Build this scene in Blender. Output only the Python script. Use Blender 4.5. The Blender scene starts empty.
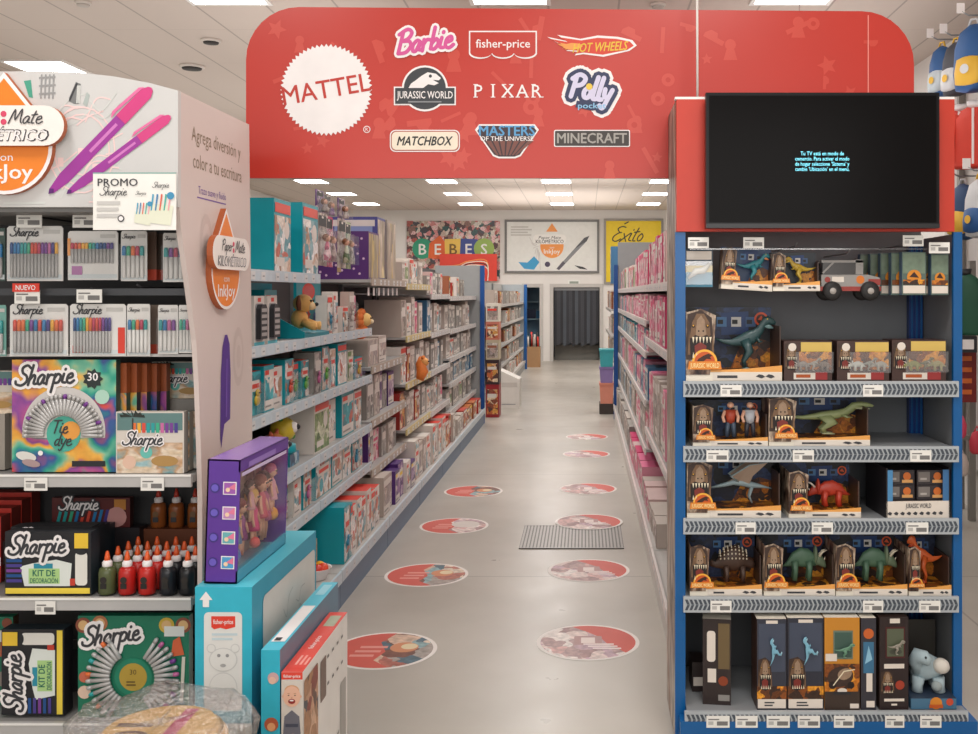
import bpy, math, random
from mathutils import Vector, Matrix
PI = math.pi
C = bpy.context.scene.collection
rng = random.Random(7)
# ---- the lens: 1000 px focal length, eye 1.5 m above the floor; P turns a pixel at a known depth into a point
FPX, CX, CY, EYE = 1000.0, 585.0, 294.0, 1.5
def P(x, y, Y): return Vector(((x-CX)*Y/FPX, Y, EYE-(y-CY)*Y/FPX))
def PX(x, Y): return (x-CX)*Y/FPX
def PZ(y, Y): return EYE-(y-CY)*Y/FPX

# ------------------------------------------------------------------ materials
def lin(c):
    r = []
    for k in c[:3]:
        k = k/255.0
        r.append(k/12.92 if k <= .04045 else ((k+.055)/1.055)**2.4)
    return (r[0], r[1], r[2], 1.0)
MATS = {}
def _new(key):
    m = bpy.data.materials.new(key); m.use_nodes = True
    nt = m.node_tree; nt.nodes.clear()
    out = nt.nodes.new('ShaderNodeOutputMaterial')
    b = nt.nodes.new('ShaderNodeBsdfPrincipled')
    nt.links.new(b.outputs[0], out.inputs[0])
    return m, nt, b, out
def M(rgb, rough=.45, metal=0.0, emit=0.0, noise=.07, nscale=14.0, key=None, spec=.5):
    """a plain surface, its tone broken by a little procedural noise"""
    if isinstance(rgb, str): rgb = tuple(int(rgb[i:i+2], 16) for i in (0, 2, 4))
    k = key or 'surface_%02x%02x%02x_%d_%d_%d_%d_%d_%d' % (*rgb, rough*100, metal*100, emit*10, noise*100, nscale, spec*100)
    if k in MATS: return MATS[k]
    m, nt, b, out = _new(k)
    c = lin(rgb)
    tc = nt.nodes.new('ShaderNodeTexCoord'); n = nt.nodes.new('ShaderNodeTexNoise')
    n.inputs['Scale'].default_value = nscale; n.inputs['Detail'].default_value = 3
    nt.links.new(tc.outputs['Object'], n.inputs['Vector'])
    mx = nt.nodes.new('ShaderNodeMix'); mx.data_type = 'RGBA'
    mx.inputs[6].default_value = [min(1, v*(1-noise)) for v in c[:3]]+[1]
    mx.inputs[7].default_value = [min(1, v*(1+noise)) for v in c[:3]]+[1]
    nt.links.new(n.outputs['Fac'], mx.inputs[0])
    nt.links.new(mx.outputs[2], b.inputs['Base Color'])
    b.inputs['Roughness'].default_value = rough; b.inputs['Metallic'].default_value = metal; b.inputs['Specular IOR Level'].default_value = spec
    if emit:
        nt.links.new(mx.outputs[2], b.inputs['Emission Color'])
        b.inputs['Emission Strength'].default_value = emit
    MATS[k] = m
    return m
def PR(key, cols, scale=26.0, rough=.35, detail=.35, stretch=(1, 1, 1), smooth=False):
    """printed artwork: cells of a palette warped by noise, different on every object"""
    if key in MATS: return MATS[key]
    m, nt, b, out = _new(key)
    N = nt.nodes.new; L = nt.links.new
    tc = N('ShaderNodeTexCoord'); oi = N('ShaderNodeObjectInfo')
    mp = N('ShaderNodeMapping'); mp.inputs['Scale'].default_value = stretch
    L(tc.outputs['Object'], mp.inputs['Vector'])
    nz = N('ShaderNodeTexNoise'); nz.inputs['Scale'].default_value = scale*.8; nz.inputs['Detail'].default_value = 2
    L(mp.outputs[0], nz.inputs['Vector'])
    add = N('ShaderNodeVectorMath'); add.operation = 'MULTIPLY_ADD'
    add.inputs[1].default_value = (1.6/scale,)*3
    L(nz.outputs['Color'], add.inputs[0]); L(mp.outputs[0], add.inputs[2])
    mul = N('ShaderNodeMath'); mul.operation = 'MULTIPLY'; mul.inputs[1].default_value = 37.0
    L(oi.outputs['Random'], mul.inputs[0])
    if smooth:
        vo = N('ShaderNodeTexNoise'); vo.noise_dimensions = '4D'; vo.inputs['Scale'].default_value = scale*.5; vo.inputs['Detail'].default_value = 1.5
        L(add.outputs[0], vo.inputs['Vector']); L(mul.outputs[0], vo.inputs['W']); fac = vo.outputs['Fac']
    else:
        vo = N('ShaderNodeTexVoronoi'); vo.voronoi_dimensions = '4D'; vo.inputs['Scale'].default_value = scale
        L(add.outputs[0], vo.inputs['Vector']); L(mul.outputs[0], vo.inputs['W'])
        sp = N('ShaderNodeSeparateColor'); L(vo.outputs['Color'], sp.inputs[0]); fac = sp.outputs[0]
    rp = N('ShaderNodeValToRGB'); cr = rp.color_ramp
    cr.interpolation = 'LINEAR' if smooth else 'CONSTANT'
    n = len(cols)
    while len(cr.elements) < n: cr.elements.new(.5)
    for i, c in enumerate(cols):
        if isinstance(c, str): c = tuple(int(c[j:j+2], 16) for j in (0, 2, 4))
        cr.elements[i].position = (.3+.4*i/max(1, n-1)) if smooth else i/n
        cr.elements[i].color = lin(c)
    L(fac, rp.inputs[0])
    v2 = N('ShaderNodeTexNoise'); v2.inputs['Scale'].default_value = scale*3.1; v2.inputs['Detail'].default_value = 2
    L(mp.outputs[0], v2.inputs['Vector'])
    mr = N('ShaderNodeMapRange'); mr.inputs[1].default_value = .3; mr.inputs[2].default_value = .7
    mr.inputs[3].default_value = 1-detail; mr.inputs[4].default_value = 1+detail*.5
    L(v2.outputs['Fac'], mr.inputs[0])
    sc = N('ShaderNodeVectorMath'); sc.operation = 'SCALE'
    L(rp.outputs[0], sc.inputs[0]); L(mr.outputs[0], sc.inputs[3])
    L(sc.outputs[0], b.inputs['Base Color'])
    b.inputs['Roughness'].default_value = rough
    MATS[key] = m
    return m
def CLEAR(key='clear_plastic', gloss=.14, tint=(255, 255, 255), rough=.08, wrinkle=0):
    if key in MATS: return MATS[key]
    m, nt, b, out = _new(key)
    nt.nodes.remove(b)
    t = nt.nodes.new('ShaderNodeBsdfTransparent'); t.inputs[0].default_value = lin(tint)
    g = nt.nodes.new('ShaderNodeBsdfGlossy'); g.inputs['Roughness'].default_value = rough
    g.inputs['Color'].default_value = (.9, .9, .9, 1)
    mx = nt.nodes.new('ShaderNodeMixShader'); mx.inputs[0].default_value = gloss
    nt.links.new(t.outputs[0], mx.inputs[1]); nt.links.new(g.outputs[0], mx.inputs[2]); nt.links.new(mx.outputs[0], out.inputs[0])
    if wrinkle:
        n = nt.nodes.new('ShaderNodeTexNoise'); n.inputs['Scale'].default_value = wrinkle; n.inputs['Detail'].default_value = 5
        bp = nt.nodes.new('ShaderNodeBump'); bp.inputs['Strength'].default_value = .9; bp.inputs['Distance'].default_value = .03
        nt.links.new(n.outputs['Fac'], bp.inputs['Height']); nt.links.new(bp.outputs[0], g.inputs['Normal'])
    MATS[key] = m
    return m
WHITE = M('f2f0ec', .4); CREAM = M('ece4d4', .5); BLACK = M('141416', .4); DARK = M('26272b', .5)
RED = M('e0402f', .4); TEAL = M('0f9aa8', .35); AQUA = M('3fb9cf', .35); PURPLE = M('5b2f96', .35); ORANGE = M('f39a4a', .45)
YELLOW = M('f2cf35', .4); PINK = M('e8337c', .4); NAVY = M('1b2a52', .4); GREY = M('8b8d90', .5); LGREY = M('c4c6c8', .45)
BROWN = M('6b4630', .5); GREEN = M('148a67', .4); BLUE = M('0b5fa5', .35); SKIN = M('e3ae92', .5); INK = M('3a3a3e', .5)
BLUEGREY = M('9fb2c0', .4); TAN = M('cdbfae', .55); GOLD = M('d9b24a', .4); STEEL = M('8c8d8f', .35, .6)
CLR = CLEAR()

# ------------------------------------------------------------------ mesh builder
class MB:
    def __init__(s): s.v = []; s.f = []; s.m = []; s.sm = []; s.x = None; s.arts = []
    def add(s, vs, fs, mat, smooth=False):
        o = len(s.v)
        if s.x is not None: vs = [s.x @ Vector(p) for p in vs]
        s.v.extend(tuple(p) for p in vs)
        for i, f in enumerate(fs):
            s.f.append(tuple(o+j for j in f)); s.m.append(mat[i] if isinstance(mat, list) else mat); s.sm.append(smooth)
        return s
    def box(s, x0, y0, z0, x1, y1, z1, mat, front=None, back=None, left=None, right=None, top=None, bottom=None):
        vs = [(x0,y0,z0),(x1,y0,z0),(x1,y1,z0),(x0,y1,z0),(x0,y0,z1),(x1,y0,z1),(x1,y1,z1),(x0,y1,z1)]
        fs = [(0,1,5,4),(2,3,7,6),(3,0,4,7),(1,2,6,5),(4,5,6,7),(3,2,1,0)]
        return s.add(vs, fs, [front or mat, back or mat, left or mat, right or mat, top or mat, bottom or mat])
    def bar(s, a, b, w, h, mat):
        a, b = Vector(a), Vector(b); d = (b-a).normalized()
        up = Vector((0,0,1)) if abs(d.z) < .95 else Vector((0,1,0))
        u = d.cross(up).normalized()*w/2; n = u.cross(d).normalized()*h/2
        vs = [a-u-n, a+u-n, a+u+n, a-u+n, b-u-n, b+u-n, b+u+n, b-u+n]
        return s.add(vs, [(0,1,2,3),(7,6,5,4),(0,4,5,1),(1,5,6,2),(2,6,7,3),(3,7,4,0)], mat)
    def prism(s, pts, axis, a, b, mat, cap=None):
        """pts: outline in the two other axes (x: y,z | y: x,z | z: x,y)"""
        def q(p, t): return (t,p[0],p[1]) if axis == 'x' else ((p[0],t,p[1]) if axis == 'y' else (p[0],p[1],t))
        n = len(pts); vs = [q(p,a) for p in pts]+[q(p,b) for p in pts]
        fs = [tuple(range(n))[::-1], tuple(range(n,2*n))]+[(i,(i+1)%n,n+(i+1)%n,n+i) for i in range(n)]
        return s.add(vs, fs, [cap or mat, cap or mat]+[mat]*n)
    def lathe(s, prof, mat, seg=16, at=(0,0,0), sx=1, sy=1):
        vs = []; fs = []; ml = []
        for r, z in prof:
            for k in range(seg):
                t = 2*PI*k/seg; vs.append((at[0]+r*sx*math.cos(t), at[1]+r*sy*math.sin(t), at[2]+z))
        for i in range(len(prof)-1):
            for k in range(seg):
                fs.append((i*seg+k, i*seg+(k+1)%seg, (i+1)*seg+(k+1)%seg, (i+1)*seg+k))
        fs.append(tuple(range(seg))[::-1]); fs.append(tuple(range((len(prof)-1)*seg, len(prof)*seg)))
        return s.add(vs, fs, mat, True)
    def ball(s, c, r, mat, seg=14, ring=9, sc=(1,1,1)):
        prof = [(max(1e-4, r*math.sin(PI*i/ring)), -r*math.cos(PI*i/ring)) for i in range(ring+1)]
        vs = []; fs = []
        for a, z in prof:
            for k in range(seg):
                t = 2*PI*k/seg; vs.append((c[0]+a*sc[0]*math.cos(t), c[1]+a*sc[1]*math.sin(t), c[2]+z*sc[2]))
        for i in range(ring):
            for k in range(seg):
                fs.append((i*seg+k, i*seg+(k+1)%seg, (i+1)*seg+(k+1)%seg, (i+1)*seg+k))
        return s.add(vs, fs, mat, True)
    def tube(s, pts, rad, mat, seg=8, flat=1.0, cap=True):
        """a limb or cable through pts; flat squeezes it sideways"""
        pts = [Vector(p) for p in pts]; n = len(pts)
        if not isinstance(rad, (list, tuple)): rad = [rad]*n
        vs = []; prev = None
        for i, p in enumerate(pts):
            d = (pts[min(n-1,i+1)]-pts[max(0,i-1)])
            d = d.normalized() if d.length > 1e-9 else Vector((0,0,1))
            if prev is None:
                a = Vector((0,1,0)) if abs(d.y) < .9 else Vector((1,0,0))
            else: a = prev
            u = (a-d*a.dot(d)).normalized(); prev = u; w = d.cross(u)
            for k in range(seg):
                t = 2*PI*k/seg; vs.append(p+u*(rad[i]*flat*math.cos(t))+w*(rad[i]*math.sin(t)))
        fs = [(i*seg+k, i*seg+(k+1)%seg, (i+1)*seg+(k+1)%seg, (i+1)*seg+k) for i in range(n-1) for k in range(seg)]
        if cap: fs += [tuple(range(seg))[::-1], tuple(range((n-1)*seg, n*seg))]
        return s.add(vs, fs, mat, True)
    def build(s, name, parent=None, loc=None, rotz=0.0):
        if len(s.arts) == 1 and name in ('front_print','side_print','panel_lettering','printed_lettering','header_print','back_print','brand_mark') and s.f:   # printed sheets keep a backing sheet under the ink
            a = s.arts[0]; b = a.bb; dx, dy = (b[2]-b[0])*.12, (b[3]-b[1])*.12; b = (b[0]+dx,b[1]+dy,b[2]-dx,b[3]-dy); bk = max(set(s.m), key=s.m.count)
            s.add([a.pt(x,y,-3) for x,y in ((b[0],b[1]),(b[2],b[1]),(b[2],b[3]),(b[0],b[3]))], [(0,1,2,3)], bk)
        me = bpy.data.meshes.new(name)
        me.from_pydata(s.v, [], s.f)
        ms = []
        for m in s.m:
            if m not in ms: ms.append(m)
        for m in ms: me.materials.append(m)
        ix = {m: i for i, m in enumerate(ms)}
        me.polygons.foreach_set('material_index', [ix[m] for m in s.m])
        me.polygons.foreach_set('use_smooth', s.sm)
        me.update()
        o = bpy.data.objects.new(name, me); C.objects.link(o)
        if parent is not None: o.parent = parent
        if loc is not None: o.location = loc
        if rotz: o.rotation_euler = (0,0,rotz)
        return o

# ------------------------------------------------------------------ flat print on a face
def smooth_path(pts, k=5):
    if len(pts) < 3: return list(pts)
    out = []; n = len(pts)
    for i in range(n-1):
        p0, p1, p2, p3 = pts[max(0,i-1)], pts[i], pts[i+1], pts[min(n-1,i+2)]
        for j in range(k):
            t = j/k
            out.append(tuple(.5*((2*p1[a])+(-p0[a]+p2[a])*t+(2*p0[a]-5*p1[a]+4*p2[a]-p3[a])*t*t+(-p0[a]+3*p1[a]-3*p2[a]+p3[a])*t**3) for a in (0,1)))
    out.append(tuple(pts[-1])); return out
_TX = {}
def glyphs(body, bold=0.0, shear=0.0):
    k = (body, bold, shear)
    if k not in _TX:
        cu = bpy.data.curves.new('lettering', 'FONT'); cu.body = body; cu.size = 1.0; cu.offset = bold; cu.shear = shear
        cu.resolution_u = 2; cu.fill_mode = 'FRONT'
        ob = bpy.data.objects.new('lettering', cu); C.objects.link(ob)
        dg = bpy.context.evaluated_depsgraph_get(); ev = ob.evaluated_get(dg); me = ev.to_mesh()
        vs = [(v.co.x, v.co.y) for v in me.vertices]; fs = [tuple(p.vertices) for p in me.polygons]
        ev.to_mesh_clear(); bpy.data.objects.remove(ob); bpy.data.curves.remove(cu)
        if not vs: vs = [(0,0),(.001,0),(0,.001)]; fs = [(0,1,2)]
        _TX[k] = (vs, fs, min(v[0] for v in vs), max(v[0] for v in vs))
    return _TX[k]
# a small hand-drawn script alphabet: strokes on a grid, x-height 1, capitals 2
SCRIPT = {
 'S': (1.15, [[(1.15,1.75),(.75,2.05),(.3,1.8),(.4,1.3),(.85,.95),(.95,.4),(.5,0),(-.1,.15),(-.2,.45)]]),
 'B': (1.3, [[(.25,1.95),(.1,0)],[(-.1,1.7),(.6,2.1),(1.05,1.75),(.8,1.25),(.35,1.08),(.95,1.0),(1.15,.55),(.8,.05),(.2,.0)]]),
 'E': (1.15, [[(1.1,1.8),(.6,1.9),(.2,1.6),(.6,1.15),(.85,1.12)],[(.6,1.12),(.1,.7),(.1,.2),(.6,0),(1.1,.3)],[(.75,2.25),(1.1,2.5)]]),
 'P': (1.1, [[(.25,1.95),(.1,0)],[(-.1,1.6),(.5,2.05),(1.05,1.75),(.85,1.2),(.3,1.0)]]),
 'M': (1.6, [[(0,0),(.3,1.9),(.65,.5),(1.1,1.95),(1.3,.4),(1.55,.05)]]),
 'h': (.95, [[(.25,2.05),(.05,0)],[(.1,.5),(.45,1.0),(.65,.8),(.6,.15),(.9,.1)]]),
 'a': (.95, [[(.7,.85),(.4,1.0),(.08,.6),(.15,.1),(.45,.1),(.7,.8),(.66,.2),(.95,.1)]]),
 'r': (.75, [[(.1,1.0),(.1,0)],[(.1,.55),(.35,.95),(.7,.9)]]),
 'p': (.9, [[(.15,1.0),(0,-.85)],[(.1,.6),(.4,1.0),(.75,.75),(.6,.15),(.15,.1)]]),
 'i': (.5, [[(.15,1.0),(.1,.2),(.45,.08)],[(.22,1.42),(.24,1.5)]]),
 'e': (.85, [[(.1,.5),(.6,.65),(.5,1.0),(.15,.8),(.12,.2),(.5,0),(.85,.25)]]),
 'b': (.85, [[(.2,2.0),(.1,.1)],[(.12,.55),(.5,.95),(.75,.5),(.45,.05),(.1,.15)]]),
 'x': (.95, [[(.1,1.0),(.4,.5),(.75,.0)],[(.95,1.05),(.4,.5),(-.05,-.05)]]),
 't': (.6, [[(.3,1.7),(.15,.2),(.5,.05)],[(-.05,1.15),(.6,1.25)]]),
 'o': (.85, [[(.4,1.0),(.1,.6),(.2,.1),(.55,.1),(.7,.6),(.4,1.0)]]),
 'l': (.5, [[(.25,2.0),(.1,.2),(.45,.05)]]),
 'y': (.85, [[(.1,1.0),(.15,.35),(.5,.3)],[(.75,1.0),(.5,.2),(.2,-.7),(-.1,-.5)]]),
 'c': (.75, [[(.65,.85),(.35,1.0),(.08,.5),(.3,.05),(.7,.2)]]),
 'k': (.8, [[(.2,2.0),(.1,0)],[(.65,1.0),(.15,.5),(.75,.05)]]),
 'd': (.95, [[(.65,.85),(.35,.95),(.08,.5),(.25,.05),(.6,.3)],[(.8,2.0),(.65,.2),(.9,.05)]]),
 'T': (1.1, [[(0,1.9),(1.1,1.95)],[(.55,1.95),(.4,0)]]),
 'u': (.9, [[(.1,1.0),(.1,.3),(.35,.05),(.7,.5),(.75,1.0),(.7,.2),(.95,.1)]]),
 ' ': (.5, []),
}
class Art:
    def __init__(s, mb, o, u=(1,0,0), v=(0,0,1), eps=.0006):
        s.mb = mb; s.o = Vector(o); s.u = Vector(u).normalized(); s.v = Vector(v).normalized(); s.n = s.u.cross(s.v).normalized(); s.e = eps; s.c = 0; s.bb = None; mb.arts.append(s)
    def pt(s, x, y, l):
        b = s.bb; s.bb = (x,y,x,y) if b is None else (min(b[0],x),min(b[1],y),max(b[2],x),max(b[3],y))
        return s.o+s.u*x+s.v*y+s.n*(s.e*l+s.c*4e-6)
    def poly(s, pts, mat, l=1):
        a = sum(pts[i][0]*pts[(i+1)%len(pts)][1]-pts[(i+1)%len(pts)][0]*pts[i][1] for i in range(len(pts)))
        if a < 0: pts = pts[::-1]
        s.c = (s.c+1)%120
        s.mb.add([s.pt(x,y,l) for x,y in pts], [tuple(range(len(pts)))], mat); return s
    def rect(s, x0, y0, x1, y1, mat, l=1, r=0.0):
        if r <= 0: return s.poly([(x0,y0),(x1,y0),(x1,y1),(x0,y1)], mat, l)
        pts = []
        for cx, cy, a in ((x1-r,y0+r,-90),(x1-r,y1-r,0),(x0+r,y1-r,90),(x0+r,y0+r,180)):
            for k in range(5):
                t = math.radians(a+22.5*k); pts.append((cx+r*math.cos(t), cy+r*math.sin(t)))
        return s.poly(pts, mat, l)
    def circ(s, cx, cy, r, mat, l=1, ry=None, n=24, a0=0, a1=360, rot=0):
        ry = ry or r; full = a1-a0 >= 360; m = n if full else n+1; pts = []
        cr, sr = math.cos(rot), math.sin(rot)
        for k in range(m):
            t = math.radians(a0+(a1-a0)*k/n); x, y = r*math.cos(t), ry*math.sin(t); pts.append((cx+x*cr-y*sr, cy+x*sr+y*cr))
        return s.poly(pts, mat, l)
    def star(s, cx, cy, r0, r1, n, mat, l=1, rot=0):
        return s.poly([(cx+(r1 if k%2 else r0)*math.cos(PI*k/n+rot), cy+(r1 if k%2 else r0)*math.sin(PI*k/n+rot)) for k in range(2*n)], mat, l)
    def text(s, body, x, y, size, mat, l=2, align='C', bold=0.0, shear=0.0, rot=0.0, fit=None):
        vs, fs, a, b = glyphs(body, 0.0, shear)
        k = size/.70; kx = k
        if fit: kx = fit/max(1e-6, b-a)
        off = {'C': (a+b)/2, 'L': a, 'R': b}[align]
        c, q = math.cos(rot), math.sin(rot)
        w_ = bold*.55
        for dx, dy in ([(0,0)] if bold <= 0 else [(-w_,0),(w_,0),(0,w_*.7),(0,-w_*.7)]):
            s.c = (s.c+1)%120; out = []
            for p in vs:
                px, py = (p[0]-off+dx)*kx, (p[1]+dy)*k-size/2
                out.append(s.pt(x+px*c-py*q, y+px*q+py*c, l))
            s.mb.add(out, fs, mat)
        return s
    def stroke(s, pts, w, mat, l=2):
        n = len(pts)
        if n < 2: return s
        for i in range(n-1):
            a, b = pts[i], pts[i+1]; dx, dy = b[0]-a[0], b[1]-a[1]; d = math.hypot(dx,dy)
            if d < 1e-9: continue
            ox, oy = -dy/d*w/2, dx/d*w/2
            s.poly([(a[0]-ox,a[1]-oy),(b[0]-ox,b[1]-oy),(b[0]+ox,b[1]+oy),(a[0]+ox,a[1]+oy)], mat, l)
        for p in pts: s.circ(p[0], p[1], w/2, mat, l, n=8)
        return s
    def script(s, word, x, y, width, mat, l=3, outline=None, ow=.5, weight=.26, slant=.25, rot=0.0, tall=1.0):
        """hand-lettered word centred on x, y"""
        adv = 0; st = []
        for ch in word:
            w, ss = SCRIPT[ch]
            for q in ss: st.append([(adv+px+slant*py, py*tall) for px, py in q])
            adv += w*.98
        if not st: return s
        xs = [p[0] for q in st for p in q]; k = width/(max(xs)-min(xs)); mx = (max(xs)+min(xs))/2
        c, q_ = math.cos(rot), math.sin(rot); done = []
        for q in st:
            pts = smooth_path([((p[0]-mx)*k, (p[1]-.9*tall)*k) for p in q], 4)
            pts = [(x+a*c-b*q_, y+a*q_+b*c) for a, b in pts]
            done.append(pts)
        if outline:
            for pts in done: s.stroke(pts, (weight+ow)*k, outline, l)
        for pts in done: s.stroke(pts, weight*k, mat, l+1.5)
        return s
    def base(s, x0, y0, x1, y1, mat): return s.rect(x0, y0, x1, y1, mat, .4)
    def lines(s, x0, y1, w, n, gap, mat, l=2, th=None):
        """rows of small print too fine to read"""
        r = random.Random(int(abs(x0*991+y1*773)*100)+n)
        for i in range(n): s.rect(x0, y1-gap*i-(th or gap*.5), x0+w*r.uniform(.65,1), y1-gap*i, mat, l)
        return s

# ------------------------------------------------------------------ things and tags
def tag(o, label=None, cat=None, group=None, kind=None):
    if label: o['label'] = label
    if cat: o['category'] = cat
    if group: o['group'] = group
    if kind: o['kind'] = kind
    return o
def thing(name, label, cat, loc=(0,0,0), rotz=0.0, group=None):
    o = bpy.data.objects.new(name, None); C.objects.link(o); o.empty_display_size = .1
    o.location = loc; o.rotation_euler = (0,0,rotz)
    return tag(o, label, cat, group)
def struct(mb, name): return tag(mb.build(name), kind='structure')
def kids(o): return list(o.children)
def dup(o, loc=None, rotz=None, label=None, group=None, parent=None):
    c = o.copy(); C.objects.link(c)
    if parent is not None: c.parent = parent
    if loc is not None: c.location = loc
    if rotz is not None: c.rotation_euler = (c.rotation_euler[0], c.rotation_euler[1], rotz)
    if label: c['label'] = label
    if group: c['group'] = group
    for ch in kids(o): dup(ch, parent=c)
    return c
ORD = ['first','second','third','fourth','fifth','sixth','seventh','eighth','ninth','tenth','eleventh','twelfth','thirteenth','fourteenth','fifteenth','sixteenth']
# ------------------------------------------------------------------ the room
CEIL, YB = 3.38, 22.4
def floor_mat():
    m, nt, b, out = _new('polished_concrete'); N = nt.nodes.new; L = nt.links.new
    tc = N('ShaderNodeTexCoord'); n = N('ShaderNodeTexNoise'); n.inputs['Scale'].default_value = .9; n.inputs['Detail'].default_value = 6
    L(tc.outputs['Object'], n.inputs['Vector'])
    r = N('ShaderNodeValToRGB'); r.color_ramp.elements[0].color = lin((166,160,151)); r.color_ramp.elements[1].color = lin((190,184,175))
    r.color_ramp.elements[0].position = .3; r.color_ramp.elements[1].position = .7
    L(n.outputs['Fac'], r.inputs[0])
    sp = N('ShaderNodeSeparateXYZ'); L(tc.outputs['Object'], sp.inputs[0])
    fac = None
    for ax, per, off in (('Y', 3.0, .69), ('X', 3.4, 1.62)):
        a = N('ShaderNodeMath'); a.operation = 'ADD'; a.inputs[1].default_value = off; L(sp.outputs[ax], a.inputs[0])
        w = N('ShaderNodeMath'); w.operation = 'PINGPONG'; w.inputs[1].default_value = per/2; L(a.outputs[0], w.inputs[0])
        c = N('ShaderNodeMath'); c.operation = 'LESS_THAN'; c.inputs[1].default_value = .006; L(w.outputs[0], c.inputs[0])
        if fac is None: fac = c
        else:
            q = N('ShaderNodeMath'); q.operation = 'MAXIMUM'; L(fac.outputs[0], q.inputs[0]); L(c.outputs[0], q.inputs[1]); fac = q
    mu = N('ShaderNodeMath'); mu.operation = 'MULTIPLY'; mu.inputs[1].default_value = .45; L(fac.outputs[0], mu.inputs[0])
    mx = N('ShaderNodeMix'); mx.data_type = 'RGBA'; L(mu.outputs[0], mx.inputs[0]); L(r.outputs[0], mx.inputs[6]); mx.inputs[7].default_value = lin((96,90,84))
    L(mx.outputs[2], b.inputs['Base Color'])
    n2 = N('ShaderNodeTexNoise'); n2.inputs['Scale'].default_value = 5; n2.inputs['Detail'].default_value = 4; L(tc.outputs['Object'], n2.inputs['Vector'])
    mr = N('ShaderNodeMapRange'); mr.inputs[3].default_value = .22; mr.inputs[4].default_value = .42; L(n2.outputs['Fac'], mr.inputs[0]); L(mr.outputs[0], b.inputs['Roughness'])
    return m
def ceil_mat():
    m, nt, b, out = _new('ceiling_tiles'); N = nt.nodes.new; L = nt.links.new
    tc = N('ShaderNodeTexCoord'); sp = N('ShaderNodeSeparateXYZ'); L(tc.outputs['Object'], sp.inputs[0])
    fs = []
    for ax, off, per, wd, st in (('X', .24, .46, .007, .42), ('Y', .1, 1.03, .004, .14)):
        a = N('ShaderNodeMath'); a.operation = 'ADD'; a.inputs[1].default_value = off+100*per; L(sp.outputs[ax], a.inputs[0])
        w = N('ShaderNodeMath'); w.operation = 'PINGPONG'; w.inputs[1].default_value = per/2; L(a.outputs[0], w.inputs[0])
        c = N('ShaderNodeMath'); c.operation = 'LESS_THAN'; c.inputs[1].default_value = wd; L(w.outputs[0], c.inputs[0])
        d = N('ShaderNodeMath'); d.operation = 'MULTIPLY'; d.inputs[1].default_value = st; L(c.outputs[0], d.inputs[0]); fs.append(d)
    q = N('ShaderNodeMath'); q.operation = 'MAXIMUM'; L(fs[0].outputs[0], q.inputs[0]); L(fs[1].outputs[0], q.inputs[1])
    mx = N('ShaderNodeMix'); mx.data_type = 'RGBA'; L(q.outputs[0], mx.inputs[0])
    mx.inputs[6].default_value = lin((208,195,185)); mx.inputs[7].default_value = lin((92,84,78)); L(mx.outputs[2], b.inputs['Base Color'])
    b.inputs['Roughness'].default_value = .8
    return m
WALLM = M((232,228,224), .7, noise=.03, nscale=2)
m = MB(); m.add([(-6,-1,0),(2.72,-1,0),(2.72,YB+1.6,0),(-6,YB+1.6,0)], [(0,1,2,3)], floor_mat()); struct(m, 'floor')
m = MB(); m.add([(-6,-1,CEIL),(2.72,-1,CEIL),(2.72,YB+1.6,CEIL),(-6,YB+1.6,CEIL)], [(3,2,1,0)], ceil_mat()); struct(m, 'ceiling')
# back wall with its two openings
D1 = (PX(552,YB), PX(601,YB), PZ(286,YB)); D2 = (PX(524,YB), PX(541,YB), PZ(286,YB))
m = MB()
for x0, x1, z0, z1 in ((-6,D2[0],0,CEIL),(D2[0],D2[1],D2[2],CEIL),(D2[1],D1[0],0,CEIL),(D1[0],D1[1],D1[2],CEIL),(D1[1],2.72,0,CEIL)):
    m.box(x0, YB, z0, x1, YB+.15, z1, WALLM)
struct(m, 'wall_back')
m = MB(); m.box(-6.15, -1, 0, -6, YB+.15, CEIL, WALLM); struct(m, 'wall_left')
m = MB(); m.box(2.72, -1, 0, 2.87, YB+.15, CEIL, WALLM); struct(m, 'wall_right')
# store-room beyond the openings
m = MB(); RM = M((96,104,112), .7)
m.box(D2[0]-.6, YB+1.5, 0, D1[1]+.6, YB+1.6, CEIL, RM)
m.box(D2[0]-.7, YB+.15, 0, D2[0]-.6, YB+1.6, CEIL, RM); m.box(D1[1]+.6, YB+.15, 0, D1[1]+.7, YB+1.6, CEIL, RM)
struct(m, 'wall_rear')
for i, d in enumerate((D1, D2)):
    e = thing('door_%d' % (i+1), None, None, ((d[0]+d[1])/2, YB, 0)); e['kind'] = 'structure'
    w = (d[1]-d[0])/2; f = MB(); FM = M((196,192,188), .45)
    f.box(-w-.05,-.03,0,-w+.03,.16,d[2]+.05,FM); f.box(w-.03,-.03,0,w+.05,.16,d[2]+.05,FM); f.box(-w+.03,-.03,d[2]-.03,w-.03,.16,d[2]+.05,FM)
    f.build('door_frame', e)
# strip curtain in the wide opening
e = thing('strip_curtain', 'dark grey hanging strip curtain closing the wide opening in the back wall', 'curtain', ((D1[0]+D1[1])/2, YB+.09, 0))
w = (D1[1]-D1[0])/2-.05; m = MB(); m.box(-w,-.02,D1[2]-.1,w,.02,D1[2]-.04,STEEL); m.build('curtain_rail', e)
cols = [M(c, .25, noise=.25, nscale=3) for c in ((48,50,56),(62,64,70),(40,42,48),(74,80,88))]
cm = MB(); n = 15
for k in range(n):
    x = -w+2*w*(k+.5)/n
    cm.box(x-w/n*.98, .004*(k%2)-.012, .33+.03*((k*7)%3), x+w/n*.98, .004*(k%2)-.008, D1[2]-.06, cols[(k*5)%4])
cm.build('curtain_slat', e)
m = MB(); m.box(-w,.3,0,w,.34,.34,M((120,118,112),.5)); m.build('bottom_panel', e)
t = MB(); t.box(PX(568,YB), YB-.03, PZ(285,YB), PX(580,YB), YB-.002, PZ(280,YB), M((236,236,232)))
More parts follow.
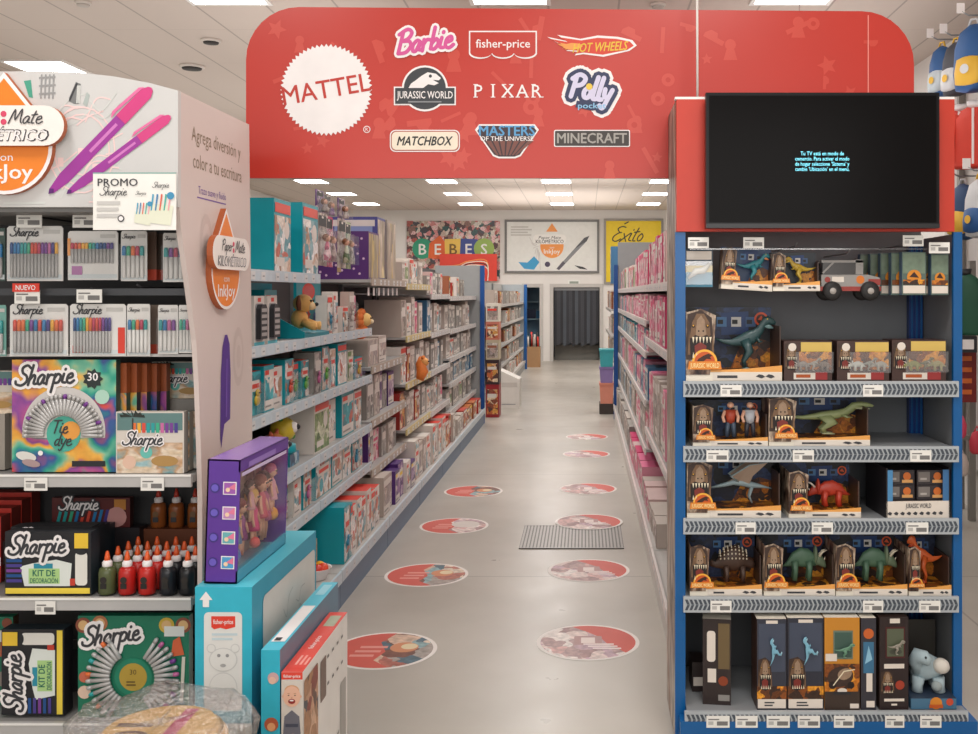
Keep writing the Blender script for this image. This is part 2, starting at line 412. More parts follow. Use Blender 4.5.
a = Art(t, (PX(574,YB), YB-.031, PZ(282.5,YB))); a.rect(-.1,-.025,.1,.025,M((150,160,150)),1)
tag(t.build('doorway_sign'), 'small white sign over the dark strip curtain doorway', 'sign')
# blue shelves seen through the narrow opening
e = thing('storage_rack', 'pale blue storage rack seen through the narrow back doorway', 'rack', ((D2[0]+D2[1])/2, YB+1.0, 0))
m = MB(); m.box(-.28,.2,0,.28,.25,2.0,M((130,170,195),.4)); m.build('back_panel', e)
for z in (.5,.9,1.3,1.65):
    m = MB(); m.box(-.28,-.2,z,.28,.2,z+.03,M((150,185,205),.4)); m.build('shelf', e)
m = MB(); m.box(-.31,-.2,0,-.28,.25,2.0,BLUE); m.box(.28,-.2,0,.31,.25,2.0,BLUE); m.build('side_post', e)
b = MB(); b.box(-.2,0,0,.02,.15,.22,NAVY); b.box(.04,0,0,.2,.15,.18,M('2f7fb5')); tag(b.build('storage_carton', None, ((D2[0]+D2[1])/2, YB+.92, .9315)), 'dark blue carton on the rack in the narrow back doorway', 'carton')

# ------------------------------------------------------------------ ceiling lights
LAMP = M((255,252,248), .4, emit=13.0, noise=0, key='light_diffuser')
LX = [(-4.45,'far left'),(-2.38,'left'),(-.48,'middle'),(1.32,'right')]
LY = [(6.2,'over the red banner'),(8.3,'over the pen header'),(16.65,'nearest row seen under the banner'),(18.7,'middle row seen under the banner'),(20.8,'farthest row seen under the banner')]
lamp0 = None
for j, (ly, where) in enumerate(LY):
    for lx, nm in LX:
        if (j == 0 and lx < -4) or (j == 1 and lx > -4): continue
        if lx < -4 and ly > 8.4: lx -= .1
        if j < 1 and lx < -1: lx += .1
        lab = 'white square ceiling light panel, %s, %s line of lights' % (where, nm)
        if lamp0 is None:
            lamp0 = thing('ceiling_light', lab, 'ceiling light', (lx, ly, CEIL), 0, 'square ceiling light panels')
            f = MB(); FR = M((240,238,234), .5)
            for q in ((-.26,-.28,.26,-.25),(-.26,.25,.26,.28),(-.26,-.25,-.23,.25),(.23,-.25,.26,.25)): f.box(q[0],q[1],-.012,q[2],q[3],0,FR)
            f.build('light_frame', lamp0)
            f = MB(); f.box(-.23,-.25,-.01,.23,.25,-.002,LAMP); f.build('diffuser', lamp0)
        else: dup(lamp0, (lx, ly, CEIL), None, lab)
for x, y, lab, r in ((211,41,'round dark-rimmed ceiling vent left of the red banner',.07),(192,67,'dark slot ceiling vent just above the pale side panel',.10),(83,3,'round smoke detector at the top edge, left side of the ceiling',.05),(658,5,'small white sprinkler head on the ceiling right of the banner lights',.05)):
    Y = 1.87*FPX/(CY-y)
    e = thing('ceiling_vent' if r > .06 else 'smoke_detector', lab, 'vent' if r > .06 else 'detector', (PX(x,Y), Y, CEIL))
    m = MB(); m.lathe([(r,0),(r,-.012),(r*.9,-.02)], M((214,206,198),.6), 20); m.build('rim', e)
    m = MB(); m.lathe([(r*.8,-.02),(r*.75,-.03),(r*.3,-.034)], M((44,40,38),.6) if r > .06 else M((190,182,174),.6), 20); m.build('grille', e)
# daylight-like fill from the rest of the shop behind the camera, and the near rows of lights
w = bpy.data.worlds.new('shop'); bpy.context.scene.world = w; w.use_nodes = True
w.node_tree.nodes['Background'].inputs[0].default_value = (1.0,.95,.9,1); w.node_tree.nodes['Background'].inputs[1].default_value = .62
for x, y, pw in ((-2.4,4.1,34),(-.4,4.1,26),(1.4,4.1,26),(-1.6,1.9,38),(.6,1.9,46),(0,.2,36)):
    l = bpy.data.lights.new('ceiling_and_fill_lamp', 'AREA'); l.shape = 'RECTANGLE'; l.size = .5; l.size_y = .55; l.energy = pw*.62; l.color = (1,.98,.955)
    o = bpy.data.objects.new('ceiling_and_fill_lamp', l); o.location = (x, y, CEIL-.03); C.objects.link(o)

for x, y, pw in ((-2.4,8.3,34),(-.5,8.3,30),(1.3,8.3,30),(-2.4,10.5,26),(-.5,10.5,26),(-2.4,12.6,26),(.6,12.6,26),(-.6,14.5,30),(-.6,18.5,40),(-3.2,18.5,50),(1.4,18.5,24)):  # light rows behind the banner, plus added fill lamps brightening the far end
    l = bpy.data.lights.new('ceiling_and_fill_lamp', 'AREA'); l.shape = 'RECTANGLE'; l.size = .5; l.size_y = .55; l.energy = pw; l.color = (1,.98,.955)
    o = bpy.data.objects.new('ceiling_and_fill_lamp', l); o.location = (x, y, CEIL-.03); C.objects.link(o)
l = bpy.data.lights.new('front_fill_lamp', 'AREA'); l.shape = 'RECTANGLE'; l.size = 4.5; l.size_y = 1.6; l.energy = 62; l.color = (1,.97,.94)  # added fill lamp behind the camera, brightens the shelf fronts
o = bpy.data.objects.new('front_fill_lamp', l); o.location = (-.3,-.8,2.0); o.rotation_euler = (PI/2-.12,0,0); C.objects.link(o)
# added uplights without fixtures above the shelving, there to brighten the ceiling
for x, y, sx, sy, pw in ((-1.9,6,1.2,4,40),(-1.9,11,1.2,4,80),(1.6,6,1.2,4,40),(1.2,11,1.2,4,80),(-.4,15,3,4,120),(-.6,19.5,3,3,120),(-3.6,8,2,6,50),(-1.4,2.6,2.4,1.6,34),(1.2,2.2,2,1.6,30)):
    l = bpy.data.lights.new('uplight_fill', 'AREA'); l.shape = 'RECTANGLE'; l.size = sx; l.size_y = sy; l.energy = pw*.36; l.color = (1,.97,.94)
    o = bpy.data.objects.new('uplight_fill', l); o.location = (x, y, 2.66); o.rotation_euler = (PI,0,0); C.objects.link(o)

# ------------------------------------------------------------------ camera
cd = bpy.data.cameras.new('camera'); cam = bpy.data.objects.new('camera', cd); C.objects.link(cam)
cam.location = (0,0,EYE); cam.rotation_euler = (PI/2,0,0)
cd.sensor_width = 36; cd.lens = 36*FPX/978; cd.shift_x = -(CX-489)/978; cd.shift_y = -(367-CY)/978; cd.clip_start = .05
sc = bpy.context.scene; sc.camera = cam
sc.view_settings.view_transform = 'Standard'; sc.view_settings.exposure = -0.18
sc.cycles.use_denoising = True; sc.cycles.max_bounces = 8; sc.cycles.diffuse_bounces = 4; sc.cycles.transparent_max_bounces = 12
sc.cycles.caustics_reflective = False; sc.cycles.caustics_refractive = False; sc.cycles.sample_clamp_indirect = 4

# ------------------------------------------------------------------ posters on the back wall
def sign_board(name, label, x0, y0, x1, y1, mat, Y=YB, frame=None):
    a, b = P(x0,y1,Y), P(x1,y0,Y); w, h = b.x-a.x, b.z-a.z
    e = thing(name, label, 'poster', ((a.x+b.x)/2, Y-.003, a.z))
    m = MB(); m.box(-w/2,-.03,0,w/2,0,h,mat); m.build('board', e)
    if frame:
        f = MB(); t = .05
        f.box(-w/2-t,-.045,-t,w/2+t,-.001,0,frame); f.box(-w/2-t,-.045,h,w/2+t,-.001,h+t,frame); f.box(-w/2-t,-.045,0,-w/2,-.001,h,frame); f.box(w/2,-.045,0,w/2+t,-.001,h,frame); f.build('frame', e)
    am = MB(); return e, am, Art(am, (0,-.031,h/2)), w, h
TOYP = PR('toy_collage_print', ['8f6a62','c9b2a2','5d3f40','d9cfc4','b0584f','4b4a52','d98f8f','a99f8c','e8c0c0','3a5a5a'], 11)
e, am, a, w, h = sign_board('toy_wall_sign', 'crowded toy collage poster with coloured toy-block letters on the back wall', 407,221,500,281, TOYP)
for i, (ch, c, rot) in enumerate((('B','2f9c78',.15),('E','e2662f',-.08),('B','efc75a',.03),('E','3a4a94',-.05),('S','9ab85a',.1))):
    x = -w*.33+i*w*.165; c = M(c,.4)
    if i in (0,4): a.circ(x,.05,.23,c,2)
    else:
        q = [(-.19,-.23),(.19,-.23),(.19,.22),(-.19,.22)]
        if i == 1: q = [(-.2,-.23),(.2,-.23),(.2,.1),(.02,.3),(-.2,.1)]
        a.poly([(x+px*math.cos(rot)-py*math.sin(rot), .05+px*math.sin(rot)+py*math.cos(rot)) for px,py in q], c, 2)
    a.text(ch, x, .04, .24, WHITE if i != 2 else M('7a5a2a'), 3, bold=.03)
am.build('printed_lettering', e)
e, am, a, w, h = sign_board('red_wall_sign', 'plain red signboard with pale ribbon lines under the toy poster', 440,254,497,281, RED, YB-.1)
for k in range(4): a.stroke(smooth_path([(-w*.5,-.12+.05*k),(-w*.2,-.1+.05*k),(0,.05+.03*k),(w*.32,.0+.05*k),(w*.34,-.3)]), .02, [CREAM,DARK,CREAM,ORANGE][k], 2)
am.build('printed_pattern', e)
e, am, a, w, h = sign_board('pencil_poster', 'white framed poster with an orange drop and grey pen, back wall', 507,222,597,271, M((232,232,228),.5), frame=M((120,118,116),.4))
a.poly([(-.13,.33),(.13,.33),(0,.52)], ORANGE, 2); a.circ(0,.0,.26,ORANGE,2,n=20,a0=180,a1=360); a.rect(-.26,0,.26,.05,ORANGE,2)
a.rect(-.42,.05,.32,.27,WHITE,3,.1); a.text('Paper Mate',-.05,.2,.07,INK,4,fit=.5,shear=.2); a.text('KILOMÉTRICO',-.05,.11,.08,INK,4,fit=.62,bold=.02)
a.text('con',0,-.02,.05,WHITE,4); a.text('InkJoy',0,-.11,.1,WHITE,4,bold=.02,fit=.36)
a.poly([(.1,-.5),(.16,-.53),(.78,.12),(.84,.24),(.72,.19)], GREY, 3); a.poly([(.5,-.06),(.78,.12),(.84,.24),(.72,.19)], M('55565a'), 4); a.poly([(.1,-.5),(.16,-.53),(.3,-.38),(.24,-.33)], M('5a5560'), 4)
a.poly([(-.75,-.35),(-.55,-.36),(-.4,-.22),(-.28,-.35),(-.4,-.52),(-.62,-.5)], M('3f9fd0'), 3)
a.circ(-.1,-.4,.06,M('4a4058'),3); a.poly([(.5,-.42),(.7,-.46),(.8,-.52),(.62,-.5)], INK, 3); a.lines(-.92,.45,.5,4,.06,M((200,198,192)),2)
for k in range(7): a.stroke(smooth_path([(-.5+.04*k,.2-.12*k),(-.4+.02*k,.05-.03*k),(-.3,-.1*k+.2)]), .012, M((205,200,196)), 2)
am.build('printed_lettering', e)
e, am, a, w, h = sign_board('yellow_store_sign', 'bright yellow sign with black handwritten word high on back wall', 606,221,661,282, M('f0d020',.45), frame=M((150,146,140),.4))
a.script('Exito', -.13, h*.5-.3, .68, M('30302a',.5), 3, weight=.15, slant=.45)
am.build('lettering', e)

# ------------------------------------------------------------------ floor stickers and the floor grate
e = thing('floor_grate', 'ribbed grey metal grate set in the aisle floor under a sticker', 'grate', (PX(572,6.15), 6.17, 0))
w2, d2 = .31, .29; m = MB(); m.box(-w2,-d2,.0005,w2,d2,.003,M((96,94,92),.45,.5)); m.build('drain_pan', e)
m = MB(); bar = M((158,154,150),.4,.4)
for k in range(30): x = -w2+(k+.5)*2*w2/30; m.box(x-.006,-d2,.003,x+.006,d2,.006,bar)
m.box(-w2,-d2,.003,w2,-d2+.012,.0065,bar); m.box(-w2,d2-.012,.003,w2,d2,.0065,bar); m.build('grating', e)
STP = PR('sticker_photo_print', ['b56a5a','4e6a78','d9b9a2','a79c94','7a4a3c','90b0b4','e0cdb8'], 9, .5)
STF = PR('sticker_doll_print', ['e6d2cc','b99a98','d9b0ac','f0e6e0','a88684','c9a9b4'], 11, .5)
STR = M((205,84,70), .5); SW = M((236,230,224), .5)
stick = [(-.846,4.21,0),(-.846,5.34,0),(-.847,6.47,1),(-.848,7.6,0),(.013,4.31,2),(.02,5.43,2),(.026,6.56,2),(.023,7.7,2),(.012,9.37,3),(.02,10.5,3)]
names = {0:'red half and colourful toy photo half', 1:'red patch and pale washed-out toy photo', 2:'red edge and pale doll photo', 3:'red rim and a faded picture'}
for i, (x, y, k) in enumerate(stick):
    col = 'left' if i < 4 else 'right'
    z = .0072 if (i == 6) else .0012
    e = thing('floor_sticker', 'round floor sticker, %s, %s along the %s row' % (names[k], ORD[i if i < 4 else i-4], col), 'floor sticker', (x,y,z), 0, 'round advertising stickers on the aisle floor')
    m = MB(); a = Art(m,(0,0,0),(1,0,0),(0,1,0),.0003); a.circ(0,0,.222,SW,0,n=40); m.build('white_disc', e)
    m = MB(); a = Art(m,(0,0,0),(1,0,0),(0,1,0),.0003)
    ph = STP if k == 0 else STF; R = .205
    if k in (0,1):
        a.circ(0,0,R,ph,1,n=40); pts = [(R*math.cos(math.radians(t)), R*math.sin(math.radians(t))) for t in range(85,291,10)]
        a.poly(pts+[(-.02,-.12),(.01,-.02),(-.03,.09)], STR, 2)
        for q in range(3): a.rect(-.13+.012*q,-.08+.05*q,-.03+.02*q,-.055+.05*q,M((226,150,138),.5),3)
        if k == 0: a.circ(.08,.03,.06,M('d08a60',.5),3); a.circ(.1,.04,.035,M('e2cfa8',.5),4)
        else: a.circ(.07,.04,.09,M('d4cbc4',.5),3)
    else:
        a.circ(0,0,R,STR,1,n=40); pts = [(R*math.cos(math.radians(t)), R*math.sin(math.radians(t))) for t in range(110,321,10)]
        a.poly(pts+[(.08,-.02),(.05,.06),(-.0,.12)], ph, 2)
        a.rect(-.06,-.04,.06,.07,M((178,140,136),.5),3,.01); a.rect(-.03,-.02,.03,.05,M((236,220,214),.5),4)
        for q in range(3): a.rect(.02-.02*q,-.09+.025*q,.14-.015*q,-.075+.025*q,M((240,226,222),.5),4)
    m.build('printed_pattern', e)
def WMB(root): m = MB(); m.x = Matrix.Translation(-root.location); return m
# ------------------------------------------------------------------ the red banner over the aisle
YBN = 3.6; S = YBN/FPX
bx0, bx1, bz0, bz1 = PX(246,YBN), PX(914,YBN), PZ(178,YBN), PZ(7,YBN)
BANRED = M((194,54,42), .32, noise=.05, nscale=3); BANL = M((205,74,60), .32, noise=.02)
ban = thing('hanging_banner', 'big red rounded banner with white toothed seal and toy brand marks over the aisle', 'banner', ((bx0+bx1)/2, YBN, bz0))
m = WMB(ban); r = .19; pts = [(bx0,bz0),(bx1,bz0)]
for cx, cz, a in ((bx1-r,bz1-r-.015,0),(bx0+r,bz1-r,90)):
    for k in range(9): t = math.radians(a+90*k/8); pts.append((cx+r*math.cos(t), cz+r*math.sin(t)))
m.prism(pts, 'y', YBN, YBN+.02, BANRED, BANRED); m.build('banner_board', ban)
def wart(root, Y, e=.0006):
    m = WMB(root); return m, Art(m, (0,Y,0), (1,0,0), (0,0,1), e)
m, a = wart(ban, YBN); rr = random.Random(3); a.base(bx0+.1,bz0+.01,bx1-.1,bz1-.06,BANRED)
for k in range(70):            # faint toy silhouettes printed over the red
    x, z = rr.uniform(bx0+.1, bx1-.1), rr.uniform(bz0+.04, bz1-.05); s_ = rr.uniform(.016,.03); ro = rr.uniform(0,6.28); q = k%5
    if q == 0: a.circ(x,z,s_,BANL,1,n=14); a.circ(x,z,s_*.4,BANRED,2,n=10)
    elif q == 1: a.star(x,z,s_*1.3,s_*.6,5,BANL,1,ro)
    elif q == 2: a.poly([(x+c*math.cos(ro)-d*math.sin(ro), z+c*math.sin(ro)+d*math.cos(ro)) for c,d in ((-1.5*s_,-.4*s_),(1.5*s_,-.4*s_),(1.5*s_,.3*s_),(.4*s_,.3*s_),(.1*s_,.9*s_),(-.9*s_,.9*s_),(-1.5*s_,.2*s_))], BANL, 1)
    elif q == 3: a.circ(x,z,s_*.8,BANL,1,n=12); a.poly([(x-s_,z-s_*2.2),(x+s_,z-s_*2.2),(x+s_*.5,z-s_*.5),(x-s_*.5,z-s_*.5)],BANL,1)
    else: a.poly([(x+c*math.cos(ro)-d*math.sin(ro), z+c*math.sin(ro)+d*math.cos(ro)) for c,d in ((-2*s_,-.3*s_),(2*s_,-.3*s_),(2*s_,.3*s_),(-2*s_,.3*s_))], BANL, 1)
a.rect(PX(867.6,YBN), bz0, PX(868.6,YBN), bz1-.03, M((236,150,140)), 2)
m.build('printed_pattern', ban)
PW = M('f4efee',.4)
def B(x, y): return PX(x,YBN), PZ(y,YBN)
def logo(f, lab):
    m, a = wart(ban, YBN-.001); f(a); o = m.build('brand_mark', ban); o['label'] = lab
def f(a):
    x, z = B(326.5,90); a.star(x,z,46*S,43*S,60,PW,3); a.text('MATTEL', x, z+.004, .066, BANRED, 5, rot=.17, bold=.012, fit=.318)
    x, z = B(367,129.5); a.circ(x,z,3.6*S,PW,3,n=16); a.circ(x,z,2.8*S,BANRED,4,n=16); a.text('R',x,z,.012,PW,5)
logo(f, 'white toothed round seal with red lettering')
BP = M('d8559a',.4)
def f(a): x, z = B(425,41); a.script('Barbie', x, z, 56*S, BP, 6, PW, .45, .34, .3, .12)
logo(f, 'pink script wordmark outlined white')
def f(a):
    x, z = B(503,45); w, h = 34*S, 14*S
    def shape(w, h, b): return [(-w,h),(-w,-h+b)]+[(-w+2*w*(i+.5)/3+w/3*math.cos(math.radians(t)), -h+b+b*math.sin(math.radians(t))) for i in range(3) for t in range(190,360,20)]+[(w,-h+b),(w,h)]
    a.poly([(x+p,z+q) for p,q in shape(w,h,.02)], PW, 3); a.poly([(x+p,z+q) for p,q in shape(w-.005,h-.005,.018)], BANRED, 4)
    a.text('fisher-price', x, z+.005, .030, PW, 5, bold=.018, fit=54*S)
logo(f, 'red scalloped tag with white lettering')
def f(a):
    x, z = B(592,47)
    fl = [(-.155,.03),(-.09,.018),(-.12,.036),(-.04,.024),(.02,.034),(.09,.03),(.14,.02),(.155,.004),(.13,-.012),(.10,-.018),(.04,-.03),(-.03,-.022),(-.06,-.026),(-.05,-.015),(-.09,-.012),(-.07,-.004),(-.12,.012)]
    a.poly([(x+p*1.04,z+q*1.2) for p,q in fl], PW, 3); a.poly([(x+p*.97,z+q*.95) for p,q in fl], M('d9442f'), 4)
    a.poly([(x-.08+p*.3,z+q*.4) for p,q in fl], M('f0a050'), 5)
    a.text('HOT WHEELS', x+.03, z, .032, M('e8c23a'), 6, bold=.035, shear=.35, fit=.2, rot=.05)
logo(f, 'flame shape with yellow slanted lettering')
def f(a):
    x, z = B(425,90); w, h = 31*S, 9*S; G = M('34383d')
    a.circ(x,z+.005,23*S,PW,3,n=32); a.rect(x-w,z-.01-h*1.4,x+w,z-.008+h*.6,PW,3); a.circ(x,z+.005,21*S,G,4,n=32)
    a.poly([(x+p,z+q) for p,q in ((-.065,-.005),(-.05,.022),(-.03,.036),(-.012,.05),(.01,.063),(.04,.058),(.058,.042),(.05,.034),(.028,.036),(.05,.024),(.034,.016),(.012,.02),(-.004,.008),(-.02,-.002))], PW, 5)
    a.circ(x+.02,z+.049,.006,G,6,n=8)
    a.rect(x-w+.005,z-.005-h*1.4,x+w-.005,z-.013+h*.6,G,6); a.text('JURASSIC WORLD', x, z-.018, .026, PW, 7, bold=.02, fit=58*S*.96)
    a.rect(x-.06,z-.046,x+.06,z-.041,M('8a8d90'),7)
logo(f, 'dark round emblem with a pale dinosaur skeleton and band')
def f(a):
    x, z = B(507,91)
    for i, ch in enumerate('PIXAR'):
        cx = x+(-28.5+14.6*i)*S; a.text(ch, cx, z, .046, PW, 4, bold=.005)
        for xx, q in {'P':[(-.01,-1),(-.01,1)],'I':[(0,-1),(0,1)],'X':[(-.014,-1),(.014,-1),(-.013,1),(.013,1)],'A':[(-.016,-1),(.016,-1)],'R':[(-.012,-1),(.016,-1),(-.012,1)]}[ch]: a.rect(cx+xx-.008,z+q*.0225-.0016,cx+xx+.008,z+q*.0225+.0016,PW,4)
logo(f, 'white spaced serif capitals')
def f(a):
    x, z = B(592,93); DB = M('2b3358'); a.script('Polly', x, z+.014, 41*S, PW, 1, PW, 1.3, .42, .1, -.12); a.script('Polly', x, z+.014, 41*S, M('d8d4ee'), 4, DB, .7, .42, .1, -.12)
    a.poly([(x+p,z+q) for p,q in ((-.055,-.028),(.0,-.036),(.05,-.03),(.055,-.056),(0,-.064),(-.06,-.052))], DB, 5); a.text('pocket', x, z-.046, .02, M('8fc4e8'), 7, bold=.03, fit=.1)
    a.circ(x-.01,z+.022,.012,M('eecb4a'),8,n=10)
logo(f, 'dark blue bubbly script wordmark with gold heart')
def f(a):
    x, z = B(425,141); a.rect(x-35*S,z-11*S,x+35*S,z+11*S,PW,3,.02); a.rect(x-34*S,z-10*S,x+34*S,z+10*S,M('b05a48'),4,.018); a.rect(x-33*S,z-9*S,x+33*S,z+9*S,M('f1e6d2'),5,.016)
    a.text('MATCHBOX', x, z, .032, M('1c1a1a'), 6, bold=.045, shear=.3, fit=.2)
logo(f, 'cream rounded plate with black slanted lettering')
def f(a):
    x, z = B(507,141); DB = M('3a2a30')
    o = [(-.115,.04),(-.1,.06),(.1,.06),(.115,.04),(.05,-.055),(.03,-.063),(-.03,-.063),(-.05,-.055)]
    a.poly([(x+p,z+q) for p,q in o], PW, 3); a.poly([(x+p*.93,z+q*.9) for p,q in o], DB, 4)
    for k in range(7): a.poly([(x+(-.08+.0267*k)*.95,z),(x+(-.06+.0267*k)*.95,z),(x+(-.03+.0107*k),z-.052),(x+(-.036+.0107*k),z-.052)], M('7a4a40'), 5)
    a.text('MASTERS', x, z+.037, .036, M('5b9fd0'), 6, bold=.04, fit=.2); a.text('OF THE UNIVERSE', x, z+.008, .016, PW, 6, fit=.19, bold=.02)
logo(f, 'blue stone lettering on a brown wedge')
def f(a):
    x, z = B(592,139); a.rect(x-38*S,z-8*S,x+38*S,z+9*S,PW,3,.006); a.rect(x-37*S,z-7*S,x+37*S,z+8*S,M('3b3632'),4,.004); a.text('MINECRAFT', x, z+.003, .036, M('a6a29c'), 5, bold=.04, fit=.25)
logo(f, 'grey blocky lettering outlined in white')
m = MB(); m.tube([(PX(697,3.45),3.45,CEIL),(PX(697,3.45),3.45,2.6),(PX(697.5,3.45),3.45,2.155)], .0045, M((236,232,226),.5), 6)
tag(m.build('power_cable'), 'thin white power cable hanging from the ceiling behind the television', 'cable')
hc = [PX(480,YBN), PX(800,YBN)]
for i, x in enumerate(hc):
    m = MB(); m.tube([(x,YBN+.01,bz1-.03),(x,YBN+.01,CEIL)], .0015, M((170,162,156),.5), 5); m.x = None
    o = m.build('hanger_wire', ban); o.matrix_parent_inverse = Matrix.Translation(-ban.location)

# ------------------------------------------------------------------ blue end-of-aisle shelving
EX0, EX1, EYF, EYB = .300, 1.245, 3.30, 3.66
ZS = [PZ(381,EYF), PZ(446,EYF), PZ(518,EYF), PZ(596,EYF), PZ(705,EYF)]
ec = thing('endcap_shelving', 'blue metal end shelving with five dinosaur toy shelves under the television', 'shelving unit', ((EX0+EX1)/2, 3.48, 0))
EGR = M((104,108,112),.5,noise=.05); EBL = M((2,88,150),.3); EDB = M((6,52,120),.3); LIP = M((176,182,186),.4); SLATE = M((70,78,88),.45)
m = WMB(ec); m.box(EX0+.015,EYB,0,EX1-.015,EYB+.015,2.14,EGR); m.build('back_panel', ec)
m = WMB(ec); m.box(EX1-.015,EYF+.03,0,EX1,EYB,1.7,M((128,130,132),.5)); m.build('side_panel', ec)
SIDEP = PR('side_card_print', ['8d7d70','b3a496','6d5f56','c2b6aa','96705c','a59a90'], 9, .5, .4, (1,2.2,.5), smooth=True)
m = WMB(ec); m.box(EX0,EYF+.022,.02,EX0+.015,3.595,2.14,SIDEP); m.box(EX0,3.595,.02,EX0+.015,EYB,1.9,SIDEP); m.build('side_panel', ec)['label'] = 'mottled brown side panel facing the aisle'
m = WMB(ec); m.box(EX0-.002,EYF+.0055,0,EX0+.032,EYF+.0215,1.705,EBL); m.build('front_post', ec)
m = WMB(ec); m.box(EX1-.027,EYF+.0055,0,EX1+.002,EYF+.0215,1.705,EBL); m.build('front_post', ec)
m = WMB(ec); m.box(EX1-.068,EYB-.03,.1,EX1-.018,EYB-.001,1.70,EDB)
for k in range(3): m.box(EX1-.062+.017*k,EYB-.034,.1,EX1-.056+.017*k,EYB-.03,1.70,EBL)
m.build('back_post', ec)
m = WMB(ec); m.box(EX0+.01,EYF-.055,0,EX1+.03,EYB,.112,EBL); m.build('plinth', ec)
m = WMB(ec); m.box(EX0+.002,EYF-.004,1.706,1.218,EYF+.022,2.142,M((196,54,34),.4)); m.box(EX0-.003,EYF-.004,2.142,1.218,EYF+.03,2.15,WHITE); m.build('header_board', ec)
tagpx = [[(720,741),(862,882)],[(706,728),(792,813),(909,930)],[(735,755),(811,832),(905,927)],[(710,731),(862,882),(918,939)],[(706,729),(735,757),(766,789),(797,819),(833,853),(884,903),(919,940)]]
TAGW = M((238,236,230),.5); TAGI = M((120,118,116),.5)
def price_tag(parent, x0, z0, x1, z1, Y, mb=None):
    m = WMB(parent) if mb is None else mb
    m.box(x0,Y-.003,z0,x1,Y-.0005,z1,TAGW); a = Art(m,(0,Y-.0032,0)); h = z1-z0; w = x1-x0
    a.rect(x0+w*.45,z0+h*.2,x0+w*.92,z0+h*.55,TAGI,1); a.rect(x0+w*.08,z0+h*.66,x0+w*.55,z0+h*.76,TAGI,1); a.rect(x0+w*.08,z0+h*.25,x0+w*.3,z0+h*.55,M((190,188,184)),1)
    return m
for i, z in enumerate(ZS):
    xa, xb = EX0+.034, EX1-.03+(.03 if i == 4 else 0); yf = EYF-(.045 if i == 4 else 0)
    s = WMB(ec); s.box(xa,yf+.004,z-.025,xb,EYB-.002,z-.004,M((150,153,156),.4)); sh = s.build('shelf', ec); sh.location = (0,0,0)
    rl = MB(); rl.x = Matrix.Translation(-ec.location); xa -= .010; xb += .016*(i < 4); rl.box(xa,yf-.008,z-.052,xb,yf+.004,z,LIP)
    a = Art(rl,(0,yf-.0085,0)); n = 62; dx = (xb-xa-.01)/n
    for k in range(n):
        x = xa+.005+k*dx
        for q, z0 in ((1,z-.044),(-1,z-.026)): a.poly([(x+(0 if q > 0 else dx*.5),z0),(x+dx*.62+(0 if q > 0 else dx*.5),z0),(x+dx*.62+(dx*.5 if q > 0 else 0),z0+.017),(x+(dx*.5 if q > 0 else 0),z0+.017)], SLATE, 1)
    rl.build('price_rail', sh)
    for (p0,p1) in tagpx[i]:
        t = MB(); t.x = Matrix.Translation(-ec.location); price_tag(None, PX(p0,yf), z-.05, PX(p1,yf), z-.012, yf-.010, t); t.build('price_tag', sh)
# peg hooks with their tags on the top row
for (x, z, tg) in ((698,243,1),(753,243,1),(797,243,0),(850,250,0),(912,241,1),(938,248,1)):
    X, Z = PX(x,EYF), PZ(z,EYF); h = WMB(ec)
    h.tube([(X,EYB-.01,Z-.01),(X,EYF+.04,Z-.01),(X,EYF+.0,Z)], .0025, STEEL, 6); hk = h.build('peg_hook', ec)
    if tg: t = MB(); t.x = Matrix.Translation(-ec.location); price_tag(None, X-.034, Z-.018, X+.034, Z+.018, EYF-.01, t); t.build('price_tag', hk)
m = WMB(ec); m.box(PX(690,EYF),EYF-.002,PZ(249,EYF)-.002,PX(949,EYF),EYF,PZ(249,EYF)+.002,CLEAR('clear_strip',.10)); m.build('acrylic_strip', ec)

# television
TY = 3.235; tx0, tx1, tz0, tz1 = PX(706,TY), PX(939.5,TY), PZ(228,TY), PZ(92.5,TY)
tv = thing('tv_screen', 'black flat television showing small cyan text, mounted on the red board', 'television', ((tx0+tx1)/2, TY, tz0))
m = WMB(tv); BK = M((14,14,16),.3,spec=.25)
m.box(tx0,TY,tz0,tx1,TY+.035,tz1,BK); m.box(tx0+.12,TY+.035,tz0+.06,tx1-.12,TY+.056,tz1-.1,M((22,22,24),.5)); m.build('housing', tv)
m = WMB(tv); m.box(tx0+.01,TY-.0015,tz0+.018,tx1-.01,TY,tz1-.01,M((15,13,13),.22,noise=.2,nscale=3,spec=.08)); m.build('screen', tv)
m, a = wart(tv, TY-.003); CY_ = M((120,215,235),.5,emit=1.2)
for k, t in enumerate(("Tu TV está en modo de", "comercio. Para activar el modo", "de hogar seleccione 'Sistema' y", "cambie 'Ubicación' en el menú.")):
    a.text(t, PX(822,TY), PZ(153.5+5.2*k,TY), .0125, CY_, 1, bold=.012, fit=.175-.035*(k == 0))
m.build('screen_lettering', tv)
m = WMB(tv); m.box(tx0,TY-.003,tz0,tx1,TY,tz0+.014,M((30,30,33),.3)); m.build('lower_bezel', tv)

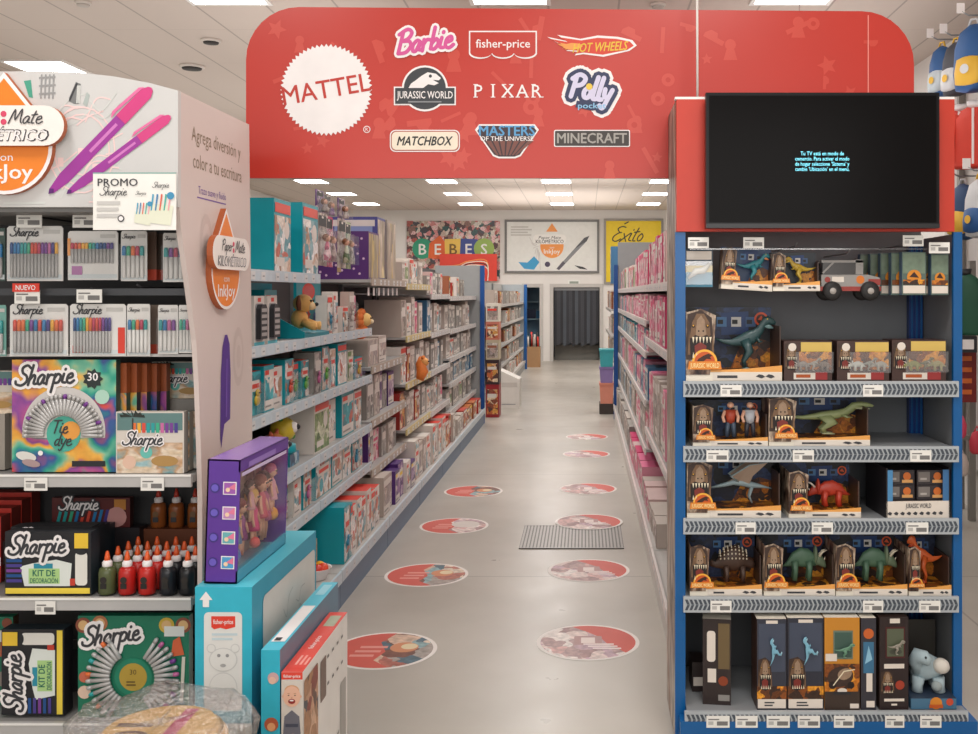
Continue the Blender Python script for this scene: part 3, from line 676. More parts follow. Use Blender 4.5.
# ------------------------------------------------------------------ dinosaur figures, length 1 along +X
def theropod(c, c2=None, arm=1.0, head=1.0, seg=9):
    m = MB(); c2 = c2 or c
    m.tube([(0,0,.46),(.14,0,.42),(.28,0,.40),(.40,0,.42),(.5,0,.44),(.6,0,.47),(.68,0,.51),(.75,0,.58),(.79,0,.65),(.83,0,.70),(.88,0,.715),(.94,0,.70),(1.0,0,.67)],
           [.006,.028,.048,.075,.105,.11,.092,.066,.054,.062*head,.06*head,.046*head,.022], c, seg, .8)
    m.tube([(.82,0,.655),(.9,0,.625),(.965,0,.605)], [.04*head,.03*head,.012], c2, 7, .8)
    for y in (-1,1):
        m.tube([(.5,.06*y,.44),(.57,.1*y,.27),(.48,.1*y,.14),(.5,.1*y,.05)], [.085,.066,.032,.026], c, 8, .8)
        m.tube([(.47,.1*y,.025),(.53,.1*y,.03),(.6,.11*y,.016)], [.02,.028,.014], c2, 6)
        m.tube([(.69,.07*y,.47),(.73,.1*y,.41),(.78*1,.1*y,.39+.03*arm)], [.03,.02,.01], c, 6)
        m.ball((.865,.045*y,.735), .011, YELLOW, 6, 4)
    return m
def ceratops(c, c2, horn):
    m = MB()
    m.tube([(0,0,.24),(.12,0,.28),(.26,0,.36),(.42,0,.4),(.56,0,.38),(.66,0,.36),(.76,0,.34)], [.01,.05,.13,.18,.17,.12,.1], c, 10, .8)
    m.tube([(.74,0,.36),(.84,0,.34),(.93,0,.27),(.97,0,.22)], [.11,.1,.06,.02], c2, 9, .8)
    m.ball((.74,0,.44), .17, c2, 12, 8, (.3,.95,1))
    for y in (-1,1):
        m.tube([(.82,.06*y,.42),(.9,.08*y,.5),(.99,.09*y,.53)], [.03,.02,.004], horn, 6)
        for x in (.26,.58): m.tube([(x,.12*y,.34),(x+.02,.13*y,.16),(x,.13*y,.0)], [.085,.055,.06], c, 7)
    m.tube([(.92,0,.32),(.96,0,.4)], [.025,.004], horn, 6)
    return m
def ankylosaur(c, stud):
    m = MB()
    m.tube([(0,0,.3),(.1,0,.26),(.25,0,.3),(.4,0,.36),(.58,0,.38),(.74,0,.34),(.84,0,.3),(.93,0,.28),(1.0,0,.25)], [.06,.05,.12,.2,.23,.16,.09,.08,.05], c, 12, 1.2)
    for i in range(8):
        for j in range(-4,5):
            x = .22+.085*i; R = .13+.11*math.sin(PI*(i+.7)/8.5); t = j*.34
            m.ball((x, -R*1.12*math.sin(t)*1.1, .35+R*math.cos(t)), .019, stud, 6, 4)
    for y in (-1,1):
        for x in (.35,.72): m.tube([(x,.17*y,.25),(x+.02,.2*y,.1),(x,.2*y,0)], [.07,.05,.055], c, 7)
    return m
def pterosaur(c, c2):
    m = MB()
    m.tube([(.0,0,.36),(.12,0,.4),(.3,0,.44),(.45,0,.5),(.58,0,.5),(.66,0,.46),(.78,0,.42),(.98,0,.36)], [.006,.03,.07,.085,.06,.05,.035,.006], c, 8)
    m.tube([(.64,0,.5),(.52,0,.6),(.44,0,.64)], [.03,.02,.004], c2, 6)
    for y in (-1,1):
        w = [(.5,.05*y,.52),(.62,.2*y,.66),(.36,.3*y,.92),(.1,.34*y,.98),(.3,.16*y,.66),(.34,.06*y,.46)]
        m.add(w, [(0,1,2,3,4,5)], c2); m.tube([w[0],w[1],w[2],w[3]], [.02,.018,.014,.005], c, 6)
    for y in (-1,1): m.tube([(.3,.04*y,.4),(.34,.06*y,.2),(.3,.06*y,.06)], [.03,.018,.014], c, 6)
    return m
def place(src, sx, sy, sz, x, y, z, flip=False, mirror=1):
    """the figure's mesh, scaled and set down inside its box"""
    o = MB(); f = -1 if flip else 1
    o.v = [(x+f*(p[0]-.5)*sx, y+p[1]*sy, z+p[2]*sz) for p in src.v]
    o.f = [q[::-1] for q in src.f] if flip else list(src.f); o.m = list(src.m); o.sm = list(src.sm)
    return o
HEADP = PR('roaring_head_print', ['2a1a16','5a4034','8f7662','c6b29c','7a5c4a','3a2620'], 50, .4, .5, (1,1,.45), smooth=True)
JUNG = PR('jungle_back_print', ['0f1830','1c2f58','141a24','2a3f6a','10141c','25304a'], 22, .4, .5)
EMB = PR('glow_print', ['d9761c','f0a32c','b2501a','f5c04a'], 30, .4, .2)
BOXBR = M((70,52,44),.45); LABW = M((226,216,204),.45); FLAME = PR('amber_print', ['6a3a16','c9761e','8a4a18','e59a2c','3a2418'], 34, .4, .4)
SKH = [M('75583f',.5,noise=.35,nscale=90),M('3c2a22',.5,noise=.4,nscale=90),M('9a8068',.5,noise=.3,nscale=90),M('1c100e',.5),M('7a2a22',.45),M('e8dcc0',.4)]
def roar_head(a, x0, w, z0, z1):
    """printed on the flap: a dinosaur head roaring toward the shopper"""
    h = z1-z0
    def q(pts): return [(x0+w*p, z0+h*r_) for p,r_ in pts]
    a.poly(q([(.0,.0),(.85,.0),(.9,.5),(.86,.85),(.5,1.0),(.04,.92)]), SKH[1], 1)
    a.poly(q([(.12,.45),(.2,.75),(.35,.93),(.6,.93),(.78,.75),(.82,.5),(.7,.4),(.3,.38)]), SKH[0], 2)
    a.poly(q([(.32,.5),(.36,.8),(.5,.9),(.62,.8),(.68,.52),(.5,.44)]), SKH[2], 3)
    a.poly(q([(.16,.05),(.14,.42),(.3,.5),(.5,.46),(.7,.5),(.82,.42),(.78,.05),(.5,-.02)]), SKH[3], 4)
    a.poly(q([(.3,.06),(.28,.28),(.48,.36),(.68,.28),(.66,.06)]), SKH[4], 5)
    for k in range(6): t = .2+.115*k; a.poly(q([(t,.46),(t+.075,.46),(t+.037,.33)]), SKH[5], 6); a.poly(q([(t+.01,.04),(t+.075,.04),(t+.04,.16)]), SKH[5], 6)
    for t in (.24,.72): a.circ(x0+w*t, z0+h*.68, w*.055, SKH[3], 5, n=10); a.circ(x0+w*t, z0+h*.69, w*.028, M('e0a832'), 6, n=8)
    for t in (.42,.57): a.circ(x0+w*t, z0+h*.58, w*.03, SKH[3], 5, n=8)
    for t in (.1,.9): a.poly(q([(t-.05,.1),(t+.04,.1),(t+.0,.6)]), SKH[0], 3)
def emblem(par, x, z, r, y, word=True):
    m = MB(); a = Art(m,(0,y,0))
    a.circ(x,z+r*.25,r,M('f2b23c',.4),1,n=22,a0=-10,a1=190); a.circ(x,z+r*.25,r*.82,M('c9561a',.4),2,n=22,a0=-5,a1=185)
    a.poly([(x+r*p,z+r*(q+.2)) for p,q in ((-.7,.0),(-.5,.3),(-.1,.55),(.3,.72),(.62,.55),(.4,.45),(.55,.25),(.15,.3),(-.1,.1))], M('3a1c10'), 3)
    a.poly([(x-r*1.35,z-r*.35),(x+r*1.35,z-r*.35),(x+r*1.25,z+r*.3),(x-r*1.25,z+r*.3)], M('e0862a',.4), 4); a.text('JURASSIC WORLD', x, z-r*.02, r*.38, M('fbe3a0'), 5, fit=r*2.3, bold=.03)
    return m.build('logo_emblem', par)
def dino_box(label, px0, px1, py0, shelf, fig, figbox, figflip=False, word='', dy=0.0, depth=.13, rotz=0.0, name='dinosaur_box', cat='toy box', tray=.24, flap=.27, navy=None, z=None, tilt=0, group=None, warm=False, sticker=True):
    """an open-fronted carton: back card, head-shaped side flap, tray with a label strip, dinosaur inside"""
    Y = EYF+.012+dy; zb = ZS[shelf]-.0035 if z is None else z
    x0, x1 = max(PX(px0,Y),EX0+.034), PX(px1,Y); w = x1-x0; h = PZ(py0,Y)-zb; d = depth
    e = thing(name, label, cat, ((x0+x1)/2, Y+d/2, zb), rotz, group); hw, f, b = w/2, -d/2, d/2; th = h*tray
    if tilt: e.rotation_euler = (0,tilt,rotz)
    m = MB(); m.box(-hw,b-.004,0,hw,b,h,navy or JUNG); m.box(-hw,f,0,hw,b-.004,th*.55,CREAM, top=FLAME)
    m.prism([(-hw,th*.55),(hw,th*.55),(hw,th*.92),(hw*.3,th*.74),(-hw,th*.58)], 'y', f, f+.004, M('e8a452',.4)); m.box(hw-.004,f+.02,th*.5,hw,b,h*.75,BOXBR)
    m.build('carton', e)
    m = MB(); fw = w*flap
    m.prism([(-hw,th*.4),(-hw+fw*.8,th*.4),(-hw+fw*.95,h*.55),(-hw+fw,h*.9),(-hw+fw*.5,h*.99),(-hw,h*.94)], 'y', f-.003, f+.001, HEADP); m.box(-hw-.001,f,th*.4,-hw+.003,b,h*.95,HEADP)
    roar_head(Art(m,(0,f-.0035,0)), -hw, fw, h*.30, h*.97)
    m.build('head_flap', e)
    emblem(e, -hw+fw*.62, th*.95, min(w*.14,h*.17), f-.006)
    m = MB(); a = Art(m,(0,f-.0008,0)); a.rect(-hw+fw*.9,th*.08,hw*.98,th*.5,LABW,1); 
    if word: a.lines(-hw*.35, th*.36, min(w*.3, len(word)*.009), 1, th*.3, INK, 2, th*.15)
    for q in range(2): a.poly([(hw*(.55+.2*q)+p*w*.05,th*.3+r_*th*.14) for p,r_ in ((-1,0),(-.3,.9),(.5,.6),(1,-.2),(.2,-.8))], INK, 2)
    m.build('label_strip', e)
    m = MB(); a = Art(m,(0,b-.005,0)); a.poly([(hw*.1,th*.5),(hw*.98,th*.5),(hw*.98,h*.5),(hw*.7,h*.56),(hw*.3,h*.42)],FLAME,1); a.poly([(-hw*.1,h*.6),(hw*.5,h*.62),(hw*.5,h*.94),(-hw*.1,h*.92)],M((24,58,112),.4,noise=.4,nscale=40),.5)
    for q in range(3): a.rect(-hw*.2+w*.16*q,h*.72,-hw*.2+w*.16*q+w*.11,h*.86,[M('4f7fb0'),M('d8d6d2'),M('3f5f8a')][q],1); a.rect(-hw*.18+w*.16*q,h*.76,-hw*.2+w*.16*q+w*.07,h*.82,DARK,2)
    if sticker: a.circ(hw*.78,h*.83,h*.1,M('d8552a',.4),2,n=18); a.circ(hw*.78,h*.83,h*.07,M('40221a'),3,n=18); a.poly([(hw*.78-h*.05,h*.82),(hw*.78+h*.05,h*.8),(hw*.78,h*.88)],M('d8552a',.4),4)
    m.build('back_print', e)
    if fig is not None:
        fx, fz, fs, fh = figbox
        place(fig, w*fs, min(d*.9, w*fs*.6), h*fh, -hw+w*fx, -.004, th*fz, figflip).build('dinosaur_figure', e)
    return e
# second shelf from the top down
dino_box('large dinosaur box with a dark teal raptor, widest box on the top shelf', 686,782,308,0, theropod(M('2d4a4c',.35),M('6f8f90'),1,1.1), (.66,.5,.66,.98), word='THERIZINO', flap=.31, depth=.2)
def pack_box(label, px0, px1, py0, shelf, cols, dy=0, depth=.11):
    Y = EYF+.012+dy; zb = ZS[shelf]-.0035; x0, x1 = PX(px0,Y), PX(px1,Y); w, h, d = x1-x0, PZ(py0,Y)-zb, depth
    e = thing('figure_pack', label, 'toy box', ((x0+x1)/2,Y+d/2,zb), 0, 'brown multi-figure packs on the top shelf'); hw, f = w/2, -d/2
    m = MB(); m.box(-hw,f,0,hw,d/2,h,M((66,42,36),.4)); m.build('carton', e)
    m = MB(); a = Art(m,(0,f-.0005,0)); a.rect(-hw*.3,h*.74,hw*.98,h*.97,M('d8b860',.4),1); roar_head(a,-hw*.98,w*.3,h*.3,h*.97); a.rect(-hw*.38,h*.3,hw*.98,h*.74,FLAME,1)
    a.rect(-hw*.6,h*.06,hw*.5,h*.22,LABW,1); a.rect(hw*.3,h*.05,hw*.8,h*.24,M('9a2c2c'),2); a.rect(-hw*.5,h*.1,hw*.1,h*.18,M('b2521c'),2); a.circ(-hw*.66,h*.85,h*.1,LABW,3,n=14); m.build('front_print', e)
    for i, c in enumerate(cols):
        g = place(theropod(c) if i%2 else ceratops(c,c,LABW), w*.36, w*.16, h*.42, -hw*.25+w*.22*i, f-.006, h*.27, i%2 == 0); g.build('dinosaur_figure', e)
    m = MB(); m.box(-hw*.6,f-.03,h*.24,hw*.97,f-.0292,h*.74,CLR); m.box(-hw*.6,f-.03,h*.735,hw*.97,f,h*.74,CLR); m.build('clear_blister', e)
    return e
pack_box('brown figure pack next to the large box, grey dinosaurs', 784,832,341,0,[M('8a8078'),M('a09a90'),M('7a6a5e')])
pack_box('brown figure pack with a pale grey dinosaur, middle of the three small packs', 837,889,341,0,[M('c4c4bc'),M('8f8f86'),M('a8a49a')])
pack_box('brown figure pack with olive dinosaurs, nearest the right blue post', 892,946,340,0,[M('8a8a48'),M('6f6a4a'),M('9a9262')])
# third
e = dino_box('small dinosaur box with two standing human figures, second shelf', 693,768,404,1, None, None, word='OWEN & RAPTOR')
for sx_, c1, c2 in ((.06,M('b0452e'),M('3c4a5c')),(.32,M('b9bcc2'),M('2c2c34'))):
    w = .25; m = MB(); x = -.02+sx_*w*1.0
    m.tube([(x,0,.075),(x,0,.1),(x,0,.128)], [.014,.017,.02], c1, 8, .7); m.ball((x,0,.147), .012, SKIN, 8, 6)
    for q in (-1,1): m.tube([(x+.008*q,0,.078),(x+.011*q,0,.05),(x+.012*q,-.004,.02)], [.01,.008,.007], c2, 6); m.tube([(x+.018*q,0,.125),(x+.026*q,0,.1),(x+.022*q,-.012,.08)], [.007,.006,.005], SKIN, 6)
    o = m.build('human_figure', e); o.scale = (1,1,.84); o.location = (.01,-.03,.010)
dino_box('large open box with a green tyrannosaur toy, second shelf', 769,870,396,1, theropod(M('8f9a6a',.4),M('aab08a'),1,1.25), (.60,.75,1.0,.84), word='T-REX DOMINION', depth=.17, sticker=False)
# fourth
dino_box('wide dinosaur box with a grey winged pterosaur toy, third shelf', 687,781,460,2, pterosaur(M('8fa3a8',.4),M('a08c7c',.45)), (.58,.6,.74,.80), True, word='QUETZALCOATLUS', depth=.16, sticker=False)
dino_box('dinosaur box with a bright red crouching dinosaur, third shelf', 789,861,470,2, ceratops(M('c0402c',.4),M('b23a28'),LABW), (.62,.7,.62,.95), True, word='DIMETRODON', depth=.15)
# counter carton with small packs
Y = EYF+.012; x0, x1, zb = PX(884,Y), PX(949,Y), ZS[2]-.0035; w, h, d = x1-x0, PZ(468,Y)-zb, .2
e = thing('display_carton', 'dark counter display carton holding small dinosaur packs, right end of third shelf', 'display carton', ((x0+x1)/2,Y+d/2,zb), .06); hw = w/2; f = -d/2
m = MB(); CA = M((34,30,34),.45); m.box(-hw,f,0,hw,f+.004,h*.34,LABW); m.box(-hw,f,0,-hw+.004,d/2,h,CA); m.box(hw-.004,f,0,hw,d/2,h,CA); m.box(-hw,d/2-.004,0,hw,d/2,h,CA); m.box(-hw+.0042,f+.0042,0,hw-.0042,d/2-.0042,h*.34,CA); m.box(hw*.78,f,h*.34,hw-.0041,f+.004,h*.96,M('3b6fa0')); m.box(-hw+.0041,f,h*.34,-hw*.8,f+.004,h*.96,M('4a88b8')); m.build('carton', e)
m = MB(); a = Art(m,(0,f-.0006,0)); a.text('JURASSIC WORLD', 0, h*.25, h*.09, INK, 1, fit=w*.4, bold=.03)
for k in range(9): a.poly([(-hw*.9+w*.1*k+p*.008,h*.1+q*.006) for p,q in ((-1,0),(0,1),(1,.3),(.6,-1),(-.4,-.8))], INK, 1)
m.build('front_print', e)
for i in range(4):
    X = (x0+x1)/2-w*.23+w*.47*(i%2); Z = zb+h*.345+h*.3*(i//2)
    t = thing('small_dinosaur_pack', 'small black dinosaur pack, %s %s of four in the counter carton' % (['lower','upper'][i//2], ['left','right'][i%2]), 'toy box', (X,Y+.07,Z), .06, 'small packs in the counter carton')
    m = MB(); m.box(-w*.22,-.05,0,w*.22,.06,h*.29,M((46,40,44),.4)); m.build('carton', t)
    m = MB(); a = Art(m,(0,-.0506,0)); a.rect(-w*.2,h*.06,-.004,h*.26,M('77706c'),1); a.circ(w*.1,h*.17,h*.08,M('c96a2a',.4),1,n=14); a.rect(w*.02,h*.04,w*.19,h*.1,M('d8a060'),2); a.rect(-w*.17,h*.1,-.015,h*.14,M('b0aaa4'),2); m.build('front_print', t)
# fifth
dino_box('dinosaur box with a brown armoured dinosaur covered in pale studs, fourth shelf', 690,762,544,3, ankylosaur(M('4a362c',.5),M('d8ccb4')), (.63,.8,.62,1.15), word='ANKYLO', depth=.15)
dino_box('green horned dinosaur box directly right of the armoured one, fourth shelf', 764,835,543,3, ceratops(M('4e6e58',.45),M('6a7a60'),M('e4d8c0')), (.64,.8,.64,1.1), word='SINOCERATOPS', depth=.15)
dino_box('green horned dinosaur box directly left of the orange dinosaur, fourth shelf', 836,907.5,543,3, ceratops(M('4e6e58',.45),M('6a7a60'),M('e4d8c0')), (.64,.8,.64,1.1), word='SINOCERATOPS', depth=.15)
dino_box('open box with a bright orange running dinosaur, right end of fourth shelf', 909,951.5,546,3, theropod(M('d8622c',.4),M('c24a20'),1,1.3), (.56,.5,.86,1.25), True, word='ATROCIRAPTOR', depth=.16, sticker=False)
# bottom shelf
def tall_box(label, px0, px1, py0, front, side, style, depth=.09, rotz=0.0, dy=0.0, tan=False, name='tall_dinosaur_box'):
    Y = EYF-.03+dy; zb = ZS[4]-.0035; x0, x1 = PX(px0,Y), PX(px1,Y); w, h, d = x1-x0, PZ(py0,Y)-zb, depth
    e = thing(name, label, 'toy box', ((x0+x1)/2,Y+d/2,zb), rotz); hw, f = w/2, -d/2
    m = MB(); m.box(-hw,f,0,hw,d/2,h,side,front=front,top=CREAM if style != 'dark' else side); m.build('carton', e)
    m = MB(); a = Art(m,(0,f-.0006,0))
    if style == 'figure':
        a.rect(-hw*.9,h*.42,hw*.9,h*.95,M((66,74,92),.3),1); roar_head(a,-hw*.97,hw*1.05,h*.22,h*.58); a.rect(-hw,h*.12,hw,h*.26,FLAME,1); a.rect(-hw*.95,h*.02,hw*.95,h*.12,LABW,2); a.lines(-hw*.5,h*.09,w*.4,2,h*.03,INK,3); a.rect(-hw*.4,h*.95,hw*.4,h*.985,LABW,2)
    elif style == 'yellow':
        a.rect(-hw*.5,h*.55,hw*.62,h*.86,M('6a7a6a',.3),1); a.rect(-hw*.42,h*.57,hw*.55,h*.84,M('3f5a50'),2); a.rect(-hw,h*.2,hw,h*.5,FLAME,1); a.circ(-hw*.1,h*.36,hw*.75,SKH[1],2,h*.11,18,rot=.25); a.circ(hw*.15,h*.39,hw*.42,SKH[2],3,h*.06,16,rot=.4); a.circ(-hw*.55,h*.27,hw*.22,SKH[3],3,n=14); a.circ(hw*.5,h*.27,hw*.2,SKH[3],3,n=14); a.stroke([(-hw*.5,h*.27),(hw*.1,h*.42),(hw*.7,h*.44)],h*.012,SKH[5],4); a.rect(-hw,0,hw,h*.2,M('3a2c24'),2); a.rect(hw*.45,h*.02,hw*.95,h*.07,LABW,3); a.circ(0,h*.21,hw*.28,LABW,4,hw*.16,14); a.rect(-hw*.5,h*.17,hw*.5,h*.2,DARK,5); a.rect(-hw*.95,h*.53,-hw*.3,h*.61,LABW,3)
    elif style == 'dark':
        a.rect(-hw*.6,h*.56,hw*.75,h*.9,M('4a1818'),1); a.rect(-hw*.5,h*.58,hw*.66,h*.88,M('59604c',.3),2); a.circ(hw*.1,h*.63,hw*.45,M('4a4c40'),3,h*.03,14)
        a.rect(-hw*.7,h*.45,hw*.7,h*.5,LABW,2); roar_head(a,-hw*.95,hw*1.0,h*.18,h*.43); a.circ(hw*.4,h*.27,hw*.32,M('a23a24'),2,n=14); a.rect(-hw*.7,h*.095,hw*.7,h*.125,LABW,3); a.rect(-hw*.2,h*.05,hw*.2,h*.07,LABW,3); a.rect(-hw*.3,h*.94,hw*.4,h*.99,LABW,2)
    elif style == 'slim':
        a.circ(0,h*.83,hw*.7,M('c9622a',.4),1,n=14); a.rect(-hw*.7,h*.4,hw*.7,h*.74,M('3a6f92'),1); a.poly([(-hw*.5,h*.5),(hw*.5,h*.55),(0,h*.7)],M('8fc0d8'),2); a.rect(-hw*.3,h*.2,hw*.5,h*.4,LABW,2); a.rect(-hw*.3,h*.03,hw*.8,h*.1,LABW,2)
    elif style == 'side':
        a.rect(-hw*.7,h*.5,-hw*.1,h*.86,LABW,1,.01); a.rect(-hw*.65,h*.26,-hw*.05,h*.42,LABW,1); a.rect(hw*.1,h*.42,hw*.9,h*.95,M('6d5a3a'),1); a.circ(hw*.45,h*.28,hw*.35,M('8a3c1c'),1,n=12); a.rect(hw*.1,h*.05,hw*.9,h*.12,M('8e8a86'),1)
    m.build('front_print', e)
    if style in ('yellow','dark'): place(theropod(*[(M('5f8a70',.4),M('7aa088',.4)),(M('8f897c',.45),M('a8a294',.45))][style == 'dark'],1,1.2), w*.62, w*.2, h*.2, hw*.08, f-.012, h*(.575 if style == 'yellow' else .61)).build('dinosaur_figure', e)
    if style == 'figure': o = place(theropod(M('7fb6cc',.35),M('9fc8d8'),1,1.2), h*.3, w*.3, w*.62, 0, f-.012, 0).build('dinosaur_figure', e); o.rotation_euler = (0,-PI/2+.25,0); o.location = (hw*.62,0,h*.62)
    return e
DKB = M((44,32,30),.4); tall_box('narrow black dinosaur box standing alone side-on, bottom shelf', 705,733,619,DKB,DKB,'side',.12,-.12,.04)
m = MB(); m.box(-.022,-.05,0,.022,.05,.1,DKB); a = Art(m,(0,-.0506,0)); a.rect(-.018,.02,.018,.05,LABW,1); tag(m.build('small_dinosaur_pack',None,(PX(697,3.47),3.47,ZS[4]-.0035)), 'small black pack tucked behind the lone narrow box, bottom shelf', 'toy box')
BRB = M((70,46,36),.4)
tall_box('tall dinosaur box with pale feathered dinosaur, first of the row on bottom shelf', 757,786.5,619,M((50,52,64),.4),BRB,'figure',.11)
tall_box('tall dark dinosaur box with blue claw, just left of the yellow box', 787.5,823.5,618,M((44,46,58),.4),BRB,'figure',.11)
tall_box('tall yellow-orange dinosaur box with small green window, bottom shelf', 824.5,859.5,617.5,M('c8862a',.4),M('a86a20',.4),'yellow',.11)
tall_box('very slim dark box with blue dinosaur picture right of the yellow box', 861,876,618,M((52,50,58),.4),BRB,'slim',.11)
tall_box('tall black dinosaur box with maroon-framed window, right end of the row', 879,908,617.5,M((40,26,26),.4),M((52,38,34),.4),'dark',.11,.03)
# plush sauropod in an open tray
Y = EYF-.03; x0, x1, zb = PX(911,Y), PX(956.5,Y), ZS[4]-.0015; w, d = x1-x0, .2; hw = w/2; f = -d/2
e = thing('plush_dinosaur_tray', 'open tray with pale blue-grey long-necked plush dinosaur, bottom shelf corner', 'toy box', ((x0+x1)/2,Y+d/2,zb))
m = MB(); m.box(-hw,f,0,hw,d/2,.035,M((60,100,130),.4),front=M((70,112,140),.4),top=M((46,60,80))); m.box(-hw,d/2-.004,0,hw,d/2,.23,M((58,54,48),.5)); m.build('tray', e)
m = MB(); a = Art(m,(0,f-.0006,0)); a.circ(hw*.1,.02,.02,M('d8862a',.4),1,n=14); a.rect(-hw*.2,.004,hw*.4,.016,M('c2561a'),2); a.circ(hw*.7,.024,.012,M('c9482a'),1,n=12); m.build('front_print', e)
PG = M((166,184,190),.85,noise=.1,nscale=60); m = MB()
m.tube([(-.06,-.01,.09),(-.03,-.02,.11),(.0,-.02,.12),(.03,-.02,.11),(.05,-.02,.09)], [.02,.045,.05,.042,.02], PG, 12); m.tube([(-.04,-.03,.115),(-.062,-.045,.15),(-.058,-.06,.175),(-.03,-.075,.17),(-.01,-.08,.155)], [.03,.026,.026,.026,.017], PG, 10); m.ball((-.035,-.098,.178),.005,DARK,6,5)
for q in ((-.045,-.045),(.035,-.05),(-.03,.02),(.04,.02)): m.tube([(q[0],q[1],.09),(q[0]*1.1,q[1],.06),(q[0]*1.15,q[1],.037)], [.026,.022,.024], PG, 9)
o = m.build('plush_dinosaur', e); o.scale = (.8,.9,.9); o.location = (.006,0,.004)
m = MB(); m.ball((.046,-.055,.125),.028,M((214,208,198),.9),12,8,(1,1,.9)); m.ball((.03,-.06,.06),.018,M((150,160,160),.9),10,7); o = m.build('plush_egg', e); o.location = (-.006,0,0)
# hanging row
def hang_box(label, px0, px1, py0, py1, fig, col, flip=False, dy=0.0, tilt=0.0, word=''):
    zb = PZ(py1,EYF+dy+.012)
    return dino_box(label, px0, px1, py0, 0, fig, (.62,.7,.68,.9), flip, word=word, dy=dy, depth=.07, z=zb, tilt=tilt, name='hanging_dinosaur_box', navy=col, sticker=False, tray=.28)
hang_box('hanging dinosaur box with a teal flying dinosaur, tilted, top row', 721,772,247,290, theropod(M('2f7f88',.4),M('e08a50')), M((40,70,110),.4,noise=.3,nscale=30), tilt=.06, word='DIMORPHODON')
hang_box('hanging dinosaur box with a mustard yellow dinosaur, top row', 773,820,252,291, theropod(M('b89a34',.4),M('caa84a')), M((36,44,52),.4,noise=.3,nscale=30), True, word='DRACOREX')
Y = EYF+.05; x0, x1 = PX(683.5,Y), PX(713,Y); e = thing('hanging_blister_pack', 'small pale blue blister pack with sea reptile, first on top row', 'toy pack', ((x0+x1)/2,Y,PZ(287,Y))); w, h = x1-x0, PZ(248,Y)-PZ(287,Y)
m = MB(); m.box(-w/2,0,0,w/2,.003,h,M((60,72,84),.4)); a = Art(m,(0,-.0006,0)); a.rect(-w*.48,h*.38,w*.48,h*.55,M('d9c06a'),1); a.rect(-w*.48,h*.0,w*.48,h*.38,M('4a86a0'),1); a.rect(-w*.4,h*.7,w*.45,h*.92,LABW,1); m.build('card', e)
m = MB(); m.tube([(-w*.35,-.012,h*.22),(-w*.1,-.014,h*.4),(w*.15,-.014,h*.42),(w*.38,-.012,h*.6)], [.004,.012,.012,.004], M('c8c4b8'), 7); m.build('dinosaur_figure', e)
m = MB(); m.box(-w*.44,-.03,h*.06,w*.44,-.0005,h*.66,CLR); m.build('clear_blister', e)
def slim_hang(label, px0, px1, py0, py1, n, dx, grp):
    for k in range(n):
        Y = EYF+.02+.05*k; s_ = (EYF+.02)/Y
        a0 = PX(px0,EYF+.02)-dx*k; b0 = PX(px1,EYF+.02)-dx*k; zb = PZ(py1,EYF+.02); h = PZ(py0,EYF+.02)-zb; w = b0-a0
        e = thing('hanging_dinosaur_pack', label % (['front pack','second pack','third pack','fourth pack','fifth pack'][k]), 'toy pack', ((a0+b0)/2,Y,zb), 0, grp)
        m = MB(); m.box(-w/2,0,0,w/2,.03,h,M((84,104,96),.4),left=M((60,90,120),.4)); m.build('carton', e)
        m = MB(); a = Art(m,(0,-.0006,0)); a.rect(-w*.46,h*.5,w*.46,h*.97,M((110,128,108),.4,noise=.4,nscale=40),1); a.circ(0,h*.42,w*.3,M('d8861f',.4),2,n=16); a.poly([(-w*.2,h*.42),(w*.2,h*.4),(0,h*.54)],M('3a1c10'),3); a.rect(-w*.46,h*.24,w*.46,h*.36,FLAME,2); a.rect(-w*.46,h*.04,w*.46,h*.22,LABW,2); m.build('front_print', e)
slim_hang('small hanging dinosaur pack with orange emblem, %s on the wider peg', 902,926,252,295, 5, .021, 'row of packs on the peg left of the post')
slim_hang('small hanging dinosaur pack nearest the right post, %s on its peg', 931,948.5,254,295, 2, .018, 'row of packs on the last peg')
# jeep
Y = EYF+.03; X, zb = PX(851,Y), PZ(300,Y); e = thing('hanging_toy_jeep', 'grey and red toy jeep with roll cage hanging in the top row', 'toy vehicle', (X,Y+.06,zb), 0)
m = MB(); JG = M((150,146,142),.4); JR = M((150,52,44),.4); m.prism([(-.095,.03),(.1,.03),(.1,.075),(.06,.085),(.04,.085),(-.095,.085)],'y',-.045,.045,JG); m.box(-.102,-.048,.03,.104,.048,.045,JR); m.box(.062,-.046,.05,.102,.046,.07,JR); m.build('body', e)
m = MB(); m.box(-.09,-.042,.086,.04,.042,.125,M((58,54,52),.2)); m.box(.02,-.044,.086,.045,.044,.135,JG); m.build('cabin', e)
m = MB(); m.box(-.094,-.044,.125,.045,.044,.133,JG); m.bar((-.09,-.04,.09),(-.05,-.04,.13),.006,.006,JG); m.build('roof', e)
m = MB(); a = Art(m,(0,-.0456,0)); a.rect(-.085,.055,.06,.083,JG,.4); a.circ(.035,.068,.014,M('d8761f',.4),1,n=14); a.rect(-.06,.06,-.02,.078,LABW,1); a.circ(-.075,.068,.01,JR,1,n=10); m.build('printed_emblem', e)
w0 = MB(); w0.x = Matrix.Rotation(PI/2,4,'X'); w0.lathe([(.012,-.012),(.03,-.012),(.033,0),(.03,.012),(.012,.012)], M((30,28,28),.6), 16); w0.lathe([(.002,.0125),(.011,.0125),(.011,.014)], M('b0aaa4'), 12)
for xx in (-.06,.066):
    for yy in (-.048,.048): w0.build('wheel', e, (xx,yy,.03))
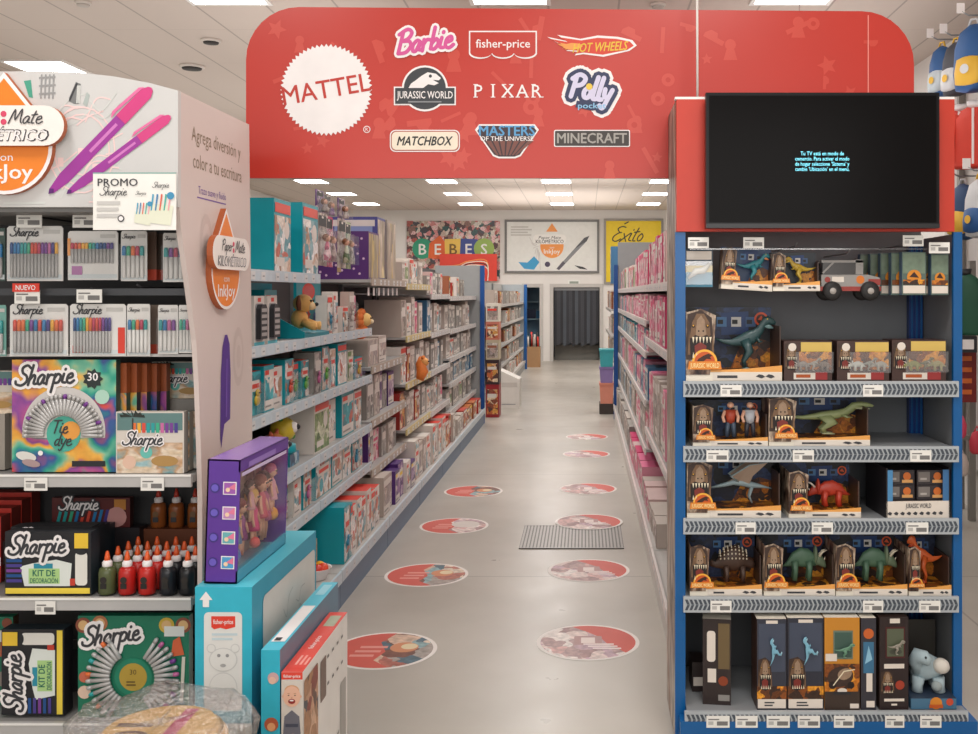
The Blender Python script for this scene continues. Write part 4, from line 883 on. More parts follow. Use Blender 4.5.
# ------------------------------------------------------------------ stationery end shelving on the left
SX0, SX1, SYF, SYB = -2.06, -1.11, 2.87, 3.27
se = thing('stationery_endcap', 'white end shelving of felt pens with curved pen header and pale side panel', 'shelving unit', ((SX0+SX1)/2, 3.05, 0))
DKG = M((62,62,64),.6,noise=.05); SHG = M((186,184,182),.45); PANEL = M((214,199,193),.5,noise=.02)
m = WMB(se); m.box(SX0,SYB,0,SX1-.016,SYB+.02,2.04,DKG); m.build('back_panel', se)
prof = [(2.9,0),(2.9,.9)]+[((-1.11)*FPX/(x-CX), PZ(y,(-1.11)*FPX/(x-CX))) for x,y in ((201,450),(198.5,380),(196,340),(190,293),(181,229),(178,190),(178,90.5))]+[(3.305,2.06),(3.335,1.2),(3.335,0)]
m = WMB(se); m.prism(prof, 'x', SX1-.014, SX1, PANEL); sp = m.build('side_panel', se)
m = WMB(se); a = Art(m,(SX1,0,0),(0,1,0),(0,0,1)); KH = M((138,122,100),.5); PVI = M((120,90,160),.5)
a.text('Agrega diversión y', 3.02, 1.955, .042, KH, 1, fit=.40); a.text('color a tu escritura', 3.03, 1.88, .042, KH, 1, fit=.40)
a.text('Trazo suave y fluido', 2.98, 1.80, .022, PVI, 1, fit=.22); a.rect(2.86,1.775,3.09,1.779,PVI,1)
for cy, cz in ((2.93,1.64),(3.2,1.3),(3.0,1.62)):
    for r in (.05,.035,.02): a.circ(cy,cz,r,M((206,190,184),.5) if r != .035 else PANEL,1 if r == .05 else (2 if r == .035 else 3),r*1.9,18)
m.build('panel_lettering', se)
m = WMB(se); a = Art(m,(SX1,0,0),(0,1,0),(0,0,1)); VI = M('4d2a8c',.4)
a.poly([(3.04,1.06),(3.05,1.03),(3.06,1.06),(3.075,1.10),(3.125,1.11),(3.13,1.25),(3.12,1.345),(3.10,1.374),(3.08,1.374),(3.06,1.34),(3.045,1.25)], VI, 2); a.poly([(3.085,1.12),(3.095,1.12),(3.10,1.3),(3.092,1.3)], M('7a58b4'), 3); m.build('purple_pen_print', se)
OR2 = M((236,132,40),.4); ORS = M((176,92,50),.5)
def drop_sign(par, o, u, n, cx, cz, k, name, lab):
    """an orange drop with a white badge, standing proud of its board"""
    m = WMB(par); u = Vector(u); v = Vector((0,0,1)); n = Vector(n); o = Vector(o)
    def slab(pts, d0, d1, mat, side):
        f = [o+u*(cx+x*k)+v*(cz+y*k)+n*d1 for x,y in pts]; b = [o+u*(cx+x*k)+v*(cz+y*k)+n*d0 for x,y in pts]; q = len(pts)
        m.add(f+b, [tuple(range(q))]+[(i,q+i,q+(i+1)%q,(i+1)%q) for i in range(q)], [mat]+[side]*q)
    def dr(r, t): return [(r*math.cos(math.radians(a_)), -.1+r*math.sin(math.radians(a_))) for a_ in range(-200,21,10)]+[(.0,t)]
    slab([(0,1.12)]+dr(.80,1.12)[:-1], 0, .018, PW, ORS); slab([(0,1.02)]+dr(.74,1.0)[:-1], .0181, .0185, OR2, OR2)
    bd = [(x,y) for cx_,cy_,a0 in ((.72,.05,-90),(.72,.05,0),(-.72,.05,90),(-.72,.05,180)) for x,y in [(cx_+.33*math.cos(math.radians(a0+t)), .22+.33*math.sin(math.radians(a0+t))) for t in range(0,91,15)]]
    slab(bd, .018, .036, M((240,234,228),.4), ORS)
    b = m.build(name, par); b['label'] = lab
    m = WMB(par); a = Art(m, o+n*.0365, u, v); a.script('Paper', cx-.30*k, cz+.36*k, .58*k, INK, 1, weight=.17, slant=.3, tall=.85); a.script('Mate', cx+.42*k, cz+.36*k, .56*k, INK, 1, weight=.16, slant=.3, tall=.85)
    a.circ(cx+.06*k,cz+.28*k,.05*k,M('d84a6a'),1,n=10); a.circ(cx+.06*k,cz+.41*k,.05*k,M('d84a6a'),1,n=10)
    a.text('KILOMÉTRICO', cx, cz+.06*k, .19*k, INK, 1, bold=.05, shear=.25, fit=1.6*k); a.text('KILOMÉTRICO', cx, cz+.06*k, .165*k, PW, 2, bold=.0, shear=.25, fit=1.56*k)
    m.build('sign_lettering', b)
    m = WMB(par); a = Art(m, o+n*.0188, u, v); a.text('con', cx+.0*k, cz-.28*k, .13*k, PW, 1, fit=.3*k); a.text('InkJoy', cx, cz-.52*k, .24*k, PW, 1, bold=.03, fit=.95*k); m.build('sign_lettering', b)
drop_sign(se, (SX1,0,0), (0,1,0), (1,0,0), 3.045, 1.59, .152, 'drop_sign', 'small orange drop sign on the pale side panel')
# header with its curved top
HY = 2.727; hx1 = PX(178,HY)
m = WMB(se); tops = [(hx1,PZ(90.5,HY)),(PX(150,HY),PZ(83,HY)),(PX(115,HY),PZ(76.5,HY)),(PX(80,HY),PZ(72.5,HY)),(PX(40,HY),PZ(71,HY)),(PX(0,HY),PZ(71.5,HY)),(PX(-60,HY),PZ(75,HY)),(PX(-125,HY),PZ(88,HY))]
zb = PZ(207,HY); pts = [(PX(-125,HY),zb),(hx1,zb)]+tops
HD = M((204,203,201),.45,noise=.03); m.prism(pts,'y',HY,HY+.02,HD); m.build('header_board', se)
m = WMB(se); m.box(SX0,HY+.02,zb-.012,SX1-.016,SYB,zb,M((120,118,116),.5)); m.build('header_shelf', se)
m, a = wart(se, HY)
def H(x, y): return PX(x,HY), PZ(y,HY)
SKP = M((236,206,204),.5); SKG = M((208,210,206),.5); SKB = M((150,150,150),.5); GB = M('4aa088',.5)
rr = random.Random(5)
for k in range(26):
    x, y = rr.uniform(62,118), rr.uniform(95,190); c = [SKP,SKP,SKG][k%3]; p, q = H(x,y)
    a.stroke(smooth_path([(p-.03,q-.02+rr.uniform(-.02,.02)),(p,q+rr.uniform(-.03,.03)),(p+.04,q+.02)]), .004, c, 1)
    if k%4 == 0: a.rect(p-.012,q-.02,p+.004,q+.005,c,1)
for r_ in (.09,.075): p, q = H(82,150); a.stroke([(p+r_*math.cos(t*.3), q+1.3*r_*math.sin(t*.3)) for t in range(22)], .004, SKP, 1)
a.poly([H(24,81),H(31,80),H(33,98),H(29,97)], GB, 1)
for k in range(4): x = 41+4*k; a.stroke([H(x,98),H(x+1,75)], .004, SKB, 2)
for k in range(3): a.stroke([H(40,78+8*k),H(55,77+8*k)], .005, SKB, 2)
a.poly([H(68,101),H(76,82),H(81,84),H(79,104),H(75,104)], M((120,122,122),.5), 1); a.poly([H(83,104),H(87,92),H(90,95),H(87,107)], M((170,180,176),.5), 1)
a.stroke([H(70,100),H(77,84)], .005, INK, 2)
for k in range(3): a.stroke([H(77+k*1.4,103),H(78+k*1.2,86)], .003, SKG, 2)
P1, P2 = M((156,52,150),.4), M((208,62,128),.4); PH = M((206,120,190),.4)
def pen(x0,y0,x1,y1,w):
    ax, az = H(x0,y0); bx, bz = H(x1,y1); L = math.hypot(bx-ax,bz-az); ux, uz = (bx-ax)/L, (bz-az)/L
    def q(t, s_): return (ax+ux*t*L-uz*s_*w, az+uz*t*L+ux*s_*w)
    a.poly([q(0,0),q(.03,-.25),q(.15,-.5),q(.72,-.5),q(.72,.5),q(.15,.5),q(.03,.25)], P1, 3)
    a.poly([q(.70,-.52),q(.95,-.5),q(.99,-.25),q(1,0),q(.99,.25),q(.95,.5),q(.70,.52)], P2, 4)
    a.poly([q(.4,-.15),q(.66,-.15),q(.66,.1),q(.4,.1)], PH, 4); a.poly([q(.66,.62),q(.70,.95),q(.94,.75),q(.97,.45),q(.93,.5),q(.72,.7)], M((224,110,160),.4), 5); a.poly([q(0,0),q(.03,-.25),q(.05,0),q(.03,.25)], M((90,30,110),.4), 5)
pen(49,194,152,88,.034); pen(67,194,171,116,.026)
a.lines(H(0,203)[0]+.01, H(0,202)[1], .12, 1, .01, SKG, 1, .006)
m.build('header_print', se)
drop_sign(se, (0,HY-.001,0), (1,0,0), (0,-1,0), PX(8,HY), PZ(141,HY), .164, 'drop_sign', 'large orange drop sign on the white header')
# shelves with rails and tags
SZ = [PZ(474,SYF), PZ(597,SYF), PZ(722,SYF)]; rails = []
tgs = [[(27,50),(143,166)],[(38,58)],[]]
for i, z in enumerate(SZ):
    s = WMB(se); s.box(SX0,SYF+.004,z-.025,SX1-.016,SYB,z-.004,M((140,138,136),.5)); sh = s.build('shelf', se)
    rl = MB(); rl.x = Matrix.Translation(-se.location); rl.box(SX0,SYF-.008,z-.036,SX1-.018,SYF+.004,z,SHG); rl.box(SX0,SYF-.010,z-.006,SX1-.018,SYF-.008,z,WHITE); rl.build('price_rail', sh)
    for p0,p1 in tgs[i]: t = MB(); t.x = Matrix.Translation(-se.location); price_tag(None, PX(p0,SYF), z-.045, PX(p1,SYF), z-.008, SYF-.012, t); t.build('price_tag', sh)
s = WMB(se); s.box(SX0,SYF+.03,1.318,SX1-.016,SYB,1.326,M((200,198,196),.4)); s.build('shelf', se)
s = WMB(se); s.box(SX0,SYF+.02,1.496,SX1-.016,SYF+.04,1.516,M((70,72,76),.5)); s.build('hook_rail', se)
s = WMB(se); s.box(SX0,SYF+.04,.02,SX1-.016,SYB,.1,DKG); s.build('plinth', se)
for (x, y, red) in ((30,220,0),(86,220,0),(28,296,1),(90,295,0),(136,291.5,0)):
    X, Z = PX(x,2.86), PZ(y,2.86); h = WMB(se); h.tube([(X,SYB-.005,Z+.012),(X,2.9,Z+.012),(X,2.865,Z+.02)],.003,INK,6); hk = h.build('peg_hook', se)
    if x == 136: continue
    t = MB(); t.x = Matrix.Translation(-se.location); price_tag(None, X-.036, Z-.022, X+.036, Z+.016, 2.858, t); t.build('price_tag', hk)
    if red:
        t = MB(); t.x = Matrix.Translation(-se.location); t.box(X-.04,2.852,Z+.012,X+.036,2.855,Z+.036,RED); b = Art(t,(0,2.8515,0)); b.text('NUEVO', X-.002, Z+.024, .014, PW, 1, bold=.03, fit=.056); t.build('new_item_tag', hk)
# promo sign
PY = 2.69; e = thing('promo_sign', 'white promotional pen sign clipped below the pen header, right end', 'sign', (PX(134.5,PY), PY, PZ(230,PY)))
m = WMB(e); x0, z0, x1, z1 = PX(93,PY), PZ(230,PY), PX(176,PY), PZ(172.5,PY); m.box(x0,PY,z0,x1,PY+.003,z1,M((238,236,230),.4)); m.box(x0,PY-.0005,z1-.003,x1,PY+.003,z1,M((120,170,160))); m.build('card', e)
m, a = wart(e, PY-.001); w, h = x1-x0, z1-z0
a.text('PROMO', x0+w*.06, z1-h*.17, h*.13, INK, 1, 'L', bold=.02, fit=w*.48); a.script('Sharpie', x0+w*.25, z1-h*.33, w*.32, INK, 1, weight=.17, slant=.3); a.script('Sharpie', x0+w*.82, z1-h*.22, w*.2, INK, 1, weight=.16, slant=.3); a.script('Sharpie', x0+w*.58, z1-h*.36, w*.13, INK, 1, weight=.16, slant=.3)
a.lines(x0+w*.05, z1-h*.5, w*.38, 3, h*.11, M((200,198,194)), 1, h*.06); a.circ(x0+w*.34,z0+h*.2,h*.06,INK,1,n=14); a.circ(x0+w*.34,z0+h*.2,h*.04,PW,2,n=14)
for cx, k in ((.6,.5),(.81,.72)):
    X = x0+w*cx; a.poly([(X-.045*k,z0+.02),(X+.04*k,z0+.012),(X+.05*k,z0+.09*k),(X-.04*k,z0+.1*k)], M((226,228,206)), 1)
    for q in range(5): a.poly([(X-.035*k+.016*q*k,z0+.045*k+.02),(X-.030*k+.016*q*k,z0+.045*k+.02),(X-.022*k+.016*q*k,z0+.105*k+.02),(X-.028*k+.016*q*k,z0+.107*k+.02)], [M('4aa0c0'),M('3f7fb0'),M('d8604a'),M('4ab0a0'),M('e8a0a8')][q], 2)
    a.circ(X+.04*k,z0+.1*k+.02,.014*k,M('3f90b8'),3,n=12)
m.build('printed_lettering', e)

# ------------------------------------------------------------------ packs of markers
HUES = [M(c,.35) for c in ('1f4f8c','2f7fb8','2aa0a0','3fb08a','d8503f','e8743c','f0b23c','c23a5c','7a3f94','4a3f8c','c86aa0','2f8a50')]
BARREL = M((176,174,172),.35); BWHITE = M((226,224,220),.4)
_mk = {}
def marker(par, col, L, r, x, y, z, cap=.36, tip=False, barrel=BARREL, rot=0, name='marker'):
    k = (col.name, round(L,4), round(r,4), cap, barrel.name)
    if k not in _mk:
        m = MB(); m.lathe([(r*.55,0),(r,L*.04),(r,L*(1-cap))], barrel, 10); m.lathe([(r*1.08,L*(1-cap)),(r*1.08,L*.93),(r*.7,L)], col, 10); o = m.build(name, par); _mk[k] = o.data
    else:
        o = bpy.data.objects.new(name, _mk[k]); C.objects.link(o); o.parent = par
    o.location = (x,y,z)
    if rot: o.rotation_euler = (0,rot,0)
    return o
def marker_pack(label, px0, px1, py0, py1, hues, Y=2.885, card=BWHITE, head=.3, foot=.06, cap=.4, accent=None, brand=True, barrel=BARREL, side=0, thick=.03, name='marker_pack', group=None, word_x=.32):
    x0, x1, z0, z1 = PX(px0,Y), PX(px1,Y), PZ(py1,Y), PZ(py0,Y); w, h = x1-x0, z1-z0
    e = thing(name, label, 'marker pack', ((x0+x1)/2,Y,z0), 0, group); hw = w/2
    m = MB(); m.prism([(-hw,0),(hw,0),(hw,h*.96),(hw*.92,h),(-hw*.92,h),(-hw,h*.96)], 'y', 0, .003, card); m.build('card', e)
    m = MB(); a = Art(m,(0,-.0004,0))
    a.rect(-hw*.96,h*.03,hw*.96,h*.12,M((206,214,216)),1)
    if accent: a.rect(hw*.72,h*.05,hw*.97,h*.55,accent,2); a.rect(-hw*.9,h*.06,-hw*.5,h*.2,accent,2)
    if brand: a.script('Sharpie', -hw+w*word_x, h*.89, w*.5, INK, 3, weight=.24, slant=.3)
    a.rect(hw*.3,h*.86,hw*.9,h*.93,M((196,194,190)),2)
    m.build('printed_lettering', e)
    n = len(hues); iw = w*(.68 if accent else .86); r = iw/n*.42
    for i, c in enumerate(hues): marker(e, HUES[c], h*(1-head-foot), r, -hw*.86+(i+.5)*iw/n, -r-.001, h*foot, cap, barrel=barrel)
    m = MB(); f = -2*r-.006; m.box(-hw*.93,f,h*.02,-hw*.93+iw+hw*.14,f+.0006,h*(1-head+.04),CLEAR('blister_clear',.05)); m.build('clear_blister', e)
    return e
marker_pack('white pack of fourteen coloured fine pens hanging top left, green cap accent', 7,63,226,281, [0,1,1,2,2,3,4,4,7,8,8,10,9,6], cap=.32)
e = marker_pack('white pack with one short row of twelve rainbow markers, top row', 68,118,231,280, [7,4,5,6,6,3,2,1,0,0,8,9], cap=.3, head=.24, foot=.34, brand=False)
m = MB(); a = Art(m,(0,-.001,0)); a.rect(-.06,.015,-.03,.04,M('b070a8'),3); a.rect(-.072,.07,-.064,.12,M('f0a050'),3); m.build('printed_pattern', e)
marker_pack('narrow pack of five pens with red stripes in front of its stack, top row', 121,147,231,281, [1,3,5,7,2], cap=.3, barrel=BWHITE)
marker_pack('small pack of four dark pens beside the pale side panel, top row', 163,186,233,282, [2,8,7,0], Y=2.89, cap=.3, barrel=BWHITE)
marker_pack('white pack of twelve marker pens with teal label, second row under red tag', 10,68,304,356, [4,5,5,3,8,1,4,1,9,6,5,4], cap=.34, head=.3)
marker_pack('wide pack of twelve markers with grey barrels and red corner, second row', 70,126,304,356, [0,1,2,3,6,5,7,4,7,8,9,9], cap=.38, head=.26, accent=M('d8402f'))
marker_pack('narrow pack of five pens with red striped edge, second row', 127,150,304,356, [1,3,5,7,2], cap=.3, barrel=BWHITE)
marker_pack('pack of pastel pens with pale green edge, second row right end', 158,178,305,354, [2,1,10,8], cap=.34, barrel=BWHITE)
marker_pack('pack of pastel pens touching the side panel, second row far end', 178.8,194,305,353, [3,2,10,7], cap=.34, barrel=BWHITE)
e = marker_pack('dark edge of a pen pack cut by left side of photo, top row', -14,5,228,281, [0,3,2,1], card=M((70,90,84)), brand=False)
e = marker_pack('teal edge of a pen pack cut by left side of photo, second row', -16,6,305,356, [2,1,3,2], card=M((120,170,160)), brand=False)
def card_stack(px0, px1, py0, py1, n, label, c, Y=2.9, step=.03, red=True, grp=None):
    """packs hung behind one another, seen by their edges"""
    for k in range(n):
        yy = Y+step*(k+1); x1 = PX(px0+(px1-px0)*(k+1)/n, Y)*1.0; w = .075
        z0, z1 = PZ(py1-k*.4,Y), PZ(py0+1.5*k,Y)
        m = MB(); m.box(-w,0,0,0,.005,z1-z0,[c,M((90,76,66)),M((120,112,104))][k%3] if not isinstance(c,list) else c[k%len(c)])
        if red: m.box(-w,-.001,0,.0005,.006,(z1-z0)*.22,M('b8442f'))
        tag(m.build('marker_pack', None, (x1,yy,z0)), label % ORD[k], 'marker pack', grp)
card_stack(147,157,231,280,2,'%s pack hung behind the narrow striped five-pen pack, top row',M((96,74,62)),grp='pen packs queued on the top row hook')
card_stack(150,155,305,356,1,'%s pack hung behind the narrow striped pack, second row',M((120,104,92)),grp='pen packs queued on the second row hook')
# ---- third row
TIE = PR('tie_dye_print', ['d8504a','3a5a9a','2fa08a','7ac0a0','f0b850','e8a040','8a4a9a','c05a90','3a9a8a','e8a040','4f7ab0'], 13, .35, .12, smooth=True)
def boxed(label, px0, px1, py0, z, Y, d, mats, name='marker_box', cat='marker box', rotz=0, group=None, side=None, top=None):
    x0, x1 = PX(px0,Y), PX(px1,Y); w, h = x1-x0, PZ(py0,Y)-z
    e = thing(name, label, cat, ((x0+x1)/2, Y+d/2, z+.0005), rotz, group)
    m = MB(); m.box(-w/2,-d/2,0,w/2,d/2,h,mats,right=side or mats,left=side or mats,top=top or mats); m.build('carton', e)
    m = MB(); return e, m, Art(m,(0,-d/2-.0004,0)), w, h, d
SIL = M((188,186,184),.35,.2)
def fan(e, cx, cz, r0, r1, a0, a1, n, y, caps):
    for i in range(n):
        t = math.radians(a0+(a1-a0)*(i+.5)/n); L = r1-r0; rad = min(.006, r0*math.radians(abs(a1-a0))/n*.62+.001)
        marker(e, caps[i%len(caps)], L, rad, cx+r0*math.cos(t), y, cz+r0*math.sin(t), .22, barrel=SIL, rot=PI/2-t)
e, m, a, w, h, d = boxed('large tie-dye marker box with a half circle fan of grey markers, third shelf', 12,116,360,SZ[0],2.9,.028,TIE, side=M((40,70,64)))
a.script('Sharpie', -w*.18, h*.86, w*.56, INK, 4, PW, .62, .28, .25, .05); a.star(w*.28,h*.83,w*.10,w*.075,9,M('26302e'),2); a.text('30', w*.28, h*.85, h*.07, PW, 3, bold=.03)
a.circ(0,h*.36,w*.40,M((206,202,198),.3),1,h*.40,28,-8,188); a.circ(0,h*.34,w*.165,M('4fb09c',.4),2,h*.16,20); a.circ(w*.07,h*.37,w*.09,M('eaa24a',.4),3,n=14); a.script('Tie', -w*.02, h*.40, w*.13, INK, 5, weight=.22); a.script('dye', 0, h*.29, w*.16, INK, 5, weight=.2)
a.circ(-w*.36,h*.14,w*.1,M((222,220,214)),3,w*.045,16,rot=-.2); a.circ(-w*.31,h*.08,w*.09,M((176,150,150)),4,w*.035,14,rot=-.2); a.circ(-w*.22,h*.17,w*.025,PW,5,n=10); a.rect(w*.08,h*.05,w*.4,h*.1,DARK,3); a.circ(w*.37,h*.67,w*.07,M((176,214,196)),3,n=14)
m.build('printed_lettering', e); fan(e, 0, h*.34, w*.18, w*.385, -6, 186, 28, -d/2-.007, [SIL,SIL,SIL,HUES[8],SIL])
for k in range(5):
    Y = 2.9+.034*(k+1); x1 = PX(121+5.2*k,2.9); hh = PZ(364+k,2.9)-SZ[0]
    m = MB(); m.box(-.11,0,0,0,.026,hh,TIE,right=M((44,62,56)),top=M((150,80,40))); m.box(-.03,-.0008,hh*.72,.0008,.0265,hh,M((156,78,36)))
    tag(m.build('marker_box',None,(x1,Y,SZ[0]+.0005)), '%s tie-dye marker box queued behind the front one, third shelf' % ORD[k+1], 'marker box', 'tie-dye boxes queued behind the front one')
BEACH = PR('beach_print', ['9cc0c4','d8c0a0','e8d8c4','c49a72','7aa8ac','efe6da'], 20, .4, .2, (1,1,2), smooth=True)
def beach(label, px0, px1, py0, z, Y, n=0):
    e, m, a, w, h, d = boxed(label, px0, px1, py0, z, Y, .03, M((214,206,196)), side=M((150,146,140)))
    a.rect(-w*.48,0,w*.48,h*.5,BEACH,1); a.rect(-w*.48,h*.7,w*.48,h*.98,M((96,130,128)),1)
    for i, c in enumerate((5,6,4,2,2,3,10,8,8,9)): a.rect(-w*.25+w*.068*i,h*.66,-w*.25+w*.068*i+w*.05,h*.82,HUES[c],2)
    for k in range(7): t = .4+k*.38; a.poly([(-w*.25,h*.92),(-w*.25+w*.2*math.cos(t+.2),h*.9+h*.14*math.sin(t)),(-w*.25+w*.2*math.cos(t),h*.86+h*.12*math.sin(t))], M((36,44,38)), 3)
    a.rect(-w*.26,h*.6,-w*.24,h*.9,M((60,56,48)),3); a.script('Sharpie', -w*.1, h*.56, w*.58, INK, 5, PW, .4, .24, .3); a.circ(-w*.05,h*.34,w*.09,M('6ac0b4'),2,n=14); a.circ(w*.22,h*.2,w*.2,M('b08a50'),2,h*.09,16); a.circ(-w*.3,h*.18,w*.1,M((226,190,168)),2,n=12)
    m.build('printed_lettering', e); return e
beach('small beach-picture marker box leaning forward, front right of third shelf', 116,184,412,SZ[0],2.88)
Yb = 3.02; b = MB(); zt = PZ(413,2.9)-SZ[0]
for k in range(2):
    m = MB(); m.box(-.1,0,0,0,.03,zt-.003*k,M((168,162,152)),top=M((70,86,84)),front=BEACH); tag(m.build('marker_box',None,(PX(186+3.2*k,2.9),2.925+.034*k,SZ[0]+.0005)), '%s small beach marker box queued behind the front one' % ORD[k+1], 'marker box', 'small beach boxes queued behind the front one')
e = beach('small beach-picture marker box raised at back beside the side panel', 152,204,362,SZ[0]+.191,3.125)
m = MB(); m.box(-.14,-.0,0,.13,.1,.19,M((146,142,136)),top=CREAM); tag(m.build('white_carton',None,(PX(178,3.10),3.115,SZ[0]+.0005)), 'plain pale carton holding up the raised beach marker box', 'carton')
beach('beach-picture marker box half cut off at the photo edge, third shelf', -52,18,371,SZ[0]+.165,2.95)
for k in range(1,3):
    m = MB(); m.box(-.1,0,0,0,.026,.165,M((158,150,140)),top=CREAM); tag(m.build('marker_box',None,(PX(-2+5.4*k,2.93),2.905+.032*k,SZ[0]+.0005)), '%s upright marker box left of the tie-dye box, seen edge-on' % ORD[k-1], 'marker box', 'upright boxes left of the tie-dye box')
# ---- fourth row
def kit(label, px0, px1, py0, z, Y, group=None, name='decorating_kit_box'):
    e, m, a, w, h, d = boxed(label, px0, px1, py0, z, Y, .05, M((34,34,38)), name, 'kit box', side=M((40,52,60)), group=group, top=M((60,62,66)))
    a.script('Sharpie', -w*.12, h*.79, w*.66, INK, 5, PW, .62, .28, .25, .04); a.rect(w*.31,h*.74,w*.47,h*.98,M('f0c83c'),2)
    a.poly([(-w*.32,h*.45),(-w*.18,h*.5),(w*.1,h*.56),(w*.28,h*.5),(w*.26,h*.14),(-w*.27,h*.14)], M((226,232,226)), 2); a.rect(w*.32,h*.15,w*.46,h*.68,M((232,230,222)),2,.01); a.circ(w*.39,h*.68,w*.06,DARK,3,.008)
    a.rect(-w*.16,h*.42,w*.06,h*.5,M('2a90a8'),3); a.text('KIT DE', -w*.04, h*.35, h*.10, M('1f6a58'), 4, bold=.04, fit=w*.26); a.text('DECORACIÓN', -w*.04, h*.23, h*.075, M('1f6a58'), 4, bold=.03, fit=w*.32); a.rect(-w*.22,h*.18,w*.14,h*.42,M((176,214,140)),3)
    a.rect(-w*.49,h*.02,w*.49,h*.11,M('f2d64a'),2)
    for q in range(5): a.rect(-w*.48,h*(.2+.08*q),-w*.3,h*(.25+.08*q),HUES[[9,0,8,9,0][q]],2)
    a.rect(w*.26,h*.15,w*.32,h*.26,M('c8402f'),3); m.build('printed_lettering', e); return e
kit('black decorating kit box with white felt pen lettering, front of fourth shelf', 5,91,532,SZ[1],2.89)
for k in range(4): kit('%s decorating kit box in the queue behind the front one, fourth shelf' % ORD[k+1], 11+5*k,91.5+5.3*k,527-.5*k,SZ[1],2.946+.055*k,'decorating kits queued behind the front one')
e, m, a, w, h, d = boxed('dark red marker set standing behind the black kits, fourth shelf', 52,130,498,SZ[1]+.13,3.17,.025,M((96,36,36)), side=M((60,30,28)))
a.script('Sharpie', -w*.15, h*.8, w*.5, PW, 5, INK, .5, .24); a.rect(w*.3,h*.6,w*.45,h*.95,M('c8863c'),2); a.circ(w*.33,h*.35,w*.13,M((206,150,146)),2,n=14)
for i in range(9): a.poly([(-w*.45+w*.075*i,h*.05),(-w*.41+w*.075*i,h*.05),(-w*.36+w*.075*i,h*.6),(-w*.4+w*.075*i,h*.6)], HUES[[2,2,3,1,4,4,1,1,9][i]], 3)
m.build('printed_lettering', e)
m = MB(); m.box(-.13,0,0,.14,.06,.13,M((44,40,44))); tag(m.build('dark_carton',None,(PX(92,3.14),3.16,SZ[1]+.0005)), 'dark carton under the red marker set at the back', 'carton')
for k in range(1,5):
    m = MB(); m.box(-.2,0,0,0,.05,.185+.013*k,M((190,52,40)),right=M((120,44,36)),top=M((150,44,34))); a = Art(m,(0,-.0005,0)); a.rect(-.09,.05,-.0,.075,PW,1); a.circ(-.04,.035,.012,M('f0a03c'),1,n=10)
    b = Art(m,(.0005,0,0),(0,1,0),(0,0,1)); b.rect(.008,.05,.042,.12,M((110,96,92)),1)
    tag(m.build('red_marker_box',None,(-1.762,2.96+.056*k,SZ[1]+.0005)), 'red marker box, %s in the row at the left photo edge' % ORD[k-1], 'marker box', 'red boxes at the left of the fourth shelf')
def bottle(label, col, loc, cap=None, group=None):
    e = thing('glue_bottle', label, 'glue bottle', loc, 0, group)
    m = MB(); m.lathe([(.020,0),(.024,.004),(.024,.062),(.021,.074),(.012,.080)], col, 14); b = Art(m,(0,-.0246,0)); m.build('bottle_body', e)
    m = MB(); a = Art(m,(0,-.0243,0)); a.circ(0,.045,.010,M((40,34,30)) if cap is None else M((120,90,60)),1,n=10); a.rect(-.009,.02,.009,.036,M((30,28,26)) if cap is None else INK,1); m.build('bottle_label', e)
    m = MB(); m.lathe([(.013,.079),(.014,.081),(.014,.092),(.010,.097)], PW, 12); m.build('collar', e)
    m = MB(); m.lathe([(.0085,.096),(.008,.105),(.004,.122),(.001,.124)], cap or M('e8602a',.35), 10); m.build('nozzle_cap', e); return e
GC = [M((88,96,60),.3),M((186,36,32),.3),M((196,40,34),.3),M((34,36,42),.3),M((26,28,32),.3)]
gn = ['olive green','bright red','bright red','black','black']; gcol = ['first column','second column','third column','fourth column','fifth column']
for i, px in enumerate((107,127,147,168,187.5)):
    p = None
    for k in range(4 if i < 4 else 2):
        lab = '%s glitter glue bottle, %s from the kits, %s from the front' % (gn[i], gcol[i], ORD[k])
        loc = (PX(px,2.9)+.004*k*(1 if i < 3 else 0), 2.902+.058*k, SZ[1]+.0005)
        p0 = dup(p, loc, None, lab) if p else bottle(lab, GC[i], loc, group='glue bottles on the fourth shelf'); p = p or p0
AM = M((150,84,40),.3); p = None
for i, px in enumerate((156,174,193)):
    X = PX(px,3.2)
    lab = 'amber glue bottle with red cap raised at back, %s from the kits' % ORD[i]
    p0 = dup(p, (X,3.22,SZ[1]+.12), None, lab) if p else bottle(lab, AM, (X,3.22,SZ[1]+.12), M('c8402f',.35), 'amber bottles at the back'); p = p or p0
m = MB(); m.box(-.09,-.03,0,.12,.03,.1195,M((110,60,36))); tag(m.build('brown_carton',None,(PX(172,3.22),3.22,SZ[1]+.0005)), 'brown carton under the amber bottles at the back of the fourth shelf', 'carton')
# ---- bottom row
GRN = M((18,116,88),.4)
e, m, a, w, h, d = boxed('green marker box with two fans of silver markers round a gold disc', 78,189,616,SZ[2],2.9,.03,GRN, side=M((196,206,196)))
a.script('Sharpie', -w*.2, h*.82, w*.52, INK, 5, PW, .7, .28, .25, .12)
a.circ(0,h*.4,w*.125,M('b89a3c',.4),3,n=22); a.circ(0,h*.4,w*.17,M((26,130,100)),2,n=22); a.text('30', 0, h*.45, h*.05, M('4a3a1c'), 4); a.lines(-w*.06,h*.36,w*.12,2,h*.03,M('6a5424'),4)
for x, y, c in ((-.3,.97,M('b0704a')),(.3,.95,M('c8a83c')),(-.45,.95,M('8a4a36')),(.45,.95,M('8a4a36'))): a.circ(w*x,h*y-.012,w*.07,c,2,n=16); a.circ(w*x,h*y-.012,w*.045,M('d8b07a'),3,n=14)
a.rect(w*.28,h*.8,w*.46,h*.9,M((222,224,220)),3); a.poly([(w*.34,h*.6),(w*.46,h*.62),(w*.42,h*.8),(w*.36,h*.76)], M('d8643c'), 3); a.poly([(w*.42,h*.15),(w*.45,h*.15),(w*.47,h*.6),(w*.44,h*.6)], M((220,214,200)), 3)
